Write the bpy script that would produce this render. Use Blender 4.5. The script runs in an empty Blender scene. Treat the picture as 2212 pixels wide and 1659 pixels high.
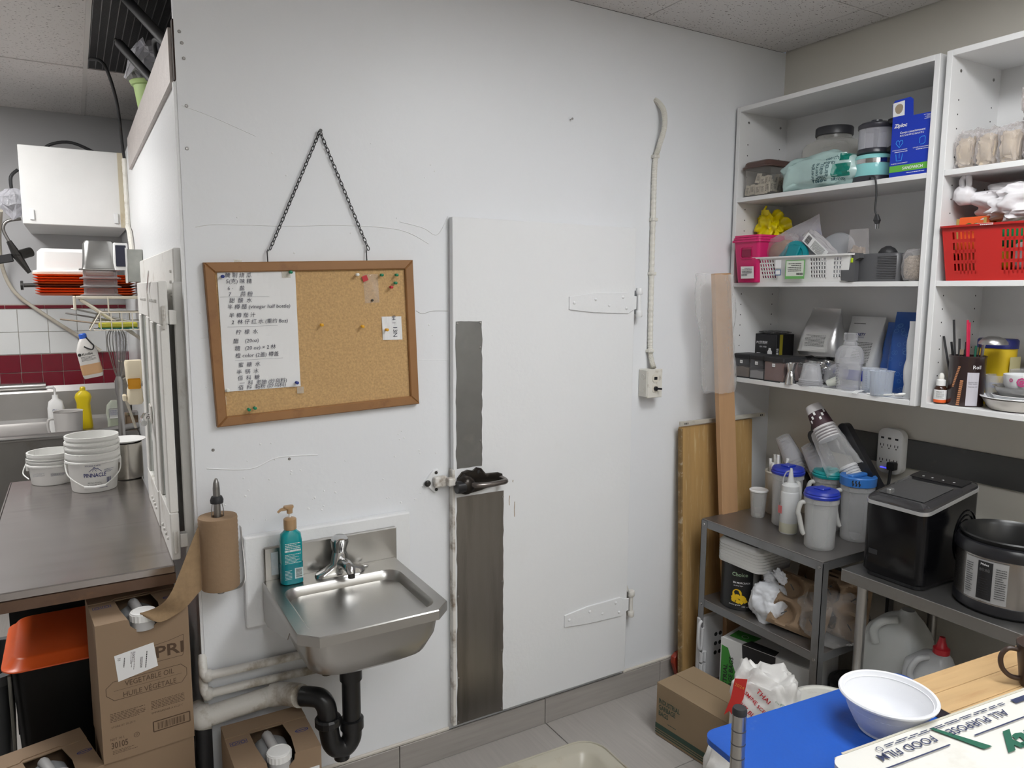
import bpy, bmesh, math, random
from mathutils import Vector as V, Matrix as Mx
from math import pi, sin, cos, radians as rad
S = bpy.context.scene
COL = S.collection
# ---------------- camera
cd = bpy.data.cameras.new('camera'); cam = bpy.data.objects.new('camera', cd); COL.objects.link(cam)
cd.sensor_width = 36; cd.lens = 25.942; cd.clip_start = .02
YAW, PITCH, ROLL = rad(30.575), rad(7.183), rad(.3132)
fw = V((sin(YAW)*cos(PITCH), cos(YAW)*cos(PITCH), -sin(PITCH)))
rt = V((cos(YAW), -sin(YAW), 0)); up = rt.cross(fw)
rt2 = cos(ROLL)*rt + sin(ROLL)*up; up2 = -sin(ROLL)*rt + cos(ROLL)*up
m3 = Mx((rt2, up2, -fw)).transposed()
cam.matrix_world = Mx.Translation((0, -2.2266, 1.65)) @ m3.to_4x4()
S.camera = cam
# ---------------- exposure, world
S.view_settings.view_transform = 'Standard'; S.view_settings.look = 'None'
S.view_settings.gamma = 1; S.view_settings.exposure = 0.30; S.view_settings.use_curve_mapping = False
w = bpy.data.worlds.new('world'); S.world = w; w.use_nodes = True
w.node_tree.nodes['Background'].inputs[0].default_value = (.75, .82, .95, 1)
w.node_tree.nodes['Background'].inputs[1].default_value = .1
LAMPS = [  # ceiling troffers: x0,y0,x1,y1,strength
    (1.265, -2.30, 1.865, -1.08, 13.5),
    (.055, -3.52, .655, -2.30, 11.0),
    (1.265, -4.13, 1.865, -3.52, 11.0),  # added panel without a known source, its broad light lifts the ambient level
    (-1.11, .59, -.5, 1.805, 17.0)]
# ---------------- materials
MATS = {}
def mat(n, c, rough=.5, metal=0, var=.06, vs=6, bump=0, bs=60, spec=.5, alpha=1, trans=0, dirt=None, da=.5, ds=3, dlo=.55, coat=0, emit=0, stretch=None):
    if n in MATS: return MATS[n]
    m = bpy.data.materials.new(n); m.use_nodes = True; MATS[n] = m
    N = m.node_tree.nodes; L = m.node_tree.links; b = N['Principled BSDF']
    c = tuple(c)+(1,)
    b.inputs['Roughness'].default_value = rough; b.inputs['Metallic'].default_value = metal
    b.inputs['Specular IOR Level'].default_value = spec; b.inputs['Alpha'].default_value = alpha
    b.inputs['Transmission Weight'].default_value = trans; b.inputs['Coat Weight'].default_value = coat
    tc = N.new('ShaderNodeTexCoord'); src = tc.outputs['Object']
    if stretch:
        mp = N.new('ShaderNodeMapping'); mp.inputs['Scale'].default_value = stretch; L.new(src, mp.inputs[0]); src = mp.outputs[0]
    nz = N.new('ShaderNodeTexNoise'); nz.inputs['Scale'].default_value = vs; nz.inputs['Detail'].default_value = 5
    L.new(src, nz.inputs['Vector'])
    mx = N.new('ShaderNodeMix'); mx.data_type = 'RGBA'
    mx.inputs[6].default_value = tuple(max(0, v*(1-var)) for v in c[:3])+(1,)
    mx.inputs[7].default_value = tuple(min(1, v*(1+var)) for v in c[:3])+(1,)
    L.new(nz.outputs[0], mx.inputs[0]); out = mx.outputs[2]
    if dirt:
        n2 = N.new('ShaderNodeTexNoise'); n2.inputs['Scale'].default_value = ds; n2.inputs['Detail'].default_value = 8; n2.inputs['Roughness'].default_value = .65
        L.new(src, n2.inputs['Vector'])
        rp = N.new('ShaderNodeMapRange'); rp.inputs[1].default_value = dlo; rp.inputs[2].default_value = dlo+.16; rp.inputs[4].default_value = da
        L.new(n2.outputs[0], rp.inputs[0])
        m2 = N.new('ShaderNodeMix'); m2.data_type = 'RGBA'; m2.inputs[7].default_value = tuple(dirt)+(1,)
        L.new(rp.outputs[0], m2.inputs[0]); L.new(out, m2.inputs[6]); out = m2.outputs[2]
    L.new(out, b.inputs['Base Color'])
    if bump:
        n3 = N.new('ShaderNodeTexNoise'); n3.inputs['Scale'].default_value = bs; n3.inputs['Detail'].default_value = 4
        L.new(src, n3.inputs['Vector'])
        bp = N.new('ShaderNodeBump'); bp.inputs['Strength'].default_value = bump; bp.inputs['Distance'].default_value = .004
        L.new(n3.outputs[0], bp.inputs['Height']); L.new(bp.outputs[0], b.inputs['Normal'])
    if emit:
        b.inputs['Emission Color'].default_value = c; b.inputs['Emission Strength'].default_value = emit
    return m
def clear(n, c=(.95, .95, .95), base=.12, fres=.5, rough=.12, bump=0, bs=25, body=0.0):
    """thin clear plastic: transparent with a fresnel sheen and a little body colour"""
    if n in MATS: return MATS[n]
    m = bpy.data.materials.new(n); m.use_nodes = True; MATS[n] = m
    N = m.node_tree.nodes; L = m.node_tree.links; b = N['Principled BSDF']
    b.inputs['Base Color'].default_value = tuple(c)+(1,); b.inputs['Roughness'].default_value = rough
    tr = N.new('ShaderNodeBsdfTransparent'); tr.inputs[0].default_value = tuple(.55+.45*v for v in c)+(1,)
    lw = N.new('ShaderNodeLayerWeight'); lw.inputs[0].default_value = .35
    ma = N.new('ShaderNodeMath'); ma.operation = 'MULTIPLY_ADD'; ma.inputs[1].default_value = fres; ma.inputs[2].default_value = base; ma.use_clamp = True
    L.new(lw.outputs['Facing'], ma.inputs[0])
    ms = N.new('ShaderNodeMixShader'); L.new(ma.outputs[0], ms.inputs[0]); L.new(tr.outputs[0], ms.inputs[1]); L.new(b.outputs[0], ms.inputs[2])
    L.new(ms.outputs[0], N['Material Output'].inputs[0])
    if bump:
        tc = N.new('ShaderNodeTexCoord'); n3 = N.new('ShaderNodeTexNoise'); n3.inputs['Scale'].default_value = bs; n3.inputs['Detail'].default_value = 3
        L.new(tc.outputs['Object'], n3.inputs['Vector'])
        bp = N.new('ShaderNodeBump'); bp.inputs['Strength'].default_value = bump; bp.inputs['Distance'].default_value = .01
        L.new(n3.outputs[0], bp.inputs['Height']); L.new(bp.outputs[0], b.inputs['Normal'])
    return m
# ---------------- mesh helpers
def B(): return bmesh.new()
def ob(name, bm, m, parent=None, loc=None, rot=None, smooth=None):
    me = bpy.data.meshes.new(name)
    if smooth is not None:
        bm.normal_update()
        for f in bm.faces: f.smooth = True
        for e in bm.edges:
            if len(e.link_faces) == 2 and e.calc_face_angle(0) > rad(smooth): e.smooth = False
    bm.to_mesh(me); bm.free()
    if m: me.materials.append(m)
    o = bpy.data.objects.new(name, me); COL.objects.link(o)
    if parent: o.parent = parent
    if loc: o.location = loc
    if rot: o.rotation_euler = rot
    return o
def tag(o, label, cat, group=None, kind=None):
    o['label'] = label; o['category'] = cat
    if group: o['group'] = group
    if kind: o['kind'] = kind
    return o
def st(o, label=None):
    o['kind'] = 'structure'
    if label: o['label'] = label
    return o
def T(name, label, cat, loc=(0, 0, 0), rz=0, group=None, rx=0, ry=0):
    o = bpy.data.objects.new(name, None); COL.objects.link(o); o.empty_display_size = .05
    o.location = loc; o.rotation_euler = (rx, ry, rz); return tag(o, label, cat, group)
def ln(me_obj, name, parent, loc=None, rot=None, scale=None):
    """another object that shares mesh data"""
    o = bpy.data.objects.new(name, me_obj.data); COL.objects.link(o); o.parent = parent
    if loc is not None: o.location = loc
    if rot is not None: o.rotation_euler = rot
    if scale is not None: o.scale = scale
    return o
def dup(root, loc, rz, label, group=None):
    r = root.copy(); COL.objects.link(r); r.location = loc; r.rotation_euler = (0, 0, rz); r['label'] = label
    if group: r['group'] = group
    for ch in list(root.children):
        c = ch.copy(); COL.objects.link(c); c.parent = r
        for g in list(ch.children):
            d = g.copy(); COL.objects.link(d); d.parent = c
    return r
def bev(bm, geom, w, seg=1):
    bmesh.ops.bevel(bm, geom=geom, offset=w, segments=seg, affect='EDGES', profile=.5)
def bx(bm, x0, y0, z0, x1, y1, z1, b=0, seg=1, M=None):
    vs = [bm.verts.new((x, y, z)) for x in (x0, x1) for y in (y0, y1) for z in (z0, z1)]
    F = [(0, 1, 3, 2), (4, 6, 7, 5), (0, 4, 5, 1), (2, 3, 7, 6), (0, 2, 6, 4), (1, 5, 7, 3)]
    fs = [bm.faces.new([vs[i] for i in f]) for f in F]
    bmesh.ops.recalc_face_normals(bm, faces=fs)
    if M: bmesh.ops.transform(bm, matrix=M, verts=vs)
    if b: bev(bm, list({e for f in fs for e in f.edges}), b, seg)
    return bm
def ring(bm, pts): return [bm.verts.new(p) for p in pts]
def bridge(bm, a, b):
    n = len(a); fs = []
    for i in range(n):
        fs.append(bm.faces.new((a[i], a[(i+1) % n], b[(i+1) % n], b[i])))
    return fs
def loft(bm, secs, cap0=True, cap1=True):
    rs = [ring(bm, s) for s in secs]
    for a, b in zip(rs, rs[1:]): bridge(bm, a, b)
    if cap0: bm.faces.new(rs[0][::-1])
    if cap1: bm.faces.new(rs[-1])
    return bm
def rr(w, d, r, z, n=4, cx=0, cy=0):
    """rounded rectangle ring"""
    r = min(r, w/2-1e-4, d/2-1e-4); P = []
    for sx, sy, a0 in ((1, 1, 0), (-1, 1, pi/2), (-1, -1, pi), (1, -1, 3*pi/2)):
        for k in range(n+1):
            a = a0+k*pi/2/n
            P.append((cx+sx*(w/2-r)+r*cos(a), cy+sy*(d/2-r)+r*sin(a), z))
    return P
def circ(r, z, n=24, cx=0, cy=0): return [(cx+r*cos(2*pi*k/n), cy+r*sin(2*pi*k/n), z) for k in range(n)]
def lathe(bm, prof, n=24, cx=0, cy=0, cap0=True, cap1=True):
    """profile (r,z) bottom to top, may turn back down inside; r=0 closes"""
    rs = []
    for r, z in prof:
        rs.append([bm.verts.new((cx, cy, z))] if r < 1e-6 else ring(bm, circ(r, z, n, cx, cy)))
    for a, b in zip(rs, rs[1:]):
        if len(a) == 1 and len(b) == 1: continue
        if len(a) == 1:
            for i in range(n): bm.faces.new((a[0], b[(i+1) % n], b[i]))
        elif len(b) == 1:
            for i in range(n): bm.faces.new((a[i], a[(i+1) % n], b[0]))
        else: bridge(bm, a, b)
    if cap0 and len(rs[0]) > 1: bm.faces.new(rs[0][::-1])
    if cap1 and len(rs[-1]) > 1: bm.faces.new(rs[-1])
    return bm
def tube(bm, pts, r, n=8, closed=False, cap=True):
    pts = [V(p) for p in pts]; R = r if isinstance(r, (list, tuple)) else [r]*len(pts)
    rs = []; N = len(pts); ref = None
    for i, p in enumerate(pts):
        if closed: t = pts[(i+1) % N]-pts[i-1]
        else: t = pts[min(i+1, N-1)]-pts[max(i-1, 0)]
        t.normalize()
        if ref is None:
            ref = t.orthogonal().normalized()
        else:
            ref = (ref-ref.dot(t)*t)
            ref = ref.normalized() if ref.length > 1e-6 else t.orthogonal().normalized()
        s = t.cross(ref)
        rs.append(ring(bm, [p+R[i]*(cos(2*pi*k/n)*ref+sin(2*pi*k/n)*s) for k in range(n)]))
    for a, b in zip(rs, rs[1:]): bridge(bm, a, b)
    if closed: bridge(bm, rs[-1], rs[0])
    elif cap: bm.faces.new(rs[0][::-1]); bm.faces.new(rs[-1])
    return bm
def cyl(bm, p0, p1, r0, r1=None, n=14): return tube(bm, [p0, p1], [r0, r0 if r1 is None else r1], n)
def spl(pts, k=6):
    """Catmull-Rom through points"""
    P = [V(p) for p in pts]; out = []
    for i in range(len(P)-1):
        p0, p1, p2, p3 = P[max(i-1, 0)], P[i], P[i+1], P[min(i+2, len(P)-1)]
        for j in range(k):
            t = j/k
            out.append(.5*((2*p1)+(p2-p0)*t+(2*p0-5*p1+4*p2-p3)*t*t+(3*p1-p0-3*p2+p3)*t**3))
    return out+[P[-1]]
def prism(bm, poly, o, u, v, n, h, b=0):
    """2D polygon extruded by h along n"""
    o, u, v, n = V(o), V(u), V(v), V(n)
    a = ring(bm, [o+u*x+v*y for x, y in poly]); c = ring(bm, [o+u*x+v*y+n*h for x, y in poly])
    fs = bridge(bm, a, c)+[bm.faces.new(a[::-1]), bm.faces.new(c)]
    bmesh.ops.recalc_face_normals(bm, faces=fs)
    if b: bev(bm, list({e for e in fs[-1].edges}), b)
    return bm
def sheet(bm, fn, nu, nv, th=0):
    """grid surface fn(u,v) u,v in 0..1"""
    g = [[bm.verts.new(fn(i/nu, j/nv)) for j in range(nv+1)] for i in range(nu+1)]
    for i in range(nu):
        for j in range(nv): bm.faces.new((g[i][j], g[i+1][j], g[i+1][j+1], g[i][j+1]))
    if th:
        bm.normal_update(); bmesh.ops.solidify(bm, geom=bm.faces[:], thickness=th)
    return bm
def jit(bm, a, seed=1):
    R = random.Random(seed)
    for v in bm.verts: v.co += V((R.uniform(-a, a), R.uniform(-a, a), R.uniform(-a, a)))
    return bm
# lettering -------------------------------------------------
TXC = {}
def tmesh(s, bold=0, shear=0, sx=1):
    cu = bpy.data.curves.new('lettering', 'FONT'); cu.body = s; cu.align_x = 'CENTER'; cu.align_y = 'CENTER'; cu.size = 1
    cu.resolution_u = 2; cu.offset = bold; cu.shear = shear
    o = bpy.data.objects.new('lettering', cu); COL.objects.link(o)
    bpy.context.view_layer.update()
    me = bpy.data.meshes.new_from_object(o.evaluated_get(bpy.context.evaluated_depsgraph_get()))
    bpy.data.objects.remove(o); bpy.data.curves.remove(cu)
    return me
def txt(s, m, parent, o, r, u, size=None, w=None, h=None, bold=0, shear=0, name='lettering', cylr=None, left=False):
    """flat lettering centred at o, right r, up u; cylr=(cx,cy,R): wrapped on a vertical cylinder, o=(angle,z)"""
    me = tmesh(s, bold, shear)
    xs = [v.co.x for v in me.vertices]; ys = [v.co.y for v in me.vertices]
    if not xs: return None
    W, H = max(xs)-min(xs), max(ys)-min(ys); mx_, my_ = (max(xs)+min(xs))/2, (max(ys)+min(ys))/2
    sx = sy = size or 1
    if w: sx = w/W; sy = sx
    if h: sy = h/H
    if h and not w: sx = sy
    if left: mx_ = min(xs)
    if cylr:
        cx, cy, R = cylr[:3]; tp = cylr[3] if len(cylr) > 3 else 0
        for v in me.vertices:
            z = o[1]+(v.co.y-my_)*sy; R2 = R+tp*(z-o[1])
            a = o[0]+(v.co.x-mx_)*sx/R
            v.co = (cx+R2*cos(a), cy+R2*sin(a), z)
    else:
        o, r, u = V(o), V(r).normalized(), V(u).normalized()
        for v in me.vertices: v.co = o+r*((v.co.x-mx_)*sx)+u*((v.co.y-my_)*sy)
    me.name = name; me.materials.clear(); me.materials.append(m)
    ob_ = bpy.data.objects.new(name, me); COL.objects.link(ob_); ob_.parent = parent
    return ob_
def quads(name, m, parent, rects, o, r, u):
    """flat printed shapes: rects (x0,y0,x1,y1) or polygons in the frame o,r,u"""
    bm = B(); o, r, u = V(o), V(r).normalized(), V(u).normalized()
    for q in rects:
        if not isinstance(q[0], (tuple, list)): q = [(q[0], q[1]), (q[2], q[1]), (q[2], q[3]), (q[0], q[3])]
        bm.faces.new(ring(bm, [o+r*a+u*b for a, b in q]))
    return ob(name, bm, m, parent)
def smallprint(w, h, n, seed=1, fill=.55, x=0, y=0):
    R = random.Random(seed); out = []
    for i in range(n):
        yy = y+h/2-(i+.5)*h/n; xx = x-w/2; end = x+w/2*(1 if R.random() < .7 else R.uniform(.1, .9))
        while xx < end:
            l = R.uniform(.04, .12)*w; out.append((xx, yy-h/n*fill/2, min(xx+l, end), yy+h/n*fill/2)); xx += l+.02*w
    return out
def barcode(w, h, x=0, y=0, seed=3, n=22):
    R = random.Random(seed); ws = [R.choice((1, 1, 2, 3)) for _ in range(2*n)]; t = sum(ws); out = []; xx = x-w/2
    for i, k in enumerate(ws):
        d = k*w/t
        if i % 2 == 0: out.append((xx, y-h/2, xx+d, y+h/2))
        xx += d
    return out
def ringpoly(r0, r1, n=20, x=0, y=0, ex=1):
    return [[(x+ex*r*cos(a), y+r*sin(a)) for r, a in ((r0, 2*pi*k/n), (r1, 2*pi*k/n), (r1, 2*pi*(k+1)/n), (r0, 2*pi*(k+1)/n))] for k in range(n)]
def stroke(pts, w):
    out = []
    for (x0, y0), (x1, y1) in zip(pts, pts[1:]):
        d = V((x1-x0, y1-y0)); 
        if d.length < 1e-9: continue
        d.normalize(); nx, ny = -d.y*w/2, d.x*w/2
        out.append([(x0+nx, y0+ny), (x0-nx, y0-ny), (x1-nx, y1-ny), (x1+nx, y1+ny)])
    return out
X, Y, Z = V((1, 0, 0)), V((0, 1, 0)), V((0, 0, 1))
# common materials
WHITEP = mat('white_gloss_paint', (.80, .81, .82), .38, bump=.25, bs=90, var=.015)
STEEL = mat('brushed_steel', (.42, .41, .40), .34, 1, var=.12, vs=4, dirt=(.25, .23, .21), da=.25, ds=2)
STEELD = mat('dull_steel', (.30, .29, .28), .42, 1, var=.15, vs=5, dirt=(.18, .15, .12), da=.5, ds=5)
CHROME = mat('chrome', (.62, .62, .62), .14, 1, var=.05)
BLACKP = mat('black_plastic', (.012, .012, .014), .28, var=.2)
BLACKM = mat('black_matte', (.02, .02, .022), .55, var=.2)
DARKM = mat('dark_metal', (.06, .058, .055), .4, .8, var=.2)
INK = mat('black_ink', (.02, .02, .02), .6, var=0)
INKB = mat('blue_ink', (.02, .03, .16), .6, var=0)
PAPER = mat('white_paper', (.80, .80, .80), .8, var=.02)
PLW = mat('white_plastic', (.80, .80, .79), .35, var=.02)
CARD = mat('cardboard', (.275, .188, .118), .75, var=.05, vs=3, bump=.06, bs=30)
SCREW = mat('screw_metal', (.35, .34, .33), .35, 1, var=.1)
# =====================================================================  THE SETTING
XR, ZC, YB, XS = 2.65, 2.65, 2.87, .27     # right wall, ceiling, kitchen wall, cooler side
WALLM = mat('painted_wall', (.79, .805, .83), .42, bump=.14, bs=45, var=.02, vs=2, dirt=(.74, .74, .72), da=.25, ds=1.5)
CREAM = mat('cream_wall_paint', (.72, .69, .62), .7, bump=.05, bs=60, var=.02, vs=2)
GREYW = mat('grey_wall_paint', (.55, .55, .56), .6, bump=.04, var=.03, vs=2)
FT = mat('floor_tile_grey', (.40, .375, .35), .42, var=.14, vs=7, stretch=(14, .8, 1), dirt=(.52, .50, .47), da=.35, ds=2.2, dlo=.56)
BBT = mat('baseboard_tile', (.36, .335, .31), .45, var=.14, vs=5, stretch=(1, 1, 14), dirt=(.24, .22, .2), da=.35, ds=3)
GROUT = mat('grout_dark', (.10, .09, .085), .9)
CT = mat('ceiling_tile', (.70, .675, .66), .9, bump=.25, bs=250, var=.03)
# pinholes of the ceiling tile
def fissured(m):
    N = m.node_tree.nodes; L = m.node_tree.links; b = N['Principled BSDF']
    tc = N.new('ShaderNodeTexCoord'); mp = N.new('ShaderNodeMapping'); mp.inputs['Scale'].default_value = (1, 1.7, 1); L.new(tc.outputs['Object'], mp.inputs[0])
    vo = N.new('ShaderNodeTexNoise'); vo.inputs['Scale'].default_value = 95; vo.inputs['Detail'].default_value = 1; L.new(mp.outputs[0], vo.inputs['Vector'])
    r = N.new('ShaderNodeMapRange'); r.inputs[1].default_value = .66; r.inputs[2].default_value = .70; L.new(vo.outputs[0], r.inputs[0])
    mx = N.new('ShaderNodeMix'); mx.data_type = 'RGBA'; mx.inputs[7].default_value = (.2, .18, .17, 1)
    old = b.inputs['Base Color'].links[0].from_socket
    L.new(r.outputs[0], mx.inputs[0]); L.new(old, mx.inputs[6]); L.new(mx.outputs[2], b.inputs['Base Color'])
fissured(CT)
XL, YF = -2.7, -4.3
fl = st(ob('floor', bx(B(), XL-.1, YF-.1, -.1, XR+.1, YB+.1, -.008), GROUT))
pt = None
xs = [1.469+.595*k for k in range(-7, 3)]; ys = [-.461-.595*k for k in range(7)]
def tile_row(ya, yb, xs_, parent, nm='floor_tile'):
    global pt
    for a, b_ in zip(xs_, xs_[1:]):
        b_ = min(b_, XR)
        if b_-a < .02: continue
        o = ob(nm, bx(B(), a+.0015, ya+.0015, -.008, b_-.0015, yb-.0015, 0, .001), FT, parent)
for ya, yb in [(-.461, -.001)]+[(y-.595, y) for y in ys]: tile_row(ya, yb, xs, fl)
for k in range(5): tile_row(-.001+.595*k, -.001+.595*(k+1), [XL+.06]+[v for v in xs if v < .2]+[.30], fl)
# walls
st(ob('wall_front', bx(B(), XS, 0, 0, XR+.06, .03, ZC), WALLM), 'white painted cooler wall panel with door')
wf = bpy.data.objects['wall_front']
st(ob('wall_right', bx(B(), XR, YF, 0, XR+.1, 0, ZC+.1), CREAM))
wl = st(ob('wall_left', bx(B(), XS, .0301, 0, XS+.06, YB, 2.345), WHITEP), 'white side of the walk-in cooler')
wr = st(ob('wall_rear', bx(B(), XL, YB, 0, XR, YB+.1, ZC+.1), GREYW), 'kitchen wall with red and white tiles')
st(ob('wall_behind', bx(B(), XL, YF-.1, 0, XR+.1, YF, ZC+.1), CREAM))
st(ob('wall_outer', bx(B(), XL-.1, YF-.1, 0, XL, YB+.1, ZC+.1), GREYW))
# cooler roof and textured metal trim strip along its side
CKB = mat('galvanised_trim', (.50, .46, .44), .5, .3, bump=.5, bs=120, var=.15, vs=30)
st(ob('trim_1', bx(B(), XS-.012, .033, 2.205, XS, 1.75, 2.345), CKB), 'textured grey metal strip along the cooler top')
st(ob('trim_2', bx(B(), XS+.06, .0301, 2.30, XR, YB, 2.33), mat('cooler_roof', (.25, .23, .21), .8)), 'dusty cooler roof')
st(ob('trim_3', bx(B(), XS-.008, .002, .0, XS, .028, 2.20), WHITEP), 'white corner strip of cooler wall')
st(ob('trim_4', bx(B(), XS-.004, .004, 2.206, XS, .03, 2.36), mat('dark_wood_edge', (.05, .03, .025), .7)), 'dark exposed edge at wall corner')
# ceiling
PLEN = mat('plenum_dark', (.02, .02, .02), .9)
ce = st(ob('ceiling', bx(B(), XL, YF, ZC+.012, XR, YB, ZC+.1), PLEN))
def ctile(x0, y0, x1, y1, dz=0):
    g = .0022
    return ob('ceiling_tile', bx(B(), x0+g, y0+g, ZC+dz, x1-g, y1-g, ZC+.0119, .001), CT, ce)
gx = [2.65, 2.475, 1.87, 1.265, .66, .055, -.55, -1.155, -1.76, -2.365, XL]; gy = [0, -.472, -1.08, -2.30, -3.52, -4.13, YF]
for a, b_ in zip(gx[1:], gx):
    for c, d in zip(gy[1:], gy):
        if any(abs((a+b_)/2-(l[0]+l[2])/2) < .1 and abs((c+d)/2-(l[1]+l[3])/2) < .3 for l in LAMPS): continue
        ctile(a, c, b_-(.015 if b_ == 2.65 else 0), d)
kx = [.72, .107, -.5, -1.11, -1.72, -2.33, XL]; ky = [0, .59, 1.805, YB]
for i, (a, b_) in enumerate(zip(kx[1:], kx)):
    for c, d in zip(ky, ky[1:]):
        if i == 0 and c == .59: continue
        if any(a < (l[0]+l[2])/2 < b_ and c < (l[1]+l[3])/2 < d for l in LAMPS[3:]): 
            continue
        ctile(a, c, b_, d)
for nm, q in (('ceiling_bar', (.098, 0, .116, YB)), ('ceiling_bar', (-.509, 0, -.491, YB)), ('ceiling_bar', (-1.7, 1.796, .70, 1.800)), ):
    ob(nm, bx(B(), q[0], q[1], ZC-.004, q[2], q[3], ZC+.004), mat('t_bar', (.62, .60, .58), .5), ce)
# dark egg-crate return-air grille
bm = B()
for k in range(22): bx(bm, .118+.0275*k, .60, ZC-.003, .1205+.0275*k, 1.795, ZC+.011)
for k in range(150): bx(bm, .118, .60+.008*k, ZC, .71, .6016+.008*k, ZC+.009)
ob('air_grille', bm, mat('grille_grey', (.16, .16, .17), .4, .6), ce)['label'] = 'dark grey egg-crate air grille in ceiling'
# ceiling lamps, all above the frame; the square one is added for ambient light
for i, (x0, y0, x1, y1, s) in enumerate(LAMPS):
    t = T('ceiling_light', ['flush ceiling light panel above the cooler door', 'flush ceiling light panel behind the camera', 'unseen square ceiling light panel added behind the camera to raise the ambient light', 'flush ceiling light panel over the kitchen aisle'][i], 'light', ((x0+x1)/2, (y0+y1)/2, ZC-.012))
    w_, d_ = (x1-x0)/2, (y1-y0)/2; bm = B()
    for q in ((-w_, -d_, w_, -d_+.03), (-w_, d_-.03, w_, d_), (-w_, -d_+.03, -w_+.03, d_-.03), (w_-.03, -d_+.03, w_, d_-.03)): bx(bm, q[0], q[1], 0, q[2], q[3], .022)
    ob('frame', bm, PLW, t)
    ob('diffuser', bx(B(), -w_+.03, -d_+.03, .006, w_-.03, d_-.03, .012), mat('lamp_diffuser_%d' % i, (1, .99, .975) if i == 3 else (.975, .99, 1), emit=s), t)
# baseboard of floor tile, front wall
bb = st(ob('baseboard_front', bx(B(), XS, -.004, 0, XR, -.0001, .098), GROUT))
jx = [.275, .87, 1.465, 2.044, XR-.001]
for a, b_ in zip(jx, jx[1:]): ob('baseboard_tile', bx(B(), a+.0012, -.012, .0005, b_-.0012, -.0041, .1, .0015), BBT, bb)
st(ob('trim_5', bx(B(), XS, -.011, .1005, 1.06, -.0001, .112, .003), mat('caulk', (.62, .58, .52), .6, dirt=(.4, .36, .3), ds=20, da=.5)), 'dirty caulk line above baseboard')
st(ob('trim_6', bx(B(), 1.845, -.011, .1005, XR, -.0001, .112, .003), MATS['caulk']), 'cream caulk line above baseboard right of door')
# kitchen wall tiles: each tile a piece
WT = mat('white_wall_tile', (.74, .75, .75), .2, var=.03); RT = mat('maroon_wall_tile', (.17, .006, .02), .2, var=.12, vs=20)
gt = ob('grout_bed', bx(B(), -1.2, YB-.006, .9, .69, YB-.0001, 1.56), mat('grout_light', (.5, .46, .42), .9), wr)
def wtile(x0, z0, x1, z1, m): ob('wall_tile', bx(B(), x0+.0013, YB-.011, z0+.0013, x1-.0013, YB-.0061, z1-.0013, .0015), m, wr)
for k in range(9):
    x0 = -.735+.1465*k+.011
    for z0, z1 in ((1.257+.015, 1.40), (1.40, 1.531)): wtile(x0, z0, x0+.1465, z1, WT)
    wtile(-.72+.146*k*1.3, 1.533, -.72+.146*1.3*(k+1), 1.555, RT)
for k in range(12):
    x0 = -.70+.1035*k
    for z0, z1 in ((1.166, 1.27), (1.062, 1.165), (.96, 1.06)): wtile(x0, z0, x0+.1035, z1, RT)
# wall screws and a nail
for x, z in ((.283, 2.329), (.288, 2.301), (.291, 2.262), (.292, 2.14), (.288, 2.028), (.319, 1.192), (.534, 1.142)):
    o = ob('screw', lathe(B(), [(.0045, 0), (.0045, .001), (.003, .0022), (.0012, .0022), (.001, .001), (0, .001)], 10), SCREW, wf, (x, -.0001, z), (pi/2, 0, 0))
ob('nail', lathe(B(), [(.0015, 0), (.0015, .012), (.004, .0125), (.004, .014), (0, .014)], 8), SCREW, wf, (1.549, 0, 2.253), (pi/2, 0, 0))
# old paint ridges and cracks in the wall paint
RIDGE = mat('paint_ridge', (.80, .81, .82), .4, var=.02)
def ridge(pts, r=.0016, m=RIDGE): ob('paint_ridge', tube(B(), spl(pts, 5), r, 5), m, wf)
ridge([(.28, -.0003, 2.14), (.36, -.0003, 2.118), (.47, -.0003, 2.08)], .001)
ridge([(.30, -.0003, 1.82), (.36, -.0003, 1.83), (.55, -.0003, 1.835), (.72, -.0003, 1.845), (.9, -.0003, 1.84), (1.0, -.0003, 1.80)], .0015)
ridge([(.9, -.0003, 1.865), (.98, -.0003, 1.85), (1.03, -.0003, 1.83), (1.068, -.0003, 1.89)], .0015)
ridge([(.952, -.0002, 1.585), (.975, -.0002, 1.575), (1.01, -.0002, 1.583), (1.066, -.0002, 1.583)], .0008, mat('crack_grey', (.35, .34, .33), .8))
ridge([(.30, -.0003, 1.515), (.345, -.0003, 1.515)], .001); ridge([(.96, -.0003, 1.425), (1.066, -.0003, 1.42)], .001)
ridge([(.30, -.0003, 1.14), (.42, -.0003, 1.125), (.5, -.0003, 1.15), (.62, -.0003, 1.145)], .0018)
R_ = random.Random(5)
for k in range(70):
    x, z = R_.uniform(.3, 1.04), R_.uniform(.5, 2.1)
    if k % 2: x, z = R_.uniform(.3, 1.0), R_.uniform(.95, 1.2)
    ob('paint_blob', lathe(B(), [(R_.uniform(.0015, .004), 0), (.001, .0012), (0, .0015)], 7), RIDGE, wf, (x, -.0001, z), (pi/2, 0, 0))
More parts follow.
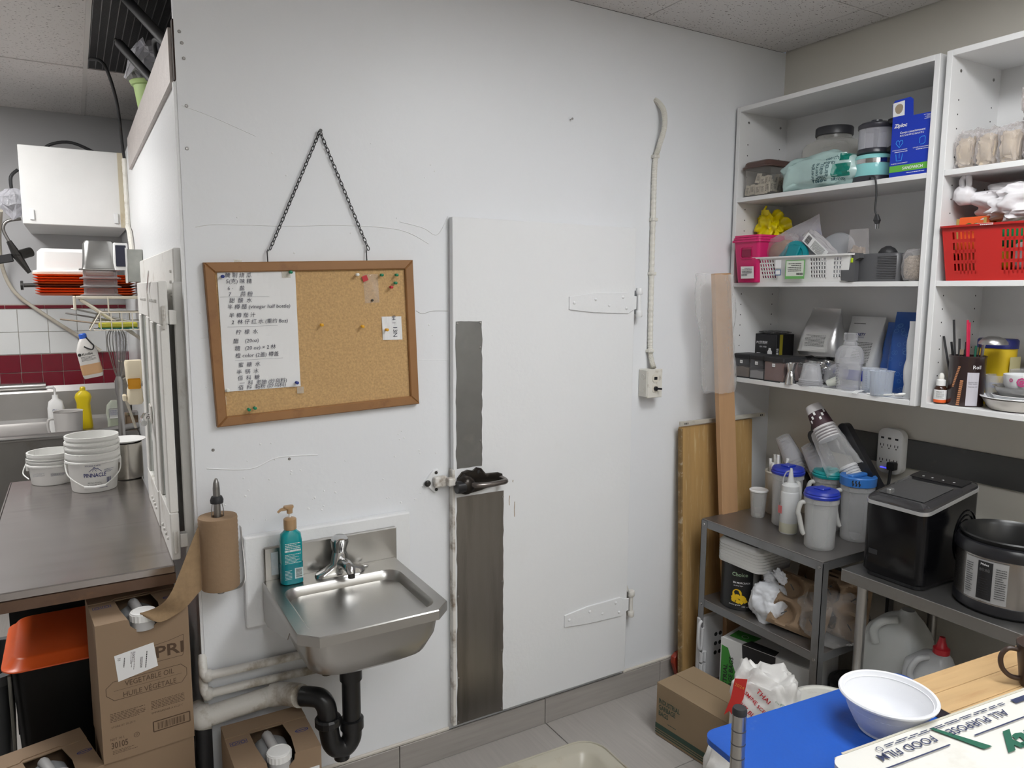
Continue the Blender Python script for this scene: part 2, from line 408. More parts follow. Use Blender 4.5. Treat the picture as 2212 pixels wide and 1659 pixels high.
# ------------------------------------------------------------------ cooler door
DPAINT = mat('door_paint', (.80, .81, .82), .36, bump=.22, bs=70, var=.012, dirt=(.72, .70, .64), da=.3, ds=2.5, dlo=.62)
DIRTW = mat('grimy_white_paint', (.70, .68, .64), .5, bump=.3, bs=60, var=.1, vs=20, dirt=(.16, .10, .05), da=.85, ds=14, dlo=.52)
d = bpy.data.objects.new('door_1', None); COL.objects.link(d); st(d, 'white painted walk-in cooler door with steel kick plates')
ob('door_slab', bx(B(), 1.070, -.030, .124, 1.838, -.004, 1.888, .003, 2), DPAINT, d)
ob('gasket', bx(B(), 1.074, -.004, .128, 1.832, -.0002, 1.884), mat('gasket', (.10, .09, .08), .8), d)
ob('door_edge_strip', bx(B(), 1.0655, -.0305, .124, 1.0775, -.0045, 1.05, .002), DIRTW, d)
def ragged(x0, z0, x1, z1, n, a, seed, m, nm):
    R = random.Random(seed); P = []
    for k in range(n): P.append((x0+R.uniform(-a, a), z0+(z1-z0)*k/n))
    for k in range(6): P.append((x0+(x1-x0)*k/6, z1+R.uniform(-a, a)*.5))
    for k in range(n): P.append((x1+R.uniform(-a, a), z1+(z0-z1)*k/n))
    for k in range(6): P.append((x1+(x0-x1)*k/6, z0+R.uniform(-a, a)*.5))
    return ob(nm, prism(B(), P, (0, -.0302, 0), X, Z, -Y, .0016), m, d)
ragged(1.081, 1.052, 1.178, 1.549, 24, .0022, 2, mat('kick_plate_grey', (.24, .24, .24), .38, .85, var=.2, vs=9, dirt=(.34, .33, .31), da=.5, ds=7), 'kick_plate')['label'] = 'grey steel push plate'
ragged(1.081, .126, 1.265, .952, 34, .002, 4, mat('kick_plate_dark', (.27, .25, .23), .30, .9, var=.15, vs=6, stretch=(6, 1, .6), dirt=(.10, .085, .075), da=.35, ds=2.0, dlo=.50), 'kick_plate')['label'] = 'dark scuffed steel kick plate'
for x, z in ((1.086, 1.542), (1.172, 1.543), (1.172, 1.46), (1.172, 1.14), (1.262, .93), (1.26, .36), (1.085, .30), (1.085, .135), (1.258, .135), (1.085, .6), (1.26, .62)):
    ob('screw', lathe(B(), [(.004, 0), (.0035, .0018), (0, .0026)], 9), SCREW, d, (x, -.0318, z), (pi/2, 0, 0))
def hinge(zc, flip, dirty):
    h = ob('hinge', prism(B(), [(1.533, zc+.022), (1.64, zc+.035), (1.80, zc+.038), (1.826, zc+.026), (1.845, zc+.024), (1.845, zc-.024), (1.826, zc-.03), (1.805, zc-.042), (1.64, zc-.036), (1.533, zc-.025)], (0, -.0302, 0), X, Z, -Y, .005, .0015), DPAINT, d)
    for x, z in ((1.554, 0), (1.65, .012), (1.713, -.01), (1.777, .02), (1.795, -.022)):
        ob('rivet', lathe(B(), [(.0062, 0), (.0055, .002), (.003, .004), (0, .0045)], 10), DPAINT, h, (x, -.0352, zc+z), (pi/2, 0, 0))
    m = DIRTW if dirty else DPAINT
    k = ob('hinge_knuckle', cyl(B(), (1.856, -.034, zc-.05), (1.856, -.034, zc+.052), .008), m, h)
    bm = B()
    for z in (zc-.055, zc+.03): lathe(bm, [(.011, z), (.0135, z+.003), (.0135, z+.022), (.011, z+.025)], 14, 1.857, -.034)
    ob('hinge_collar', bm, m, h, smooth=40)
    ob('hinge_leaf', prism(B(), [(1.845, zc+.055), (1.857, zc+.068), (1.866, zc+.05), (1.872, zc+.02), (1.884, zc+.012), (1.884, zc-.022), (1.87, zc-.03), (1.866, zc-.06), (1.848, zc-.07)], (0, -.0002, 0), X, Z, -Y, .006, .001), m, h)
    bx(bm := B(), 1.85, -.026, zc-.045, 1.862, -.006, zc+.045); ob('hinge_arm', bm, m, h)
hinge(1.609, 0, 0); hinge(.407, 1, 1)
# latch handle
BRZ = mat('dark_bronze', (.035, .03, .026), .3, .75, var=.3, vs=30, dirt=(.16, .13, .11), da=.6, ds=25)
hd = ob('latch_body', prism(B(), [(1.078, .968), (1.12, .962), (1.17, .968), (1.2, .975), (1.252, .985), (1.258, 1.0), (1.255, 1.016), (1.24, 1.022), (1.19, 1.024), (1.172, 1.045), (1.155, 1.05), (1.14, 1.04), (1.12, 1.045), (1.1, 1.04), (1.082, 1.02)], (0, -.0318, 0), X, Z, -Y, .012, .004), BRZ, d)
ob('latch_dome', lathe(B(), [(.034, 0), (.033, .012), (.026, .026), (.012, .033), (0, .034)], 18), BRZ, hd, (1.108, -.042, .997), (pi/2, 0, 0), smooth=50)
ob('latch_nose', lathe(B(), [(.021, 0), (.021, .03), (.014, .032), (0, .028)], 16), BLACKP, hd, (1.098, -.056, .995), (0, -pi/2, 0), smooth=40)
bm = B(); pts = [(1.118, -.062, 1.0), (1.135, -.082, 1.0), (1.17, -.09, .999), (1.22, -.088, 1.0), (1.245, -.08, 1.0), (1.248, -.055, 1.002), (1.243, -.04, 1.003)]
tube(bm, spl(pts, 5), .0095, 10); ob('lever', bm, mat('worn_bronze', (.20, .18, .17), .25, .9, var=.3, vs=20), hd, smooth=60)
for x, z in ((1.103, 1.028), (1.158, 1.036), (1.246, 1.003), (1.125, .972)): ob('screw', lathe(B(), [(.006, 0), (.005, .002), (.002, .0022), (0, .001)], 9), BLACKM, hd, (x, -.044, z), (pi/2, 0, 0))
# strike on the wall, beside the door
skm = DIRTW; sk = T('door_strike', 'white painted latch strike screwed to wall left of the cooler door', 'latch strike', (1.02, 0, 1.013))
ob('strike_plate', prism(B(), [(-.045, .0), (-.028, .022), (-.012, .038), (.004, .04), (.012, .026), (.012, -.02), (.004, -.036), (-.01, -.04), (-.03, -.02)], (0, -.0002, 0), X, Z, -Y, .008, .002), WHITEP, sk)
bx(bm := B(), -.018, -.03, -.018, .028, -.007, .018, .006, 2); bx(bm, .022, -.052, -.014, .05, -.026, .014, .005, 2); ob('strike_arm', bm, skm, sk)
ob('bolt', lathe(B(), [(.011, 0), (.011, .004), (.006, .008), (0, .008)], 12), DARKM, sk, (-.036, -.008, -.004), (pi/2, 0, 0))
for x, z in ((-.004, .029), (-.004, -.029)): ob('screw', lathe(B(), [(.006, 0), (.005, .003), (0, .003)], 10), DARKM, sk, (x, -.008, z), (pi/2, 0, 0))
# rust drips on the door
bm = B()
for x, z, l in ((1.29, .93, .035), (1.312, .905, .055), (1.305, .985, .008)): tube(bm, [(x, -.0302, z), (x-.002, -.0304, z-l/2), (x-.001, -.0302, z-l)], .0012, 5)
ob('rust_drip', bm, mat('rust_drip', (.28, .17, .06), .6), d)
# ------------------------------------------------------------------ conduit and junction box
CW = mat('conduit_white', (.74, .72, .66), .5, var=.06, vs=20, dirt=(.3, .26, .2), da=.5, ds=15, dlo=.56)
cn = T('flexible_conduit', 'white painted armoured cable running down wall beside cooler door', 'cable', (1.937, 0, 1.35))
path = spl([(1.937, .004, 2.37), (1.948, -.012, 2.355), (1.957, -.03, 2.32), (1.957, -.032, 2.26), (1.944, -.018, 2.19), (1.936, -.011, 2.14), (1.934, -.011, 2.0), (1.935, -.011, 1.7), (1.937, -.012, 1.45), (1.938, -.016, 1.40), (1.939, -.03, 1.362), (1.939, -.034, 1.352)], 26)
bm = B(); rs_ = [.0092+.0018*(k % 2) for k in range(len(path))]
tube(bm, [p-V((1.937, 0, 1.35)) for p in path], rs_, 9); ob('armour', bm, CW, cn)
for z in (2.16, 1.925, 1.72, 1.42): ob('clip', bx(B(), -.014, -.024, z-1.35-.006, .012, -.0005, z-1.35+.006, .002), CW, cn)
j = T('switch_box', 'white metal switch box with black switch at end of painted cable', 'switch box', (1.932, 0, 1.296))
bx(bm := B(), -.04, -.05, -.054, .032, -.0005, .054, .003); ob('box', bm, CW, j)
for z in (-.025, .025): ob('knockout', lathe(B(), [(.012, 0), (.012, .0015), (.0105, .0015), (.0105, .0008), (0, .0008)], 14), CW, j, (-.0402, -.025, z), (0, -pi/2, 0))
ob('cover_plate', bx(B(), -.038, -.0535, -.056, .036, -.0503, .056, .0015), mat('grimy_plate', (.70, .68, .62), .4, dirt=(.2, .13, .06), da=.8, ds=18, dlo=.54), j)
for z in (.02, -.02):
    o = ob('outlet_ring', loft(B(), [rr(.032, .032, .012, 0), rr(.032, .032, .012, .002)]), mat('outlet_cream', (.7, .66, .58), .4), j, (0, -.0536, z), (pi/2, 0, 0))
    if z > 0: ob('rocker', bx(B(), -.008, -.004, -.006, .008, -.0021, .006, .001), BLACKP, o, None, (-pi/2, 0, 0))
bm = B(); cyl(bm, (0, -.0556, -.02), (0, -.062, -.02), .009); cyl(bm, (.002, -.062, -.02), (.014, -.078, -.02), .004); ob('toggle', bm, BLACKP, j)
# ------------------------------------------------------------------ cork board, hung by a chain and tilted
bd = T('cork_board', 'framed cork notice board hanging crooked from a black chain', 'notice board', (.633, -.0005, 1.503), 0)
bd.rotation_euler = (0, -rad(2.1), 0)
WOODF = mat('stained_pine', (.30, .145, .052), .5, var=.3, vs=4, stretch=(1, 1, 1), dirt=(.13, .05, .02), da=.6, ds=8)
CORK = mat('cork', (.54, .345, .155), .85, var=.35, vs=160, bump=.4, bs=200, dirt=(.16, .08, .03), da=.7, ds=140, dlo=.62)
hw, hh, fwid = .311, .232, .028
def mitre(a, b_, c_, d_, M_): ob('frame_rail', prism(B(), [a, b_, c_, d_], (0, -.0005, 0), X, Z, -Y, .021, .003), WOODF, bd)
mitre((-hw, hh), (hw, hh), (hw-fwid, hh-fwid), (-hw+fwid, hh-fwid), 0); mitre((-hw, -hh), (hw, -hh), (hw-fwid, -hh+fwid), (-hw+fwid, -hh+fwid), 0)
mitre((-hw, hh), (-hw, -hh), (-hw+fwid, -hh+fwid), (-hw+fwid, hh-fwid), 0); mitre((hw, hh), (hw, -hh), (hw-fwid, -hh+fwid), (hw-fwid, hh-fwid), 0)
ob('cork_panel', bx(B(), -hw+fwid-.002, -.011, -hh+fwid-.002, hw-fwid+.002, -.003, hh-fwid+.002), CORK, bd)
for x in (-.136, .162):
    ob('hook', tube(B(), [(x, -.01, hh-.002), (x, -.01, hh+.03), (x+.003, -.01, hh+.036), (x+.005, -.01, hh+.03)], .0016, 6), BLACKM, bd)
# chain
ch = T('hanging_chain', 'black link chain holding the cork board from a nail', 'chain', (.651, -.008, 2.112))
lm = tube(B(), [(.0042*cos(a), 0, .0085*sin(a)) for a in [2*pi*k/10 for k in range(10)]], .00125, 5, closed=True)
proto = ob('chain_link', lm, BLACKM, ch); first = True
nailp = V((0, 0, 0))
for end in (V((.4955, -.010, 1.764))-V(ch.location), V((.7935, -.010, 1.773))-V(ch.location)):
    dv = end-nailp; n_ = int(dv.length/.0125); ang = math.atan2(dv.x, -dv.z)
    for k in range(n_):
        p = nailp+dv*((k+.4)/n_)
        o = proto if first else ln(proto, 'chain_link', ch); first = False
        o.location = p; o.rotation_euler = (0, -ang, rad(35 if k % 2 else -35))
        o.rotation_mode = 'XYZ'
        o.rotation_euler = (Mx.Rotation(-ang, 3, 'Y') @ Mx.Rotation(rad(40 if k % 2 else -40), 3, 'Z')).to_euler()
ob('nail', lathe(B(), [(.002, -.009), (.002, .008), (.005, .0085), (.005, .01), (0, .01)], 8), DARKM, ch, (0, 0, .001), (pi/2, 0, 0))
# recipe sheet with handwriting
ps = T('recipe_sheet', 'white sheet of handwritten notes pinned to the cork board', 'paper', (.4597, -.0118, 1.5345)); ps.rotation_euler = (0, -rad(1.0), 0)
bm = B(); sheet(bm, lambda u, v: (-.108+.216*u, -.0008-.004*(u-.5)**2-.0015*abs(sin(u*5+v*7)), -.173+.346*v), 14, 18); ob('sheet', bm, PAPER, ps)
HAND = mat('pen_ink', (.06, .06, .09), .7, var=0)
rows = [('醃 制 烧 瓜', 0.157, -0.088), ('5(克) 味 精', 0.139, -0.086), ('6 ·    盐', 0.121, -0.083), ('7      蒜 粉', 0.104, -0.081), ('甜  酸  水', 0.086, -0.08), ('半 樽 醋 (vinegar half bottle)', 0.067, -0.086), ('半 樽 茄 汁', 0.044, -0.083), ('2  林 仔 红 水 (重约 8oz)', 0.024, -0.078), ('柠  檬  水', -0.004, -0.068), ('醋    (20oz)', -0.03, -0.076), ('糖   (20 oz) × 2 林', -0.051, -0.073), ('橙 color (2盖) 樽盖', -0.072, -0.073), ('蜜  糖  水', -0.098, -0.066), ('半  锅  水', -0.118, -0.072), ('佰  科  糖', -0.136, -0.07), ('一  科  老抽 (炒乌料)', -0.152, -0.066), ('佰  科  黏粉 (炒乌料)', -0.1645, -0.07)]
for k, (s_, z, x) in enumerate(rows): txt(s_, HAND, ps, (x, -.0045, z), X, Z, size=.0150, shear=.12, name='handwriting', left=True)
for q_ in ((-.105, .0955, .03, .096), (-.09, .011, .05, .0115), (-.075, -.085, .06, -.0845)): quads('ruled_line', HAND, ps, [q_], (0, -.0045, 0), X, Z)
TAPE = clear('tape', (.85, .82, .75), .25, .3, .3)
for x, z, w2, h2 in ((.405, 1.722, .022, .022), (.347, 1.335, .022, .026), (.538, 1.70, .024, .03), (.569, 1.352, .02, .02)):
    tag(ob('adhesive_tape', bx(B(), x-w2/2, -.0175, z-h2/2, x+w2/2, -.0171, z+h2/2), TAPE), 'strip of clear tape at %s corner of the handwritten sheet' % ('top left' if x < .45 and z > 1.5 else 'bottom left' if x < .45 else 'top right' if z > 1.5 else 'bottom right'), 'tape')
# push pins
PC = dict(blue=(.01, .03, .22), green=(.0, .2, .09), red=(.5, .02, .03), yellow=(.75, .38, .01), white=(.8, .8, .75))
pins = [('blue', .361, 1.686, 'blue push pin at top left of the handwritten sheet'), ('green', .549, 1.701, 'green push pin at top right of the handwritten sheet'), ('blue', .557, 1.376, 'blue push pin at bottom right of the handwritten sheet'), ('white', .750, 1.697, 'clear push pin near the top of the cork board'), ('green', .828, 1.697, 'green push pin just right of the small bag'), ('green', .877, 1.698, 'green push pin closest to top right corner of cork board'), ('green', .873, 1.673, 'green push pin just above the red pin'), ('red', .859, 1.66, 'red push pin at upper right of the cork board'), ('yellow', .636, 1.546, 'yellow push pin in the middle of the bare cork'), ('yellow', .763, 1.539, 'yellow push pin between the middle pin and the note'), ('yellow', .842, 1.527, 'yellow push pin holding the small note'), ('green', .417, 1.306, 'green push pin at bottom left, left of its neighbour'), ('green', .434, 1.309, 'green push pin at bottom left, right of its neighbour'), ('white', .362, 1.366, 'clear push pin at bottom left of the handwritten sheet')]
pm = {}
for c, x, z, lb in pins:
    t = T('push_pin', lb, 'push pin', (x, -.0118, z), 0, 'push pins on the cork board'); t.rotation_euler = (pi/2, 0, 0)
    if c not in pm:
        o = ob('head', lathe(B(), [(.0045, .008), (.0045, .0095), (.0028, .011), (.0025, .016), (.0048, .018), (.0048, .0205), (.003, .0215), (0, .0215)], 12), mat('pin_'+c, PC[c], .3, var=0), t, smooth=40); pm[c] = o
        p = ob('needle', cyl(B(), (0, 0, 0), (0, 0, .009), .0006, n=6), SCREW, t); pm[c+'n'] = p
    else: ln(pm[c], 'head', t); ln(pm[c+'n'], 'needle', t)
# small bag with red clip and torn note
bg = T('small_zip_bag', 'tiny clear plastic bag pinned at upper right of cork board', 'plastic bag', (.798, -.0118, 1.655)); bg.rotation_euler = (0, -rad(3), 0)
CLB = clear('clear_bag', (.95, .95, .95), .14, .45, .1, bump=.6, bs=30)
sheet(bm := B(), lambda u, v: (-.024+.048*u, -.0012-.003*sin(u*pi)*sin(v*pi)-.001*sin(9*u+5*v), -.044+.088*v), 8, 12); ob('film', bm, CLB, bg)
ob('red_tag', bx(B(), -.017, -.006, .028, 0, -.0045, .045), mat('red_tag', (.5, .02, .03), .4), bg, None, (0, rad(-18), 0)); 
ob('pin_head', lathe(B(), [(.004, 0), (.003, .004), (0, .005)], 10), DARKM, bg, (0, -.004, -.036), (pi/2, 0, 0))
nt = T('torn_note', 'small crumpled note reading 84110 pinned to right of cork board', 'note', (.866, -.0118, 1.531))
nt['label'] = 'small crumpled paper note pinned near right edge of cork board'
sheet(bm := B(), lambda u, v: (-.033+.066*u-.003*v, -.001-.002*abs(sin(7*u+3*v)), -.037+.074*v), 8, 8); ob('sheet', bm, PAPER, nt)
txt('84 1', HAND, nt, (.004, -.0042, .028), (0, 0, -1), X, w=.024, name='handwriting'); txt('13N', HAND, nt, (.008, -.0042, -.012), (0, 0, -1), X, w=.03, name='handwriting')
# =====================================================================  HAND SINK ON THE FRONT WALL
tag(ob('backing_board', bx(B(), .386, -.030, .646, .912, -.0003, .928, .006, 2), WHITEP), 'white painted backing board behind the hand sink', 'board')
sk = T('hand_sink', 'wall-mounted stainless steel hand sink with faucet', 'sink', (.645, -.0303, .79))
SINKM = mat('sink_steel', (.46, .45, .43), .30, 1, var=.10, vs=5, bump=.02, bs=200, dirt=(.33, .31, .29), da=.3, ds=4)
# splash
ob('splash_back', bx(B(), -.205, -.016, -.012, .212, -.0005, .100, .003), SINKM, sk)
# deck with bowl opening: rings of 4*(n+1) points each
n = 6
def chamf(w0, w1, y0, y1, c, z):
    """outer outline with chamfered front corners sampled to match rr()"""
    P = []
    cr = [(w1, y1, 'r'), (w0, y1, 'r'), (w0, y0, 'c'), (w1, y0, 'c')]
    for (x, y, k) in cr:
        sx = 1 if x > 0 else -1
        for i in range(n+1):
            t = i/n
            if k == 'r': P.append((x, y, z))
            else:
                a, b_ = ((x, y+c), (x-sx*c, y)) if x < 0 else ((x-sx*c, y), (x, y+c))
                P.append((a[0]+(b_[0]-a[0])*t, a[1]+(b_[1]-a[1])*t, z))
    return P
out = lambda z, e=0: chamf(-.212-e, .205+e, -.452-e, -.017, .045, z)
bm = B(); secs = [out(-.028), out(-.026), out(-.003), [(x*.992, y*.995, 0) for x, y, z in out(0)]]
for w_, d_, r_, z_ in ((.352, .318, .045, 0), (.340, .306, .045, -.006), (.330, .296, .05, -.03), (.315, .28, .055, -.11), (.29, .25, .06, -.132), (.20, .16, .06, -.14), (.05, .05, .025, -.143)):
    secs.append(rr(w_, d_, r_, z_, n, -.003, -.262))
loft(bm, secs, cap0=False, cap1=True); bmesh.ops.recalc_face_normals(bm, faces=bm.faces[:])
for f in bm.faces: f.normal_flip()
ob('basin_top', bm, SINKM, sk, smooth=35)
bm = B(); loft(bm, [rr(.372, .336, .05, -.027, n, -.003, -.262), rr(.362, .326, .06, -.085, n, -.003, -.262), rr(.33, .29, .075, -.135, n, -.003, -.262), rr(.27, .23, .08, -.156, n, -.003, -.262)], True, True)
ob('basin_shell', bm, SINKM, sk, smooth=40)
for x in (-.2105, .2045):
    ob('side_apron', prism(B(), [(-.0165, -.027), (-.0165, -.118), (-.06, -.122), (-.30, -.06), (-.33, -.027)], (x-.0015, 0, 0), Y, Z, X, .003), SINKM, sk)
ob('sticker', bx(B(), -.186, -.0172, .015, -.165, -.0163, .085), mat('sticker_wave', (.55, .62, .66), .4, dirt=(.85, .85, .85), ds=30), sk)
# faucet
FC = mat('faucet_chrome', (.55, .55, .55), .16, 1, var=.1, vs=30)
fa = ob('faucet_base', loft(B(), [rr(.155, .052, .025, .0005, 5, .008, -.062), rr(.150, .048, .024, .010, 5, .008, -.062), rr(.10, .040, .02, .020, 5, .008, -.062), rr(.055, .040, .019, .034, 5, .008, -.062), rr(.046, .040, .019, .062, 5, .008, -.062), rr(.040, .036, .017, .070, 5, .008, -.062)]), FC, sk, smooth=50)
ob('spout', tube(B(), [(.008, -.065, .030), (.010, -.095, .042), (.013, -.125, .044), (.015, -.145, .038), (.0155, -.149, .026)], [.017, .017, .0165, .015, .012], 12), FC, fa, smooth=60)
ob('lever', loft(B(), [rr(.040, .036, .017, .070, 5, .008, -.062), rr(.046, .044, .02, .082, 5, .008, -.060), rr(.050, .058, .022, .100, 5, .008, -.064), rr(.044, .056, .02, .114, 5, .008, -.068), rr(.03, .04, .015, .120, 5, .008, -.068)]), FC, fa, smooth=50)
ob('aerator', cyl(B(), (.0155, -.149, .028), (.0155, -.150, .014), .0105), DARKM, fa)
ob('button', lathe(B(), [(.009, .0005), (.008, .003), (0, .004)], 12, .095, -.045), FC, sk)
# drain and trap, belongs to the sink plumbing
tp = T('drain_trap', 'black plastic drain trap hanging under the hand sink', 'drain pipe', (.645, -.2, .30))
ABS = mat('black_abs', (.012, .012, .013), .3, var=.2)
W_ = lambda *p: [(a-.645, b_+.2, c-.30) for a, b_, c in p]
ob('strainer_nut', lathe(B(), [(.030, .318), (.034, .322), (.034, .331), (.03, .333)], 10), mat('brass_dirty', (.22, .19, .15), .4, .8), tp)
ob('tailpiece', cyl(B(), (0, 0, .24), (0, 0, .32), .0215, n=18), ABS, tp, smooth=40)
ob('slip_nut', lathe(B(), [(.031, .243), (.035, .248), (.035, .266), (.028, .276)], 14), mat('nut_white', (.55, .53, .50), .5), tp)
bm = B(); lathe(bm, [(.033, .20), (.033, .243)], 20); lathe(bm, [(.0275, .07), (.0275, .20)], 20); lathe(bm, [(.035, .045), (.035, .075), (.03, .078)], 20); ob('stand_pipe', bm, ABS, tp, smooth=40)
ob('trap_bend', tube(B(), spl(W_((.645, -.2, .352), (.643, -.2, .315), (.625, -.2, .292), (.600, -.2, .295), (.582, -.2, .318), (.575, -.2, .36), (.573, -.2, .382)), 5), .029, 16), ABS, tp, smooth=60)
ob('cleanout', cyl(B(), W_((.612, -.2, .30))[0], W_((.612, -.2, .258))[0], .023, n=18), ABS, tp, smooth=40)
ob('union_nut', lathe(B(), [(.037, .076), (.039, .08), (.039, .096), (.035, .102)], 14, -.072, 0), ABS, tp)
ob('elbow', tube(B(), spl(W_((.573, -.2, .385), (.570, -.198, .43), (.557, -.185, .455), (.535, -.165, .458), (.515, -.145, .455)), 5), .029, 16), ABS, tp, smooth=60)
bm = B(); PIPEW = mat('grimy_painted_pipe', (.72, .70, .66), .5, bump=.25, bs=40, var=.08, dirt=(.25, .19, .11), da=.8, ds=9, dlo=.49)
wp = T('drain_pipe', 'grimy white painted drain pipe running along wall below hand sink', 'pipe', (.4, -.06, .41))
W2 = lambda *p: [(a-.4, b_+.06, c-.41) for a, b_, c in p]
ob('pipe_run', tube(B(), W2((.262, -.040, .412), (.46, -.046, .428)), .030, 16), PIPEW, wp, smooth=50)
ob('coupling', tube(B(), spl(W2((.445, -.046, .428), (.475, -.064, .434), (.495, -.10, .444), (.511, -.14, .4545)), 5), .034, 16), PIPEW, wp, smooth=50)
ob('corner_elbow', tube(B(), spl(W2((.272, -.040, .412), (.252, -.036, .410), (.247, -.014, .405), (.246, .02, .40)), 5), .036, 16), PIPEW, wp, smooth=50)
ob('drop_pipe', cyl(B(), W2((.253, -.042, .385))[0], W2((.253, -.042, .0005))[0], .022, n=16), BLACKM, wp, smooth=40)
for i, (z, lb) in enumerate(((.528, 'upper of two white painted water pipes below the hand sink'), (.472, 'lower of two white painted water pipes below the hand sink'))):
    t = T('water_pipe', lb, 'pipe', (.4, -.02, z))
    ob('pipe_run', tube(B(), spl([(-.135, .03, .05-.0*i), (-.138, .012, .03), (-.135, -.004, .004), (-.11, -.004, 0), (.02, -.004, -.002), (.19+.03*i, -.004, -.006-.004*i)], 5), .013, 10), PIPEW, t, smooth=50)
    ob('corner_fitting', lathe(B(), [(.0, -.018), (.014, -.014), (.018, 0), (.014, .014), (0, .018)], 10, -.128, -.003), PIPEW, t, smooth=60)
# shut-off valves with supply hoses
VB = mat('valve_bronze', (.22, .19, .15), .4, .7, var=.3, vs=30)
for i, (x, z, lb) in enumerate(((.618, .462, 'left shut-off valve with oval handle and grey supply hoses'), (.728, .592, 'bronze shut-off valve handle right of sink drain'))):
    t = T('shutoff_valve', lb, 'valve', (x, -.0305 if 0 else -.0003, z))
    ob('body', cyl(B(), (0, 0, 0), (0, -.05, 0), .011, n=12), VB, t)
    ob('oval_handle', loft(B(), [[(.022*cos(a), -.052-.008*k, .012*sin(a)) for a in [2*pi*q/14 for q in range(14)]] for k in (0, 1)]), VB, t)
    if i == 0:
        for dx, r_ in ((-.012, .007), (.014, .007)): ob('supply_hose', tube(B(), spl([(0, -.035, .012), (dx*.7, -.038, .05), (dx*1.6, -.045, .10), (dx*1.8, -.06, .165)], 5), r_, 8), mat('hose_grey', (.20, .19, .17), .45, .3), t, smooth=60)
    else: ob('supply_stub', tube(B(), [(0, -.03, .008), (-.02, -.04, .04), (-.035, -.05, .06)], .007, 8), VB, t, smooth=60)
# soap bottle on the sink deck
sb = T('soap_bottle', 'teal pump soap bottle standing on the hand sink deck', 'soap bottle', (.507, -.094, .791))
TEAL = mat('teal_plastic', (.0, .27, .30), .22, var=.06, vs=8, coat=.4)
ob('bottle', loft(B(), [rr(.056, .036, .015, 0, 5), rr(.062, .042, .018, .006, 5), rr(.064, .044, .019, .09, 5), rr(.064, .044, .019, .13, 5), rr(.058, .04, .018, .150, 5), rr(.036, .032, .015, .160, 5), rr(.030, .030, .0149, .164, 5)]), TEAL, sb, smooth=50)
ob('liquid_line', loft(B(), [rr(.0645, .0445, .019, .003, 5), rr(.0652, .0452, .019, .062, 5)], False, False), mat('teal_liquid', (.0, .20, .24), .25), sb, smooth=50)
TANP = mat('tan_plastic', (.42, .27, .14), .35, var=.03)
pu = ob('pump_collar', lathe(B(), [(.0175, .163), (.0185, .165), (.0185, .194), (.015, .197), (.008, .199)], 20), TANP, sb, smooth=40)
ob('pump_stem', cyl(B(), (0, 0, .198), (0, 0, .213), .004, n=10), PLW, pu)
ob('pump_head', loft(B(), [rr(.016, .014, .006, .211, 4), rr(.017, .015, .006, .224, 4), rr(.030, .018, .007, .229, 4, -.003), rr(.028, .016, .007, .234, 4, -.003)]), TANP, pu, smooth=40)
ob('pump_nozzle', tube(B(), [(-.008, 0, .226), (-.026, 0, .224), (-.034, 0, .217)], [.006, .0045, .0035], 8), TANP, pu, smooth=50)
quads('label_print', mat('label_white', (.62, .75, .75), .5), sb, smallprint(.044, .020, 4, 3, .4, 0, .118)+smallprint(.046, .008, 1, 4, .7, 0, .104)+smallprint(.046, .030, 7, 5, .3, 0, .080)+smallprint(.02, .03, 7, 9, .3, -.014, .032), (0, -.0231, 0), X, Z)['kind'] = 'stuff'
quads('barcode', mat('label_white', (.7, .8, .8), .5), sb, [(.004, .018, .028, .05)], (0, -.0231, 0), X, Z)
quads('barcode_bars', INK, sb, barcode(.03, .018, 0, 0, 4, 16), (.016, -.0234, .034), Z, -X)['kind'] = 'stuff'
# paper towel on its holder
PTW = mat('brown_towel', (.28, .185, .11), .9, var=.08, vs=60, bump=.2, bs=80)
pt_ = T('paper_towel', 'roll of brown paper towel on upright wall holder left of sink', 'paper towel', (.311, -.082, .815))
bm = B(); prof = [(.017, .0), (.051, .0)]+[(.0525 if k % 2 else .0515, .004+.0063*k) for k in range(32)]+[(.051, .205), (.017, .205), (.017, .0)]
lathe(bm, prof, 36, cap0=False, cap1=False); ob('roll', bm, PTW, pt_, smooth=60)
PTS = mat('brown_towel_sheet', (.30, .20, .11), .9, var=.25, vs=60, bump=.5, bs=50)
def tw(u, v):
    a = V((-.0515+.012*u*0, -.012+.0*v, .19-.185*v)); b_ = V((-.208, -.012, -.028-.004*v))
    t = u; sag = V((0, -.03*sin(t*pi), -.05*sin(t*pi)*(1-.3*v)))
    c_ = a.lerp(b_, t**.85)+sag; c_ += V((0, .010*sin(9*t+4*v)*t*(1-t)*4, 0)); return c_
sheet(bm := B(), tw, 18, 10, .0006); ob('loose_sheet', bm, PTS, pt_, smooth=60)
ho = T('towel_holder', 'upright steel rod with spring clip holding the brown paper towel', 'towel holder', (.311, -.082, .815))
ob('rod', lathe(B(), [(.0095, -.02), (.0095, .285), (.008, .300), (.004, .312), (0, .314)], 14), STEELD, ho, smooth=50)
ob('grip_ring', lathe(B(), [(.0105, .243), (.017, .243), (.018, .252), (.014, .262), (.0105, .263)], 16), BLACKM, ho, smooth=40)
for dx in (-.012, .012): ob('spring_wire', tube(B(), [(dx, 0, .245), (dx*1.3, -.004, .225), (dx*1.35, -.004, .19)], .0012, 6), STEELD, ho)
bm = B(); pts = spl([(0, 0, -.012), (.03, .0, -.013), (.06, .006, -.005), (.068, .02, .03), (.0685, .045, .10), (.067, .05, .15)], 5)
for p, q in zip(pts, pts[1:]): pass
sheet(bm, lambda u, v: pts[min(int(u*(len(pts)-1)), len(pts)-1)]+V((0, .022*(v-.5), 0)), len(pts)-1, 1, .002); ob('bracket', bm, STEEL, ho)
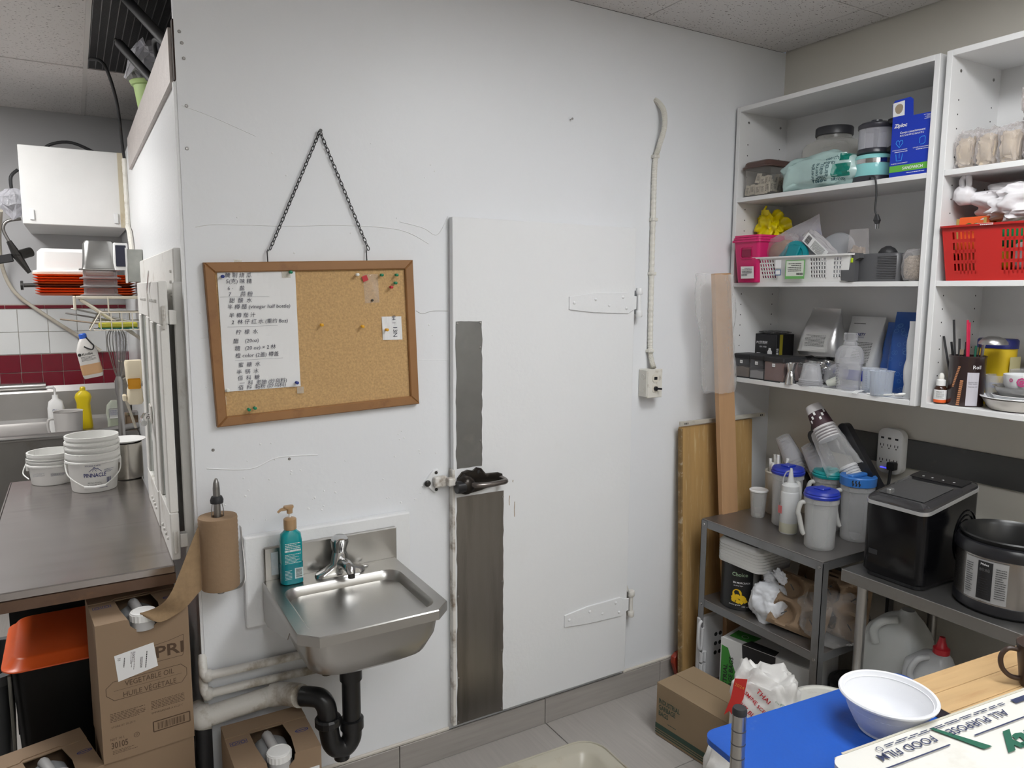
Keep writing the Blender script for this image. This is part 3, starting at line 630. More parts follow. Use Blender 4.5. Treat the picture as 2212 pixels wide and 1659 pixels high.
# =====================================================================  OIL JUGS IN CARTONS
INKC = mat('carton_ink', (.085, .05, .028), .8, var=.1); JUG = mat('jug_grey', (.30, .31, .32), .35, var=.05); JUGL = mat('jug_handle', (.50, .50, .50), .35, var=.05)
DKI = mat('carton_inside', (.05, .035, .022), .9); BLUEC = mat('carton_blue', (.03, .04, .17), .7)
def carton(label, loc, rz, w=.228, d_=.228, h=.384, full=False, opened=True):
    t = T('oil_carton', label, 'carton', loc, rz, 'cartons of vegetable oil'); a, b_ = w/2, d_/2; th = .003
    bm = B(); bx(bm, -a, -b_, 0, -a+th, b_, h); bx(bm, a-th, -b_, 0, a, b_, h); bx(bm, -a+th, b_-th, 0, a-th, b_, h); bx(bm, -a+th, -b_+th, .0, a-th, b_-th, th); ob('carton_body', bm, CARD, t)
    fp = [(-a+th, 0), (a-th, 0), (a-th, h)]+([(.042, h), (.040, h-.016), (.028, h-.028), (-.020, h-.028), (-.032, h-.016), (-.034, h)] if opened else [])+[(-a+th, h)]
    ob('front_panel', prism(B(), fp, (0, -b_+th, 0), X, Z, -Y, th), CARD, t)
    if not opened: 
        ob('top_panel', bx(B(), -a, -b_, h, a, b_, h+.003), CARD, t)
    else:
        ob('top_panel', prism(B(), [(-a, -b_), (-.036, -b_), (-.045, -.03), (-.048, .045), (.045, .045), (.052, -.03), (.044, -b_), (a, -b_), (a, b_), (-a, b_)], (0, 0, h), X, Y, Z, .003), CARD, t)
        ob('top_flap', prism(B(), [(-a, .045), (-.055, .045), (-.045, .055), (.04, .055), (.05, .045), (a, .045), (a, b_), (-a, b_)], (0, 0, h+.003), X, Y, Z, .0025), CARD, t)
        ob('tuck_flap', prism(B(), [(-a, -.062), (-.062, -.062), (-.05, -.08), (-.042, -b_), (-a, -b_)], (0, 0, h+.003), X, Y, Z, .002), CARD, t)
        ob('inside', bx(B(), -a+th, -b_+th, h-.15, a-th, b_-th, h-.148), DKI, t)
        j = ob('jug', loft(B(), [rr(.10, .13, .03, h-.14, 5, 0, -.02), rr(.10, .13, .03, h-.05, 5, 0, -.02), rr(.085, .11, .035, h-.022, 5, 0, -.015), rr(.05, .06, .02, h-.012, 5, 0, .0)]), JUG, t, smooth=50)
        ob('jug_handle', tube(B(), spl([(-.004, .028, h-.03), (-.004, .022, h-.006), (-.002, -.02, h-.004), (.002, -.055, h-.01)], 5), [.014]*5+[.0135]*11, 10), JUGL, j, smooth=60)
        ob('neck', cyl(B(), (.004, -.093, h-.035), (.004, -.093, h-.008), .030, n=24), JUGL, j, smooth=40)
        bm = B(); rs = [[((r+(.0012 if k % 2 else 0))*cos(2*pi*k/40)+.004, (r+(.0012 if k % 2 else 0))*sin(2*pi*k/40)-.093, z) for k in range(40)] for r, z in ((.0325, h-.010), (.0325, h+.008))]
        loft(bm, rs); lathe(bm, [(.0315, h+.008), (.031, h+.0115), (.027, h+.0125), (.026, h+.011), (0, h+.011)], 40, .004, -.093); ob('cap', bm, PLW, j)
        bm_z = h+.0032
        rc = [[(x*s+ox, y*s+oy) for x, y in q] for ox in (-.012, .012) for s, oy in ((1, 0),) for q in (ringpoly(.0045, .007, 10)+stroke([(-.010, -.009), (.010, -.009), (.010, .009), (-.010, .009), (-.010, -.009)], .0015))]
        quads('recycle_mark', BLUEC, t, rc, (-.083, .012, bm_z), X, Y)['kind'] = 'stuff'
        quads('oval_mark', BLUEC, t, ringpoly(.0075, .0095, 24, 0, 0, 2.0)+smallprint(.026, .005, 1, 3, .9), (.086, -.015, bm_z), X, Y)['kind'] = 'stuff'
    y = -b_-.0004; F = lambda x, z: (x, y, z)
    if full:
        txt('CAPRI', INKC, t, F(.022, .276), X, Z, w=.15, h=.034, bold=.02); quads('logo_box', INKC, t, stroke([(-.07, .25), (.094, .25), (.098, .27), (.098, .31), (.06, .302), (0, .296)], .0012), F(0, 0), X, Z)['kind'] = 'stuff'
        txt('VEGETABLE OIL', INKC, t, F(.008, .212), X, Z, w=.122, h=.015); txt('HUILE VÉGÉTALE', INKC, t, F(.008, .184), X, Z, w=.132, h=.018)
        oc = [(-.098, .19), (-.098, .21), (-.08, .225), (.088, .225), (.102, .21), (.102, .19), (.088, .172), (-.08, .172), (-.098, .19)]
        quads('octagon_line', INKC, t, stroke(oc, .0014)+[(-.08, .198, .09, .1988)], F(0, 0), X, Z)['kind'] = 'stuff'
        quads('small_print', INKC, t, smallprint(.085, .026, 6, 3, .35, -.05, .125)+smallprint(.085, .026, 6, 8, .35, .05, .128)+smallprint(.06, .012, 3, 6, .35, -.062, .026), F(0, 0), X, Z)['kind'] = 'stuff'
        txt('STORE AT 20-25°C', INKC, t, F(-.062, .098), X, Z, w=.058); txt('EMMAGASINER À 20-25°C', INKC, t, F(.048, .106), X, Z, w=.08)
        txt('NET 16 L', INKC, t, F(-.078, .064), X, Z, w=.034); txt('30105', INKC, t, F(-.074, .046), X, Z, w=.04, h=.018, bold=.015)
        quads('stamp', INKC, t, ringpoly(.006, .0072, 16)+ringpoly(.002, .003, 10), F(-.032, .058), X, Z)['kind'] = 'stuff'
        quads('barcode', INKC, t, barcode(.07, .02, .056, .064, 5, 26)+stroke([(.01, .05), (.104, .05), (.104, .079), (.01, .079), (.01, .05)], .003), F(0, 0), X, Z)['kind'] = 'stuff'
        sp = prism(B(), [(-.074, .296), (.022, .308), (.030, .238), (-.068, .222)], (0, -b_-.0006, 0), X, Z, -Y, .0006); s_ = ob('shipping_label', sp, PAPER, t)
        quads('label_print', INK, s_, smallprint(.05, .004, 1, 2, .6, 0, .024)+smallprint(.03, .006, 2, 4, .6, .004, .012)+smallprint(.05, .012, 4, 5, .4, -.004, -.010)+smallprint(.03, .004, 1, 6, .6, 0, -.03), (-.022, -b_-.0014, .266), (-.12, 0, -1), (1, 0, -.12))['kind'] = 'stuff'
        txt('33', INK, s_, (-.063, -b_-.0014, .284), (-.1, 0, -1), (1, 0, -.1), w=.008)
    return t
carton('tall oil carton with white shipping label, stacked on another carton', (.100, .024, .3862), rad(5), full=True)
carton('oil carton on floor under the labelled one', (.100, .030, .0003), rad(4), opened=False)
carton('open oil carton on floor below the hand sink drain', (.408, -.190, .0003), rad(0), d_=.228)
carton('open oil carton at bottom left corner beside the stack', (-.135, -.012, .0003), rad(14), w=.215)
q = quads('delivery_sticker', PAPER, bpy.data.objects['oil_carton.002'], [(.075, .27, .108, .33)], (0, -.1146, 0), X, Z)
# black bin with orange tray, grey bin
ORG = mat('orange_tray', (.76, .11, .018), .3, var=.08, vs=5, dirt=(.70, .28, .16), da=.35, ds=12, dlo=.6)
bn = T('storage_bin', 'tall black plastic bin under the steel counter with orange tray on top', 'bin', (-.02, .385, .0003))
ob('bin_body', loft(B(), [rr(.36, .30, .03, 0, 4), rr(.40, .345, .035, .562, 4), rr(.385, .33, .03, .562, 4), rr(.345, .285, .03, .01, 4)]), mat('bin_black', (.006, .006, .006), .4, spec=.2, dirt=(.1, .1, .1), ds=40, dlo=.7), bn, smooth=40)
ob('bin_edge', bx(B(), -.207, -.178, .02, -.199, -.16, .55, .002), mat('bin_scuffed', (.12, .115, .10), .6), bn)
def tray(bm, w, d_, h=.022, th=.003, r=.04):
    loft(bm, [rr(w-.06, d_-.06, r*.7, 0, 5), rr(w-.04, d_-.04, r, h, 5), rr(w, d_, r*1.2, h, 5), rr(w, d_, r*1.2, h-.004, 5), rr(w-.045, d_-.045, r, h-.004, 5), rr(w-.063, d_-.063, r*.7, -.004+th*.5, 5)], True, True)
    return bm
bm = B(); loft(bm, [rr(.47, .385, .05, 0, 5), rr(.47, .385, .05, .004, 5), rr(.445, .36, .045, .008, 5), rr(.42, .335, .04, .026, 5), rr(.40, .315, .035, .029, 5)])
tag(ob('serving_tray', bm, ORG, None, (-.008, .383, .5625), smooth=40), 'orange tray lying upside down on the black bin', 'tray')
bm = B(); loft(bm, [rr(.30, .26, .03, 0, 4), rr(.33, .29, .035, .44, 4), rr(.36, .32, .035, .44, 4), rr(.36, .32, .035, .47, 4), rr(.315, .275, .03, .47, 4), rr(.29, .25, .03, .02, 4)])
tag(ob('grey_bin', bm, mat('bin_grey', (.09, .095, .10), .5), None, (-.41, .55, .0003), smooth=40), 'grey plastic tub at left edge beside the black bin', 'bin')
# =====================================================================  KITCHEN SIDE
# steel counter
ct = T('steel_counter', 'stainless steel prep counter running along the cooler side', 'counter', (-.03, .66, 0))
CTOP = mat('counter_steel', (.46, .43, .42), .22, .9, var=.18, vs=3, stretch=(1, 6, 1), dirt=(.13, .115, .105), da=.4, ds=3)
bx(bm := B(), -.232, -.655, .845, .235, .66, .869, .003); ob('counter_top', bm, CTOP, ct)
ob('apron', bx(B(), -.232, -.657, .815, .235, -.645, .8449), mat('rusty_steel', (.16, .10, .07), .45, .6, var=.3, vs=12, dirt=(.30, .16, .08), da=.6, ds=10), ct)
for x in (-.20, .20):
    for y in (.1, .62): ob('leg', cyl(B(), (x, y, .0005), (x, y, .845), .019, n=12), STEELD, ct, smooth=40)
ob('added_dark_backing', bx(B(), -.225, .06, .10, .23, .07, .81), mat('dark_panel', (.015, .015, .015), .7), ct)  # added black sheet that keeps the lit gap under the counter dark
ob('left_rail', bx(B(), -.236, -.64, .80, -.2325, .66, .869), CTOP, ct)
# reach-in doors on the cooler side
OLDW = mat('old_white_paint', (.76, .75, .72), .42, bump=.35, bs=40, var=.05, dirt=(.30, .24, .16), da=.6, ds=7, dlo=.58)
GLS = mat('old_glass', (.32, .35, .33), .12, var=.2, vs=4)
cs = T('door_casing', 'white painted casing board around the reach-in cooler doors', 'door casing', (.27, .6, .871))
bx(bm := B(), -.024, -.53, 0, -.0005, .66, .895, .004); ob('casing_board', bm, OLDW, cs)
ob('stop_strip', bx(B(), -.045, -.558, 0, -.0245, -.536, .895, .003) if 0 else bx(B(), -.030, -.545, 0, -.0005, -.5305, .80, .003), OLDW, cs)
for y, z in ((-.48, .83), (-.47, .80), (-.48, .76)): ob('bolt', lathe(B(), [(.005, 0), (.004, .005), (0, .006)], 8), OLDW, cs, (-.0245, y, z), (0, -pi/2, 0))
def rdoor(y0, y1, lb, zt, gz0, gz1):
    t = T('reach_in_door', lb, 'door', (.200, y0, .872)); w = y1-y0
    bm = B()
    for q in ((0, .0, w, gz0), (0, gz1, w, zt), (0, gz0, .085 if w < .35 else .1, gz1), (w-.085, gz0, w, gz1)): bx(bm, 0, q[0], q[1], .024, q[2], q[3], .003)
    ob('stile_frame', bm, OLDW, t); ob('glass', bx(B(), .008, .08, gz0-.005, .014, w-.08, gz1+.005), GLS, t)
    for k in range(4):
        o = ob('rivet', lathe(B(), [(.006, 0), (.005, .005), (0, .007)], 8), OLDW, t, (-.0004, .06+.05*k, zt-.055), (0, -pi/2, 0))
        ob('rivet', lathe(B(), [(.006, 0), (.005, .005), (0, .007)], 8), OLDW, t, (-.0004, .06+.05*k, .05), (0, -pi/2, 0))
    for z in (.055, zt-.1):
        ob('hinge', bx(B(), .0245, -.002, z-.02, .0455, .03, z+.02, .002), OLDW, t); ob('hinge_pin', cyl(B(), (.012, -.006, z-.032), (.012, -.006, z+.032), .005, n=8), DIRTW, t)
    return t
t1 = rdoor(.035, .34, 'nearer white reach-in cooler door with tall narrow glass', .80, .14, .68)
t2 = rdoor(.39, .79, 'farther white reach-in cooler door with lever latch', .80, .12, .69)
ob('latch', tube(B(), spl([(-.004, .08, .36), (-.02, .075, .362), (-.03, .02, .358), (-.03, -.02, .352)], 4), .010, 8), CHROME, t2, smooth=60)
ob('latch_plate', bx(B(), -.006, .03, .34, 0, .1, .40, .003), DIRTW, t2)
bm = B(); prism(bm, [(0, 0), (.085, .055), (.09, .068), (.078, .07), (0, .018)], (.1958, .30, 1.635), -Y, Z, -X, .002); tag(ob('bottle_opener', bm, CHROME), 'small steel opener tag hanging at reach-in door top', 'opener')
# surface conduit at the cooler corner and outlet box
cn = T('surface_conduit', 'cream armoured conduit down the far cooler corner', 'conduit', (.26, 2.0, 1.7))
pp = spl([(-.0, .06, .60), (0, .05, .3), (-.003, .04, .26), (-.005, -.1, .22), (-.005, -.2, .1), (-.01, -.25, .075)], 20)
ob('armour', tube(B(), pp, [.011+.0014*(k % 2) for k in range(len(pp))], 8), CW, cn)
ob('dark_cable', tube(B(), spl([(0, .06, .60), (-.01, .0, .68), (-.04, -.3, .80), (-.09, -.5, .90), (-.14, -.42, .935)], 6), .007, 8), BLACKM, cn, smooth=60)
obx = T('outlet_box', 'galvanised outlet box on cooler side above orange trays', 'outlet box', (.235, 1.42, 1.75))
ob('box', bx(B(), -.028, -.03, -.07, .034, .03, .07, .002), mat('galv', (.42, .43, .40), .5, .6, var=.3, vs=20), obx); ob('plate', bx(B(), -.034, -.034, -.075, -.0285, .034, .075), PLW, obx)
th = T('wall_sensor', 'small white and navy sensor hung beside the outlet box', 'sensor', (.185, 1.40, 1.79))
ob('case', loft(B(), [rr(.05, .018, .008, 0, 4), rr(.06, .02, .008, .03, 4), rr(.055, .02, .008, .11, 4), rr(.05, .018, .008, .115, 4)]), PLW, th, (-.0, 0, -.06), smooth=40); ob('face', bx(B(), -.02, -.0125, -.045, .02, -.0105, .045, .002), mat('navy', (.015, .017, .04), .3), th)
# bracket shelf with tubs and trays
IV = mat('ivory_paint', (.62, .57, .48), .5, var=.08, vs=20, dirt=(.35, .28, .2), da=.5, ds=10)
sh = T('bracket_shelf', 'ivory wall shelf on diagonal braces fixed to the cooler side', 'shelf', (.258, 1.45, 1.618))
ob('shelf_board', bx(B(), -.25, 0, -.012, -.001, .55, 0, .002), IV, sh)
for y in (.01, .5): ob('brace', tube(B(), [(-.235, y, -.014), (-.008, y, -.19)], .008, 6), IV, sh)
ob('lip', bx(B(), -.262, .0, -.06, -.2505, .55, 0, .003), IV, sh); ob('hanger_wire', cyl(B(), (-.13, -.004, -.003), (-.13, -.004, -.07), .003, n=6), IV, sh)
wb = T('wire_basket', 'ivory wire basket hanging below the bracket shelf', 'basket', (.258, 1.36, 1.475)); bm = B()
tw_ = lambda a, b_, r=.0022: tube(bm, [a, b_], r, 5)
for y in (0, .18):
    tw_((-.165, y, .075), (-.004, y, .075), .003); tw_((-.205, y, .005), (-.165, y, .075), .003)
    for z in (.035, .0): tw_((-.19, y, z), (-.004, y, z))
    for k in range(5): tw_((-.165+.04*k, y, 0), (-.165+.04*k, y, .075))
for k in range(6): tw_((-.19+.037*k, 0, 0), (-.19+.037*k, .18, 0))
for z, x in ((.075, -.165), (.0, -.205)): tw_((x, 0, z), (x, .18, z), .003)
ob('wire_frame', bm, IV, wb)
tag(ob('sponge', bx(B(), .085, 1.40, 1.482, .235, 1.50, 1.505, .006, 2), mat('sponge_yellow', (.45, .42, .05), .9, bump=.5, bs=150)), 'yellow-green sponge lying in the wire basket', 'sponge')
tag(ob('scouring_pad', bx(B(), .085, 1.39, 1.4785, .235, 1.52, 1.4815, .001), mat('pad_green', (.0, .12, .10), .9)), 'dark green scouring pad under the sponge', 'scouring pad')
for k, (z0, lb, m_) in enumerate(((.0, 'wooden spatula handles sticking out of wire basket', mat('old_wood', (.22, .17, .12), .7)), (.018, 'grey spatula blade in wire basket', STEELD), (.03, 'clear plastic ruler above the spatulas', mat('ruler', (.55, .55, .55), .2)))):
    tag(ob('spatula', bx(B(), -.13, -.012, 0, .12, .012, .006, .003), m_, None, (.07+.02*k, 1.44+.03*k, 1.50+z0), (0, rad(8+3*k), rad(-12))), lb, 'spatula')
# white tub, steel/clear pans, trays
tb = T('dish_tub', 'white rectangular tub turned upside down on orange trays', 'tub', (.01, 1.62, 1.722))
loft(bm := B(), [rr(.32, .24, .03, 0, 5), rr(.32, .24, .03, .006, 5), rr(.29, .21, .03, .010, 5), rr(.28, .20, .035, .09, 5), rr(.25, .17, .03, .105, 5)]); ob('tub_body', bm, PLW, tb, smooth=40)
ob('lid', loft(B(), [rr(.325, .245, .03, -.008, 5), rr(.325, .245, .03, -.001, 5)]), IV, tb)
for k in range(8):
    z = 1.6185+.0118*k; dark = k < 4
    loft(bm := B(), [rr(.36, .26, .04, 0, 5), rr(.40, .30, .05, .009, 5), rr(.405, .305, .05, .0115, 5), rr(.34, .24, .04, .0115, 5), rr(.33, .23, .04, .002, 5)])
    tag(ob('orange_serving_tray', bm, ORG if k != 3 else mat('tray_brown', (.10, .03, .02), .4), None, (.055 if dark else .050, 1.625, z), smooth=40), 'orange tray, %s from bottom of the stack on bracket shelf' % ['first', 'second', 'third', 'fourth, darker brown', 'fifth', 'sixth', 'seventh', 'topmost, eighth'][k], 'tray', 'orange trays on the bracket shelf')
POLY = clear('smoke_polycarbonate', (.45, .42, .42), .35, .35, .15)
STP = mat('steam_pan', (.40, .40, .39), .3, .9, var=.08)
for k in range(4):
    z = 1.6185+.0+.037*k
    m_ = STP if k > 2 else POLY
    hpan = .125 if k == 3 else .036
    loft(bm := B(), [rr(.158, .12, .012, 0, 4), rr(.158, .12, .012, .005, 4), rr(.136, .10, .015, .008, 4), rr(.13, .095, .02, hpan*.2+.004, 4), rr(.118 if k == 3 else .13, .09, .025, hpan*.9, 4), rr(.10 if k == 3 else .126, .075, .02, hpan, 4)])
    tag(ob('food_pan', bm, m_, None, (.105, 1.515, z+.0002), smooth=40), ['lowest clear food pan in front of the orange trays', 'second clear food pan in the stack', 'third clear food pan in the stack', 'grey food pan turned upside down on clear pans'][k], 'food pan', 'food pans on the bracket shelf')
for o in [x for x in COL.objects if x.name.startswith('orange_serving_tray') or x.name.startswith('dish_tub')]: o.location.y += .165
# hanging bottle, whisk, strainer baskets
hb = T('spray_bottle', 'white bottle with amber liquid hanging by a black hook from basket', 'bottle', (.055, 1.44, 1.27), ry=rad(-9)); hb.rotation_euler = (0, rad(-10), 0)
ob('body', loft(B(), [rr(.07, .05, .012, 0, 4), rr(.078, .054, .014, .01, 4), rr(.078, .054, .014, .12, 4), rr(.05, .04, .012, .155, 4), rr(.03, .03, .012, .17, 4)]), mat('bottle_milky', (.62, .60, .58), .35), hb, smooth=45)
ob('liquid', loft(B(), [rr(.0715, .051, .012, .004, 4), rr(.0795, .0555, .014, .02, 4), rr(.0795, .0555, .014, .06, 4)], False, False), mat('amber_liquid', (.55, .33, .17), .35), hb)
ob('cap', lathe(B(), [(.015, .170), (.015, .188), (.010, .192)], 12), mat('cap_blue', (.02, .10, .5), .4), hb)
txt('Krolbe', INK, hb, (0, -.0278, .105), X, Z, w=.04, bold=.02); quads('label_print', INK, hb, smallprint(.055, .02, 4, 3, .35, 0, .085)+ringpoly(0, .007, 10, -.03, .105), (0, -.0278, 0), X, Z)['kind'] = 'stuff'
ob('hook', tube(B(), spl([(.01, -.03, .175), (.022, -.032, .15), (.03, -.032, .135), (.022, -.032, .12), (.005, -.032, .128), (-.006, -.032, .138)], 4), .003, 6), BLACKM, hb)
wk = T('whisk', 'long steel whisk hanging upside down from the basket', 'whisk', (.150, 1.43, 1.06)); bm = B()
for k in range(8):
    a = pi*k/8
    tube(bm, spl([(.008*cos(a), .008*sin(a), .2), (.028*cos(a), .028*sin(a), .29), (.038*cos(a), .038*sin(a), .37), (.02*cos(a), .02*sin(a), .415), (-.02*cos(a), -.02*sin(a), .415), (-.038*cos(a), -.038*sin(a), .37), (-.028*cos(a), -.028*sin(a), .29), (-.008*cos(a), -.008*sin(a), .2)], 3), .0012, 5)
ob('wires', bm, STEELD, wk)['kind'] = 'stuff'
ob('handle', lathe(B(), [(.010, -.08), (.013, -.06), (.012, .12), (.017, .14), (.017, .19), (.010, .21)], 12), STEEL, wk, smooth=40)
for k, (x, z, r_, lb) in enumerate(((.205, 1.30, 8, 'upper ivory strainer basket hanging behind whisk'), (.195, 1.24, -28, 'lower ivory strainer basket hanging tilted behind whisk'))):
    t = T('strainer_basket', lb, 'strainer', (x, 1.50, z)); t.rotation_euler = (0, rad(r_), 0)
    loft(bm := B(), [rr(.08, .06, .015, -.045, 4), rr(.10, .08, .02, .02, 4), rr(.105, .085, .02, .022, 4), rr(.092, .072, .02, .022, 4), rr(.074, .054, .014, -.04, 4)]); ob('mesh_bowl', bm, mat('strainer_mesh', (.34, .31, .27), .6, bump=.8, bs=300), t)
    ob('rim_wire', tube(B(), rr(.106, .086, .02, .024, 4), .003, 5, closed=True), IV, t); ob('handle', tube(B(), [(-.05, 0, -.03), (-.07, 0, -.12), (-.09, 0, -.2)], .006, 6), IV, t) if k else None
CRK = clear('crinkled_film', (.8, .8, .86), .35, .5, .08, bump=1, bs=40)
sheet(bm := B(), lambda u, v: (.145+.05*u, 1.49+.008*sin(9*u+11*v), 1.20+.26*v), 6, 14); tag(ob('plastic_film', bm, CRK), 'crinkled clear film hanging behind the whisk', 'plastic film')
sd = T('soap_dispenser', 'cream wall soap dispenser with amber window by reach-in door', 'soap dispenser', (.214, 1.16, 1.30))
for y, n_ in ((0, 0),):
    ob('case', loft(B(), [rr(.045, .06, .012, -.12, 4), rr(.06, .06, .014, -.11, 4), rr(.055, .06, .014, -.06, 4), rr(.045, .055, .012, -.045, 4), rr(.058, .06, .014, -.02, 4), rr(.065, .062, .014, .05, 4), rr(.06, .056, .014, .06, 4)]), mat('cream_plastic', (.72, .64, .48), .4), sd, (-.02, 0, 0), smooth=40)
    ob('window', bx(B(), -.045, -.0325, -.055, .002, -.0305, -.012, .003), mat('amber_soap', (.62, .28, .01), .25), sd); ob('push_bar', bx(B(), -.066, -.02, -.105, -.0515, .02, -.08, .003), MATS['cream_plastic'], sd)
# three-compartment sink along the kitchen wall
ks = T('utility_sink', 'long stainless steel wash-up sink along the tiled kitchen wall', 'sink', (-.2, 2.5, 0))
ob('front_apron', bx(B(), -.9, -.37, .55, .45, -.355, .90), STEELD, ks); ob('front_rim', tube(B(), [(-.9, -.362, .905), (.25, -.362, .905), (.465, -.23, .905)], .018, 10), STEEL, ks, smooth=60)
ob('deck', bx(B(), -.9, -.345, .86, .46, .30, .880), STEEL, ks); ob('splash_back', prism(B(), [(.30, .86), (.355, .86), (.355, 1.075), (.34, 1.085), (.325, 1.05), (.31, .90)], (-.9, 0, 0), Y, Z, X, 1.36), STEEL, ks)
ob('splash_roll', cyl(B(), (-.9, .335, 1.085), (.03, .335, 1.085), .022, n=12), STEEL, ks, smooth=60)
for x in (-.85, .4): ob('leg', cyl(B(), (x, -.3, .0005), (x, -.3, .86), .02, n=10), STEELD, ks)
ob('under_shelf', bx(B(), -.85, -.30, .28, .42, .30, .30), DARKM, ks)
DECK = .8803
# bottles on the sink
dv = T('lotion_bottle', 'white pump bottle labelled Dove on the kitchen sink', 'bottle', (-.118, 2.42, DECK)); dv['label'] = 'white pump lotion bottle on the kitchen sink left of yellow one'
ob('body', loft(B(), [rr(.075, .05, .018, 0, 4), rr(.082, .054, .02, .01, 4), rr(.078, .052, .02, .13, 4), rr(.066, .046, .02, .165, 4), rr(.03, .03, .013, .18, 4), rr(.028, .028, .0135, .20, 4)]), PLW, dv, smooth=45)
ob('pump', tube(B(), [(0, 0, .20), (0, 0, .232), (-.01, -.004, .243), (-.038, -.01, .242)], [.006, .006, .009, .005], 8), PLW, dv, smooth=50); txt('Dove', INKB, dv, (.004, -.0272, .12), X, Z, w=.04, shear=.15)
ms = T('measuring_jug', 'clear plastic measuring jug in front of the lotion bottle', 'measuring jug', (-.062, 2.29, DECK))
JUGC = mat('jug_milky', (.60, .58, .56), .3, alpha=.8)
lathe(bm := B(), [(.058, 0), (.062, .004), (.068, .125), (.071, .128), (.066, .125), (.058, .008), (0, .008)], 24); ob('cup', bm, JUGC, ms, smooth=40)
ob('handle', tube(B(), spl([(-.064, 0, .09), (-.09, -.005, .085), (-.094, -.005, .04), (-.085, -.005, .0095)], 4), .007, 7), JUGC, ms, smooth=60)
yb = T('detergent_bottle', 'yellow detergent bottle on the kitchen sink', 'bottle', (.012, 2.46, DECK))
ob('body', loft(B(), [rr(.075, .05, .02, 0, 5), rr(.082, .055, .022, .012, 5), rr(.07, .05, .02, .09, 5), rr(.066, .048, .02, .14, 5), rr(.082, .056, .022, .175, 5), rr(.07, .05, .02, .195, 5), rr(.028, .028, .012, .212, 5)]), mat('yellow_plastic', (.72, .55, .01), .35), yb, smooth=45); ob('cap', lathe(B(), [(.014, .213), (.014, .226), (.009, .233)], 12), MATS['yellow_plastic'], yb)
cb = T('dish_soap_bottle', 'clear bottle of pale green soap on the kitchen sink', 'bottle', (.155, 2.32, DECK))
ob('body', loft(B(), [rr(.07, .045, .018, 0, 5), rr(.075, .048, .02, .008, 5), rr(.07, .046, .02, .05, 5), rr(.082, .05, .022, .1, 5), rr(.07, .045, .02, .14, 5), rr(.03, .03, .0145, .165, 5)]), clear('soap_clear', (.72, .76, .66), .4, .4, .15), cb, smooth=45)
ob('liquid', loft(B(), [rr(.064, .04, .016, .003, 5), rr(.069, .043, .018, .01, 5), rr(.064, .041, .018, .05, 5)]), mat('soap_green', (.22, .25, .08), .3), cb); ob('label', bx(B(), -.028, -.0262, .07, .028, -.0255, .125, .004), mat('label_grey', (.5, .5, .48), .5), cb)
quads('label_print', INKB, cb, smallprint(.045, .03, 6, 3, .35, 0, .1), (0, -.0266, 0), X, Z)['kind'] = 'stuff'
tag(ob('blue_brush', bx(B(), -.025, -.012, 0, .025, .012, .014, .005, 2), mat('blue_plastic', (.01, .12, .5), .4), None, (.035, 2.25, DECK+.0002)), 'small blue scrubbing brush on kitchen sink rim', 'brush')
ob('brush_bristles', bx(B(), -.03, -.012, .003, -.0255, .012, .014), PLW, bpy.data.objects['blue_brush'])
tag(ob('brown_carton', bx(B(), .21, 2.33, DECK+.0002, .30, 2.45, DECK+.075, .003), CARD), 'small brown cardboard box at right end of kitchen sink', 'box')
tag(ob('tin_lid', lathe(B(), [(.038, 0), (.04, .002), (.04, .016), (.037, .018), (0, .018)], 20), STEEL, None, (.255, 2.34, DECK+.0755)), 'low round tin on the brown carton', 'tin')
# pails and pot on the counter
PAILW = mat('pail_white', (.74, .74, .72), .38, var=.03)
def pail(label, loc, r0, r1, h, stacked, txts):
    t = T('pail', label, 'pail', loc, 0, 'white pails on the steel counter')
    lathe(bm := B(), [(r0*.96, 0), (r0, .004), (r1, h-.012), (r1+.004, h-.012), (r1+.004, h), (r1-.002, h), (r1-.004, h-.02), (r0-.004, .006), (0, .006)], 36); ob('body', bm, PAILW, t, smooth=40)
    ob('rim_rib', lathe(B(), [(r1+.001, h-.032), (r1+.005, h-.03), (r1+.005, h-.024), (r1+.001, h-.022)], 36, cap0=False, cap1=False), PAILW, t)
    if txts:
        ob('bail_handle', tube(B(), spl([(-r1-.005, 0, h-.03), (-r1*.95, -r1*.55, h-.075), (-r1*.4, -r1*1.07, h-.112), (0, -r1*1.12, h-.118), (r1*.4, -r1*1.07, h-.112), (r1*.95, -r1*.55, h-.075), (r1+.005, 0, h-.03)], 5), .0025, 6), PAILW, t)
        ob('grip', tube(B(), [(-.036, -r1*1.09, h-.1145), (0, -r1*1.12, h-.118), (.036, -r1*1.09, h-.1145)], .0055, 8), PLW, t)
    for x in (-1, 1): ob('handle_boss', bx(B(), x*(r1+.001)-.005, -.012, h-.05, x*(r1+.001)+.005, .012, h-.022, .002), PAILW, t)
    return t
pz = .8697
p = pail('lowest white pail of the stack, printed with navy lettering and a mountain', (.028, 1.052, pz), .078, .0905, .145, False, True)
# printed on the pail, wrapped on its cone
def pw(s_, a, z, w_, h_=None, m_=INKB, bold=0): 
    R = .078+(.0125)*(z/.133)+.0006
    txt(s_, m_, p, (rad(a), z), None, None, w=w_, h=h_, bold=bold, cylr=(0, 0, R, .094))
pw('POUDRE À PÂTE', -92, .108, .052); pw('PINNACLE', -88, .070, .078, .016, bold=.02); pw('AB Mauri Food Inc.', -90, .040, .048, None, INK); pw('St. Louis, MO 63110', -90, .031, .050, None, INK); pw('abmna.com', -90, .022, .03, None, INK)
bm = B()
def cw(pts, m_=None):
    f = []
    for x, z in pts:
        R = .078+.094*z+.0006; a = rad(-90)+x/R; f.append(bm.verts.new((R*cos(a), R*sin(a), z)))
    bm.faces.new(f)
for q_ in stroke([(-.018, .084), (-.004, .096), (.001, .103), (.008, .094), (.012, .097), (.026, .083)], .002)+stroke([(-.006, .086), (.001, .098), (.004, .09), (.008, .085)], .0015): cw(q_)
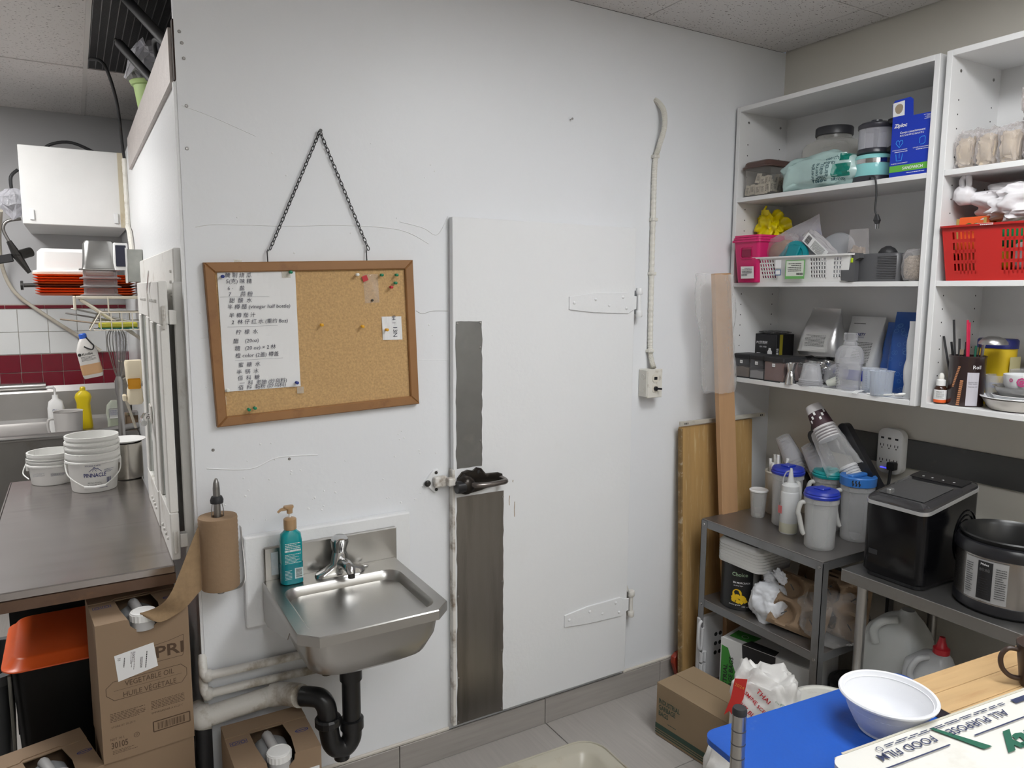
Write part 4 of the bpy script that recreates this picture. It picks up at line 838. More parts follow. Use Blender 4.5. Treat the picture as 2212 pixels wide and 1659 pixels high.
for x0, z0, x1, z1 in barcode(.018, .022, .052, .045, 6, 10)+smallprint(.04, .014, 4, 5, .35, .056, .083)+smallprint(.03, .004, 1, 5, .6, .03, .018): cw([(x0, z0), (x1, z0), (x1, z1), (x0, z1)])
ob('pail_print', bm, INKB, p)['kind'] = 'stuff'
for k in range(3): pail(['second', 'third', 'topmost'][k]+' white pail nested in the printed pail stack', (.028, 1.052, pz+.0105+.020*(k+1)), .0725, .0895, .145, True, False)
p2 = pail('lower white pail of the pair behind the printed stack', (-.115, 1.25, pz), .076, .084, .105, False, False)
ob('bail_handle', tube(B(), spl([(-.088, 0, .085), (-.10, -.02, .05), (-.08, -.05, .03)], 5), .0025, 6), PAILW, p2); quads('label_print', mat('faded_ink', (.2, .2, .25), .6), p2, smallprint(.04, .014, 4, 3, .3, -.045, .05)+smallprint(.05, .012, 3, 4, .5, .02, .045), (0, -.0825, 0), X, Z)['kind'] = 'stuff'
pail('upper white pail of the pair behind the printed stack', (-.115, 1.25, pz+.022), .073, .083, .105, False, False)
po = T('stock_pot', 'tall stainless steel pot with white plate lid on the counter', 'pot', (.150, 1.185, pz))
lathe(bm := B(), [(.058, 0), (.062, .003), (.062, .148), (.064, .15), (.060, .15), (.059, .006), (0, .006)], 32); ob('body', bm, mat('pot_steel', (.5, .48, .44), .22, .95, var=.06), po, smooth=40)
lathe(bm := B(), [(.050, .1505), (.078, .160), (.080, .163), (.074, .162), (.05, .156), (0, .155)], 32); ob('lid', bm, PLW, po, (-.004, -.002, 0), smooth=40)
# white equipment box high on the wall, with cables
eb = T('equipment_box', 'large white painted box mounted high in the kitchen corner', 'box', (.04, 2.1, 1.96))
ob('box_body', bx(B(), -.23, 0, 0, .219, .768, .372, .003), OLDW if 0 else mat('box_white', (.78, .78, .77), .4, bump=.1, bs=40, dirt=(.6, .55, .45), da=.4, ds=4, dlo=.6), eb)
for x in (-.19, .17): ob('latch', bx(B(), x-.01, -.008, .02, x+.01, -.0005, .07, .002), WHITEP, eb)
ob('seam_strip', bx(B(), .19, -.004, .0, .219, -.0003, .372), mat('stained_cream', (.62, .56, .42), .6, dirt=(.4, .3, .15), ds=9), eb)
ob('cable_loop', tube(B(), spl([(-.15, .3, .374), (-.1, .3, .43), (0, .3, .45), (.12, .3, .40), (.15, .3, .374)], 5), .008, 7), BLACKM, eb, smooth=60)
wr_ = T('wrapped_fitting', 'electrical fitting wrapped in clear plastic beside the white box', 'fitting', (-.235, 2.3, 2.08))
jit(lathe(bm := B(), [(.0, -.09), (.03, -.06), (.06, -.02), (.055, .03), (.03, .06), (0, .07)], 14), .008, 3); ob('plastic_wrap', bm, CRK, wr_); jit(lathe(bm := B(), [(0, -.05), (.035, -.02), (.035, .02), (0, .05)], 10), .006, 5); ob('core', bm, DARKM, wr_)
ob('cable', tube(B(), spl([(.0, 0, .05), (0, 0, .12), (.03, .02, .16)], 5), .008, 7), BLACKM, wr_, smooth=60)
cbm = T('grey_cable', 'grey cable sagging across kitchen wall from white box to sink', 'cable', (0, 2.8, 1.5)); ob('cable', tube(B(), spl([(-.30, -.3, .55), (-.33, -.1, .4), (-.33, 0, .25), (-.28, .03, .12), (-.15, .03, 0), (.0, .03, -.12), (.12, .03, -.22)], 6), .010, 8), IV, cbm, smooth=60)
gv = T('gas_valve', 'dark gas valve assembly on kitchen wall left of the trays', 'valve', (-.24, 2.4, 1.82)); bm = B()
tube(bm, [(-.03, 0, .07), (.0, 0, .0), (.05, 0, -.09)], [.012, .022, .010], 8); lathe(bm, [(.018, -.005), (.024, 0), (.018, .005)], 10, 0, 0); ob('body', bm, DARKM, gv); ob('lever', bx(B(), -.11, -.01, -.03, -.02, .01, .012, .004), BLACKM, gv, None, (0, rad(-12), 0)); ob('regulator', cyl(B(), (.01, 0, 0), (.06, .04, .02), .025), DARKM, gv); ob('hose', tube(B(), spl([(-.03, 0, .07), (-.05, 0, .13), (-.03, 0, .17), (.03, 0, .185)], 5), .008, 7), STEELD, gv, smooth=60)
t = T('tap_valve', 'small dark wall tap left of the orange tray stack', 'valve', (-.17, 2.4, 1.665)); bm = B(); cyl(bm, (-.05, 0, 0), (.06, 0, .004), .010); ob('stem', bm, DARKM, t); ob('wheel', loft(B(), [[(-.052-.012*k, .02*cos(a), .024*sin(a)) for a in [2*pi*q_/12 for q_ in range(12)]] for k in (0, 1)]), DARKM, t)
# things stored on the cooler roof
gp = T('planter_pot', 'light green flower pot perched on the edge of the cooler roof', 'flower pot', (.318, 1.21, 2.335)); 
lathe(bm := B(), [(.042, 0), (.044, .003), (.062, .125), (.070, .128), (.076, .142), (.070, .146), (.062, .14), (.04, .006), (0, .006)], 28); ob('pot', bm, mat('lime_pot', (.46, .62, .25), .45), gp, smooth=40)
def bagfn(u, v):
    a = 2*pi*u; r = .08*(1-v)**.6+.015; return V((.02*v+r*cos(a)-.045*v*(1 if cos(a) < 0 else .3), -.22*v+r*sin(a)*1.1, .150+.085*v**.8+.014*sin(5*a+8*v)))
sheet(bm := B(), bagfn, 20, 8); tag(ob('clear_bag', bm, CRK, None, (.318, 1.21, 2.338)), 'clear plastic bag draped over the green flower pot', 'plastic bag')
for k, (a, b_, lb) in enumerate((((.30, .75, 2.36), (.20, .98, 2.55), 'shorter dark tube leaning out over cooler roof edge'), ((.315, .35, 2.37), (.21, .70, 2.62), 'longer dark tube reaching up to the ceiling grille'))):
    t = T('insulated_tube', lb, 'tube', a); v_ = V(b_)-V(a); ob('sleeve', cyl(B(), (0, 0, 0), v_, .016, n=12), BLACKM, t, smooth=50); ob('core_rod', cyl(B(), v_, v_*1.1, .006, n=8), DARKM, t)
tag(ob('dark_hose', tube(B(), spl([(.33, .5, 2.345), (.29, .45, 2.42), (.275, .55, 2.45), (.30, .65, 2.40), (.33, .7, 2.345)], 6), .008, 7), BLACKM, None, smooth=60), 'coiled dark hose on the cooler roof edge', 'hose')
# =====================================================================  SHELF UNITS ON THE RIGHT WALL
from mathutils import noise as NZ
MEL = mat('white_melamine', (.74, .74, .74), .45, var=.015)
ZA, ZB, ZS = 2.031, 1.689, 1.2975
def unit(lb, y0, y1, cat='shelf unit'):
    t = T('wall_shelf_unit', lb, cat, (2.36, y0, 1.2805)); L_ = y1-y0; th = .018; H = 1.109
    ob('side_panel', bx(B(), 0, -th, 0, .288, 0, H, .001), MEL, t); ob('side_panel', bx(B(), 0, L_, 0, .288, L_+th, H, .001), MEL, t)
    ob('top_panel', bx(B(), 0, L_+th, H-th, .288, -th, H, .0008), MEL, t); ob('bottom_panel', bx(B(), 0, L_+th, 0, .288, -th, .017, .0008), MEL, t)
    ob('back_panel', bx(B(), .282, L_+th, .017, .288, -th, H-th), MEL, t)
    for z in (ZA, ZB): ob('shelf_board', bx(B(), .001, L_+th+.0005, z-1.2805-.017, .281, -th-.0005, z-1.2805, .0008), MEL, t)
    HOLE = mat('drill_hole', (.03, .03, .03), .9); pin = None
    for x in (.05, .24):
        for k in range(24):
            z = .06+.032*k*1.35
            if any(abs(z-q) < .03 for q in (ZA-1.2805, ZB-1.2805)) or z > 1.0: continue
            if pin is None: pin = ob('pin_hole', lathe(B(), [(.0026, 0), (.0026, .0004), (0, .0004)], 8), HOLE, t, (x, -th-.0001, z), (pi/2, 0, 0))
            else: ln(pin, 'pin_hole', t, (x, -th-.0001, z), (pi/2, 0, 0))
        ob('cam_screw', lathe(B(), [(.005, 0), (.0045, .002), (.001, .002), (0, .0008)], 10), SCREW, t, (x, -th-.0001, H-.055), (pi/2, 0, 0))
    return t
unit('white wall shelf unit next to the cooler wall', -.014, -.835); unit('white wall shelf unit at right edge of photo', -.8545, -1.68)
# ---- generic bags
def blob(bm, rx, ry, rz, seed, amp=.15, e=.7, sub=4, fs=3.0, flat=True):
    bmesh.ops.create_icosphere(bm, subdivisions=sub, radius=1)
    for v in bm.verts:
        n = v.co.normalized(); s = lambda a: math.copysign(abs(a)**e, a)
        p = V((s(n.x), s(n.y), s(n.z))); d_ = NZ.noise(n*fs+V((seed*7.1, seed, 0)))+.5*abs(NZ.noise(n*fs*2.3+V((0, seed*3.3, 1))))
        p *= 1+amp*d_; v.co = (p.x*rx, p.y*ry, p.z*rz)
    for v in bm.verts:
        n = v.co.normalized(); q_ = abs(NZ.noise(n*fs*3.1+V((seed, 2, seed*1.7))))+.6*abs(NZ.noise(n*fs*6.5+V((seed, 9, 3)))); v.co *= 1-.35*amp*q_
    if flat:
        zmin = -rz*.92
        for v in bm.verts: v.co.z = max(v.co.z, zmin)-zmin
    return bm
def pouch(bm, w, h, t, seed=1, top=.12, lean=0.0, n=5, tw=None, amp=.006):
    """stand-up bag: thickness along x, width along y"""
    secs = []; tw = tw or w
    for k in range(13):
        f = k/12; z = h*f
        if f < .08: tt, ww = t*(.75+3*f), w*(.94+.6*f)
        else:
            g = (f-.08)/.92; tt = max(.003, t*(1-max(0, g-.25)/.75*1.02) if g < 1-top else .003); ww = w+(tw-w)*g
        secs.append([(x+lean*f*f, y, z) for x, y, _ in rr(tt, ww, min(tt, ww)*.35, z, n)])
    loft(bm, secs)
    for v in bm.verts:
        if v.co.z > .004:
            q = NZ.noise(v.co*28+V((seed*5, 0, 0))); v.co.x += amp*q*(1 if v.co.z < h*.9 else .5); v.co.y += amp*.5*NZ.noise(v.co*19+V((0, seed*3, 0)))
    return bm
FX = lambda x, y, z: (x, y, z)
FR, FU = -Y, Z              # reading direction on faces that look towards -x
# ---------------- top shelf, unit 1
tt = T('tea_tub', 'clear plastic tub of tea bags with brown lid on top shelf', 'container', (2.472, -.112, ZA+.0003))
ob('tub', loft(B(), [rr(.185, .118, .02, 0, 4), rr(.19, .122, .022, .004, 4), rr(.20, .13, .022, .118, 4), rr(.196, .126, .02, .118, 4), rr(.184, .117, .02, .006, 4)]), clear('tub_clear', (.85, .83, .80), .05, .25, .12), tt, smooth=40)
BRL = mat('brown_lid', (.10, .055, .045), .35, alpha=.93)
ob('lid', loft(B(), [rr(.216, .146, .024, .112, 4), rr(.218, .148, .025, .116, 4), rr(.206, .136, .024, .121, 4), rr(.20, .13, .024, .134, 4), rr(.185, .115, .02, .139, 4)]), BRL, tt, smooth=40)
TB = mat('tea_packet', (.62, .57, .48), .7, var=.06); R_ = random.Random(8); pr_ = None
for k in range(34):
    if k < 9: x, y, z = 2.392+.004*(k % 2), -.058-.0128*k, ZA+.006+.022+R_.uniform(-.002, .004)
    elif k < 16: x, y, z = 2.404+.02*(k-9), -.166, ZA+.03+R_.uniform(0, .006)
    else: x, y, z = R_.uniform(2.40, 2.53), R_.uniform(-.155, -.07), ZA+R_.uniform(.05, .075)
    tq = T('tea_bag', 'small paper tea sachet inside the tub on top shelf', 'tea bag', (x, y, z), 0, 'tea sachets in the tub')
    tq.rotation_euler = (R_.uniform(-.25, .25), R_.uniform(-.2, .3), R_.uniform(-.25, .25)+(pi/2 if 9 <= k < 16 else 0))
    if pr_ is None: pr_ = ob('sachet', bx(B(), -.0015, -.011, -.018, .0015, .011, .022, .001), TB, tq); pq = quads('print', INK, tq, smallprint(.012, .022, 5, 3, .45, 0, .002), (-.0018, 0, 0), -Y, Z); pq['kind'] = 'stuff'
    else: ln(pr_, 'sachet', tq); q = ln(pq, 'print', tq); q['kind'] = 'stuff'
# teal bag
TBAG = mat('teal_film', (.40, .55, .53), .22, var=.10, vs=14, bump=.5, bs=22, coat=.3)
tg = T('shopping_bag', 'crumpled teal plastic shopping bag with green print on top shelf', 'plastic bag', (2.43, -.387, ZA+.0003))
blob(bm := B(), .075, .155, .068, 4, .22, .72, 4, 2.6)
for v in bm.verts:
    if v.co.y > .09 and v.co.x < -.02: v.co.z -= .02*min(1, (v.co.y-.09)/.05); v.co.x -= .012
for v in bm.verts:
    if v.co.z < 0 and v.co.x > -.062: v.co.z = 0
ob('film', bm, TBAG, tg, smooth=70)
from mathutils.bvhtree import BVHTree
dg_bv = None
def project(o, parent_mesh_obj, dirn=X, lift=.0012):
    """press flat lettering o (local coords) on to the surface of a sibling mesh along dirn"""
    bb_ = bmesh.new(); bb_.from_mesh(parent_mesh_obj.data); tr_ = BVHTree.FromBMesh(bb_)
    for v in o.data.vertices:
        h = tr_.ray_cast(V(v.co)-V(dirn)*.3, V(dirn))
        v.co = (h[0] if h[0] is not None else tr_.find_nearest(V(v.co))[0])-V(dirn)*lift
    bb_.free(); return o
film = [c for c in tg.children if c.name.startswith('film')][0]
INKT = mat('teal_ink', (.015, .07, .09), .5)
for s_, y, z, w_, r_, u_ in (('énergie', -.010, .055, .06, Z, Y), ('terre', -.028, .062, .045, Z, Y), ('eau', -.048, .060, .035, Z, Y), ('earth', -.066, .055, .045, Z, Y), ('water', -.045, .035, .035, -Y, Z), ('eau', -.040, .034-.008, .04, -Y, Z), ('resp', -.025, .019, .04, -Y, Z), ('earth', -.080, .098, .045, -Y, Z), ('energy', -.072, .080, .04, -Y, Z), ('sibility', -.100, .022, .045, -Y, Z)):
    project(txt(s_, INKT, tg, (-.2, y, z), r_, u_, w=w_), film)
def patch(poly, m_, par, fl, nm='print_patch', n_=14):
    bm = B(); xs_ = [p[0] for p in poly]; zs_ = [p[1] for p in poly]
    (a, b_), (c, d_) = (min(xs_), max(xs_)), (min(zs_), max(zs_))
    sheet(bm, lambda u, v: (-.2, a+(b_-a)*u, c+(d_-c)*v), n_, n_); o = ob(nm, bm, m_, par); return project(o, fl, X, .0009)
patch([(-.142, .030), (-.082, .075)], mat('green_print', (.0, .16, .12), .3), tg, film); patch([(-.135, .085), (-.105, .11)], MATS['green_print'], tg, film)
# big jar
jr = T('storage_jar', 'large clear square jar with black lid behind the teal bag', 'jar', (2.545, -.335, ZA+.0003))
ob('jar', loft(B(), [rr(.15, .19, .03, 0, 5), rr(.155, .20, .035, .006, 5), rr(.155, .20, .035, .165, 5), rr(.14, .185, .04, .186, 5), rr(.125, .128, .062, .20, 5), rr(.125, .125, .062, .215, 5)]), clear('jar_clear', (.80, .78, .74), .22, .4, .1), jr, smooth=45)
ob('lid', lathe(B(), [(.066, .212), (.068, .214), (.068, .240), (.065, .244), (0, .244)], 32), mat('lid_charcoal', (.03, .03, .034), .4), jr, smooth=40)
# chopper
fc = T('food_chopper', 'turquoise mini food chopper with clear bowl and black handle', 'food chopper', (2.45, -.573, ZA+.0003))
AQ = mat('aqua_enamel', (.25, .60, .60), .18, var=.02, coat=.5); DKP = mat('chopper_dark', (.035, .035, .045), .3)
ob('foot', lathe(B(), [(.064, 0), (.068, .003), (.068, .020), (.066, .022)], 32), DKP, fc, smooth=40)
ob('motor_base', lathe(B(), [(.066, .022), (.0675, .025), (.066, .055), (.066, .082), (.060, .094), (.050, .098)], 36), AQ, fc, smooth=40)
ob('steel_band', lathe(B(), [(.0662, .064), (.0672, .065), (.0672, .079), (.0662, .080)], 36, cap0=False, cap1=False), CHROME, fc); ob('switch', cyl(B(), (-.04, .055, .088), (-.046, .075, .088), .006), STEEL, fc)
ob('bowl', lathe(B(), [(.052, .100), (.056, .112), (.056, .185), (.053, .185), (.053, .114), (0, .112)], 36), clear('bowl_clear', (.80, .80, .85), .22, .4, .1), fc, smooth=40); ob('bowl_collar', lathe(B(), [(.053, .098), (.058, .101), (.058, .114), (.0565, .116)], 36), DKP, fc, smooth=40)
ob('blade_post', cyl(B(), (0, 0, .112), (0, 0, .185), .008), DKP, fc); ob('lid', lathe(B(), [(.057, .184), (.059, .187), (.059, .198), (.05, .205), (.018, .207), (.018, .216), (0, .217)], 36), DKP, fc, smooth=40)
ob('handle', tube(B(), spl([(-.01, -.055, .200), (-.012, -.082, .198), (-.014, -.088, .165), (-.014, -.086, .12), (-.012, -.058, .105)], 5), .011, 8), BLACKP, fc, smooth=60)
cdp = spl([(-.062, -.03, .010), (-.088, -.05, .012), (-.100, -.075, .002), (-.102, -.084, -.05), (-.102, -.083, -.10), (-.102, -.09, -.122)], 6)
cd_ = ob('power_cord', tube(B(), cdp, .0032, 7), BLACKM, fc, smooth=60); ob('plug', loft(B(), [[(x-.102, y-.094, z) for x, y, z in rr(.010, .013, .003, -.150, 3)], [(x-.102, y-.093, z) for x, y, z in rr(.016, .022, .004, -.138, 3)], [(x-.102, y-.091, z) for x, y, z in rr(.009, .009, .003, -.118, 3)]]), BLACKM, cd_)
for dy in (-.004, .004): ob('prong', bx(B(), -.105, -.095+dy-.0008, -.166, -.099, -.095+dy+.0008, -.150), CHROME, cd_)
# sandwich bag box
zb = T('sandwich_bag_box', 'blue box of sandwich bags with torn open top', 'box', (2.372, -.752, ZA+.0003)); ZBL = mat('box_blue', (.006, .035, .42), .45, var=.03); WHI = mat('print_white', (.78, .78, .8), .6); LBL = mat('print_cyan', (.05, .35, .85), .6)
bm = B(); bx(bm, 0, -.0695, 0, .002, .0695, .190); bx(bm, .063, -.0695, 0, .065, .0695, .19); bx(bm, .002, -.0695, 0, .063, -.0675, .19); bx(bm, .002, .0675, 0, .063, .0695, .19); bx(bm, .002, -.0675, 0, .063, .0675, .002); ob('box_body', bm, ZBL, zb)
fp = prism(B(), [(0.0, .19), (.070, .19), (.074, .235), (.066, .248), (.014, .250), (.004, .242)], (.001, 0, 0), Y, Z, X, .0012); f_ = ob('torn_flap', fp, ZBL, zb, (0, 0, 0), (0, rad(0), 0))
quads('torn_white', WHI, zb, [[(.030, .196), (.070, .196), (.072, .240), (.032, .243)]], (.0006, 0, 0), Y, Z); quads('torn_brown', mat('torn_board', (.33, .26, .19), .9), zb, [[(.036+.014*cos(a)+.014, .222+.016*sin(a)*(1.2 if sin(a) < 0 else .8)) for a in [2*pi*k/14 for k in range(14)]]], (.0003, 0, 0), Y, Z)
Fz = lambda y, z: (-.0006, y, z)
txt('Ziploc', WHI, zb, Fz(.040, .163), FR, FU, w=.045, bold=.03, shear=.15); txt('Conçu consciemment', WHI, zb, Fz(-.002, .140), FR, FU, w=.085, bold=.015); txt('SANDWICH', WHI, zb, (-.0012, -.01, .026), FR, FU, w=.068, bold=.02)
quads('green_band', mat('band_green', (.12, .42, .05), .5), zb, [(-.0695, .016, .0695, .037)], (-.0007, 0, 0), Y, Z)
txt('CONÇU CONSCIEMMENT', WHI, zb, Fz(.038, .086), FR, FU, w=.052, bold=.01); txt('UTILISEZ CONSCIEMMENT', WHI, zb, Fz(-.036, .086), FR, FU, w=.058, bold=.01); txt('ÉLIMINEZ CONSCIEMMENT', WHI, zb, Fz(.036, .044), FR, FU, w=.056, bold=.01)
ic = stroke([(.052, .108), (.040, .094), (.028, .108), (.030, .116), (.036, .117), (.040, .112), (.044, .117), (.050, .116), (.052, .108)], .0016)+stroke([(.040, .111), (.040, .101)], .0014)
ic += stroke([(-.028, .098), (-.028, .114), (-.034, .118), (-.044, .118), (-.046, .114), (-.046, .098), (-.040, .094), (-.030, .094)], .0016)+stroke([(.050, .074), (.047, .052), (.030, .052), (.027, .074)], .0016)+stroke([(.038, .076), (.038, .060)], .0014)
quads('pictograms', LBL, zb, ic, Fz(0, 0), Y, Z)['kind'] = 'stuff'; quads('small_print', WHI, zb, smallprint(.08, .006, 2, 4, .4, 0, .131)+smallprint(.028, .016, 5, 5, .4, -.05, .178)+smallprint(.05, .004, 1, 6, .5, .036, .080)+smallprint(.05, .004, 1, 6, .5, -.036, .080)+smallprint(.06, .004, 1, 8, .5, -.02, .010), Fz(0, 0), Y, Z)['kind'] = 'stuff'
# ---------------- middle shelf, unit 1
PINK = mat('pink_plastic', (.62, .015, .14), .35, var=.03)
for k in range(3):
    t = T('pink_bin', ['outermost pink storage bin with white label on middle shelf', 'middle of three nested pink storage bins', 'innermost of three nested pink storage bins'][k], 'bin', (2.43, -.117-.0005*k, ZB+.0003+.0095*k), 0, 'nested pink bins')
    s_ = 1-.055*(k > 0)-.05*(k > 1)
    ob('bin', loft(B(), [rr(.17*s_, .10*s_, .012, 0, 4), rr(.175*s_, .105*s_, .014, .004, 4), rr(.200-.008*k, .135-.008*k, .016, .160, 4), rr(.216-.006*k, .148-.006*k, .018, .160, 4), rr(.216-.006*k, .148-.006*k, .018, .168, 4), rr(.194-.008*k, .129-.008*k, .015, .168, 4), rr(.168*s_, .098*s_, .012, .006, 4)]), PINK, t, smooth=40)
    if k == 0:
        bm = B(); tube(bm, [(-.0985-.004*(z-.12)/.06, y, z) for x, y, z in [(0, -.032, .095), (0, .018, .095), (0, .026, .102), (0, .026, .132), (0, .018, .139), (0, -.032, .139)]], .003, 6); ob('handle_frame', bm, PINK, t)
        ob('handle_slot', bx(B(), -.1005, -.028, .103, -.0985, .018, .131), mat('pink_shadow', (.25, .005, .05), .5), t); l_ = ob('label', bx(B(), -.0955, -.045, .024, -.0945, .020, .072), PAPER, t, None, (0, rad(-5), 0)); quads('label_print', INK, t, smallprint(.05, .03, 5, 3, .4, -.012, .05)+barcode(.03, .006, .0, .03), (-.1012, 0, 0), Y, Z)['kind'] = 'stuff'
yb_ = T('yellow_bag', 'tied yellow plastic bag stuffed behind the pink bins', 'plastic bag', (2.50, -.10, ZB+.19)); YEL = mat('yellow_film', (.80, .66, .0), .3, bump=.5, bs=25)
blob(bm := B(), .045, .055, .05, 9, .75, .75, 4, 2.6); ob('film', bm, YEL, yb_, smooth=70); ob('tie_tail', prism(B(), [(0, 0), (.012, .004), (.004, .05), (-.018, .075), (-.024, .07), (-.006, .04)], (-.03, .03, .05), Y, Z, X, .002), YEL, yb_)
# slotted basket builder ----------------------------------------------
def basket(t, L, D, h, m_, panels, rimw=.014, tap=.018, th=.0025, rows=5, seed=0):
    """tapered basket, long side along y facing -x; panels=[(y0,y1,cols)] of slots on the front"""
    def wallf(side):
        bm = B()
        def pos(y, z, d): # front wall point, tapered
            f = z/h; yy = y*(1-tap*2/L*(1-f)); return V((-D/2+tap*(1-f)+d, yy, z))
        def cell(y0, y1, z0, z1):
            vs = [pos(y, z, d) for d in (0, th) for y in (y0, y1) for z in (z0, z1)]
            V_ = [bm.verts.new(v) for v in vs]
            for f in ((0, 1, 3, 2), (4, 6, 7, 5), (0, 4, 5, 1), (2, 3, 7, 6), (0, 2, 6, 4), (1, 5, 7, 3)): bm.faces.new([V_[i] for i in f])
        ya = -L/2; z0, z1 = h*.12, h*.88
        cell(-L/2, L/2, 0, z0); cell(-L/2, L/2, z1, h)
        for (p0, p1, n_) in panels:
            if p0 > ya: cell(ya, p0, z0, z1)
            dz = (z1-z0)/rows; dy = (p1-p0)/n_
            for r_ in range(rows): cell(p0, p1, z0+dz*r_, z0+dz*(r_+.32))
            for c in range(n_): cell(p0+dy*c, p0+dy*(c+.42), z0, z1)
            ya = p1
        if ya < L/2: cell(ya, L/2, z0, z1)
        bmesh.ops.recalc_face_normals(bm, faces=bm.faces[:])
        return bm
    ob('front_wall', wallf(0), m_, t); o = ob('back_wall', wallf(1), m_, t); o.rotation_euler = (0, 0, pi)
    bm = B()
    for s_ in (-1, 1):
        v = [bm.verts.new((x*(1 if z else 1), y, z)) for x, y, z in ((-D/2+tap, s_*(L/2-tap), 0), (D/2-tap, s_*(L/2-tap), 0), (D/2, s_*L/2, h), (-D/2, s_*L/2, h))]; bm.faces.new(v)
    bmesh.ops.solidify(bm, geom=bm.faces[:], thickness=th); ob('end_wall', bm, m_, t); ob('floor', bx(B(), -D/2+tap, -L/2+tap, 0, D/2-tap, L/2-tap, th), m_, t)
    bm = B(); loft(bm, [rr(D+2*rimw*.6, L+2*rimw*.6, .02, h-.006, 4), rr(D+2*rimw*.7, L+2*rimw*.7, .02, h, 4), rr(D-.004, L-.004, .012, h, 4), rr(D-.004, L-.004, .012, h-.006, 4)], False, False)
    ob('rim', bm, m_, t)
wbk = T('slotted_basket', 'white slotted plastic basket full of bags on middle shelf', 'basket', (2.462, -.357, ZB+.0003))
basket(wbk, .44, .235, .098, PLW, [(-.19, -.155, 3), (-.125, -.055, 6), (.11, .185, 6)])
quads('price_label', mat('label_green', (.15, .42, .12), .6), wbk, [(-.035, .012, .052, .082)], (-.1195, 0, 0), Y, Z).rotation_euler = (0, rad(0), 0); quads('price_label_face', mat('label_pale', (.66, .70, .62), .6), wbk, [(-.031, .022, .048, .079)], (-.1200, 0, 0), Y, Z)
quads('label_print', INK, wbk, smallprint(.06, .034, 5, 3, .35, .01, .055)+barcode(.03, .008, -.014, .03), (-.1205, 0, 0), Y, Z)['kind'] = 'stuff'; quads('blue_label', mat('label_blue', (.04, .12, .3), .6), wbk, [(.072, .026, .100, .048)], (-.1195, 0, 0), Y, Z); quads('blue_label_face', PAPER, wbk, [(.075, .029, .097, .045), (.072, .054, .100, .085)], (-.1200, 0, 0), Y, Z)
FIL = clear('bag_film', (.85, .82, .82), .14, .42, .08, bump=1, bs=34)
def bagthing(nm, lb, loc, rx, ry, rz, seed, m_, fill=None, rot=(0, 0, 0), amp=.25, e=.7, frac=.7, fillm=None, cat='plastic bag', group=None, sub=3, fs=3):
    t = T(nm, lb, cat, loc, 0, group); t.rotation_euler = rot
    blob(bm := B(), rx, ry, rz, seed, amp, e, sub, fs); ob('film', bm, m_, t, smooth=70)
    if fillm: blob(bm := B(), rx*.86, ry*.86, rz*frac, seed+1, amp*.8, e, sub, fs*1.4); ob('contents', bm, fillm, t, (0, 0, .004), smooth=60)
    return t
SNK = mat('brown_snack', (.30, .15, .08), .6, var=.6, vs=14, bump=.6, bs=30, dirt=(.55, .42, .28), ds=12, da=.8)
bagthing('snack_bag', 'clear bag of brown dried snacks leaning in the white basket', (2.43, -.225, ZB+.075), .045, .075, .062, 3, FIL, fillm=SNK, rot=(rad(-18), 0, 0), amp=.25)
zp = T('zip_bag', 'empty zip bag with blue and purple seal in the white basket', 'plastic bag', (2.47, -.29, ZB+.12)); zp.rotation_euler = (rad(-22), rad(8), 0)
sheet(bm := B(), lambda u, v: (.004*sin(6*u+3*v)-.012*sin(pi*v), .09-.18*u, -.04+.16*v), 10, 8); ob('film', bm, clear('zip_film', (.75, .73, .78), .4, .4, .12, bump=.6), zp)
ob('blue_seal', bx(B(), -.003, -.085, .028, .003, .02, .046), mat('seal_blue', (.06, .11, .38), .4), zp, None, (rad(-8), 0, 0)); ob('purple_seal', bx(B(), -.003, -.085, .052, .003, .02, .057), mat('seal_purple', (.30, .10, .30), .4), zp, None, (rad(-8), 0, 0))
ld = T('teal_cover', 'round teal plastic lid standing on edge in the white basket', 'lid', (2.405, -.293, ZB+.092)); ld.rotation_euler = (0, rad(-78), 0)
ob('disc', lathe(B(), [(.060, 0), (.066, .002), (.066, .012), (.060, .014), (.050, .016), (.046, .012), (0, .012)], 36), mat('teal_lid', (.0, .24, .28), .3), ld, smooth=40); ob('spout_wing', prism(B(), [(-.01, -.02), (.045, -.035), (.05, .02), (.0, .03)], (0, 0, .012), X, Y, Z, .010, .004), MATS['teal_lid'], ld)
gd = T('round_cover', 'translucent grey round lid behind the teal one', 'lid', (2.50, -.40, ZB+.10)); gd.rotation_euler = (0, rad(-76), 0); ob('disc', lathe(B(), [(.085, 0), (.09, .003), (.085, .008), (0, .01)], 36), mat('grey_film_lid', (.45, .46, .48), .4), gd, smooth=40)
spk = T('straw_pack', 'clear pack of printed wrapper slanting out of the white basket', 'packet', (2.42, -.46, ZB+.075)); spk.rotation_euler = (rad(-50), 0, 0)
blob(bm := B(), .020, .030, .085, 5, .3, .6, 4, 3); ob('film', bm, mat('packet_film', (.55, .53, .54), .15, bump=.5, bs=40, alpha=.75), spk, smooth=70); quads('label', PAPER, spk, [(-.020, .03, .020, .150)], (-.0245, 0, 0), Y, Z); quads('label_print', INK, spk, smallprint(.032, .06, 14, 3, .4, 0, .075)+barcode(.03, .022, 0, .130), (-.0252, 0, 0), Y, Z)['kind'] = 'stuff'
pch = T('foil_pouch', 'clear pouch of mixed sachets at the right of the white basket', 'pouch', (2.46, -.525, ZB+.03)); pouch(bm := B(), .075, .16, .05, 4); ob('film', bm, FIL, pch, smooth=60); blob(bm := B(), .02, .03, .05, 2, .3); ob('contents', bm, mat('sachet_mix', (.42, .34, .27), .5, var=.5, vs=40), pch)
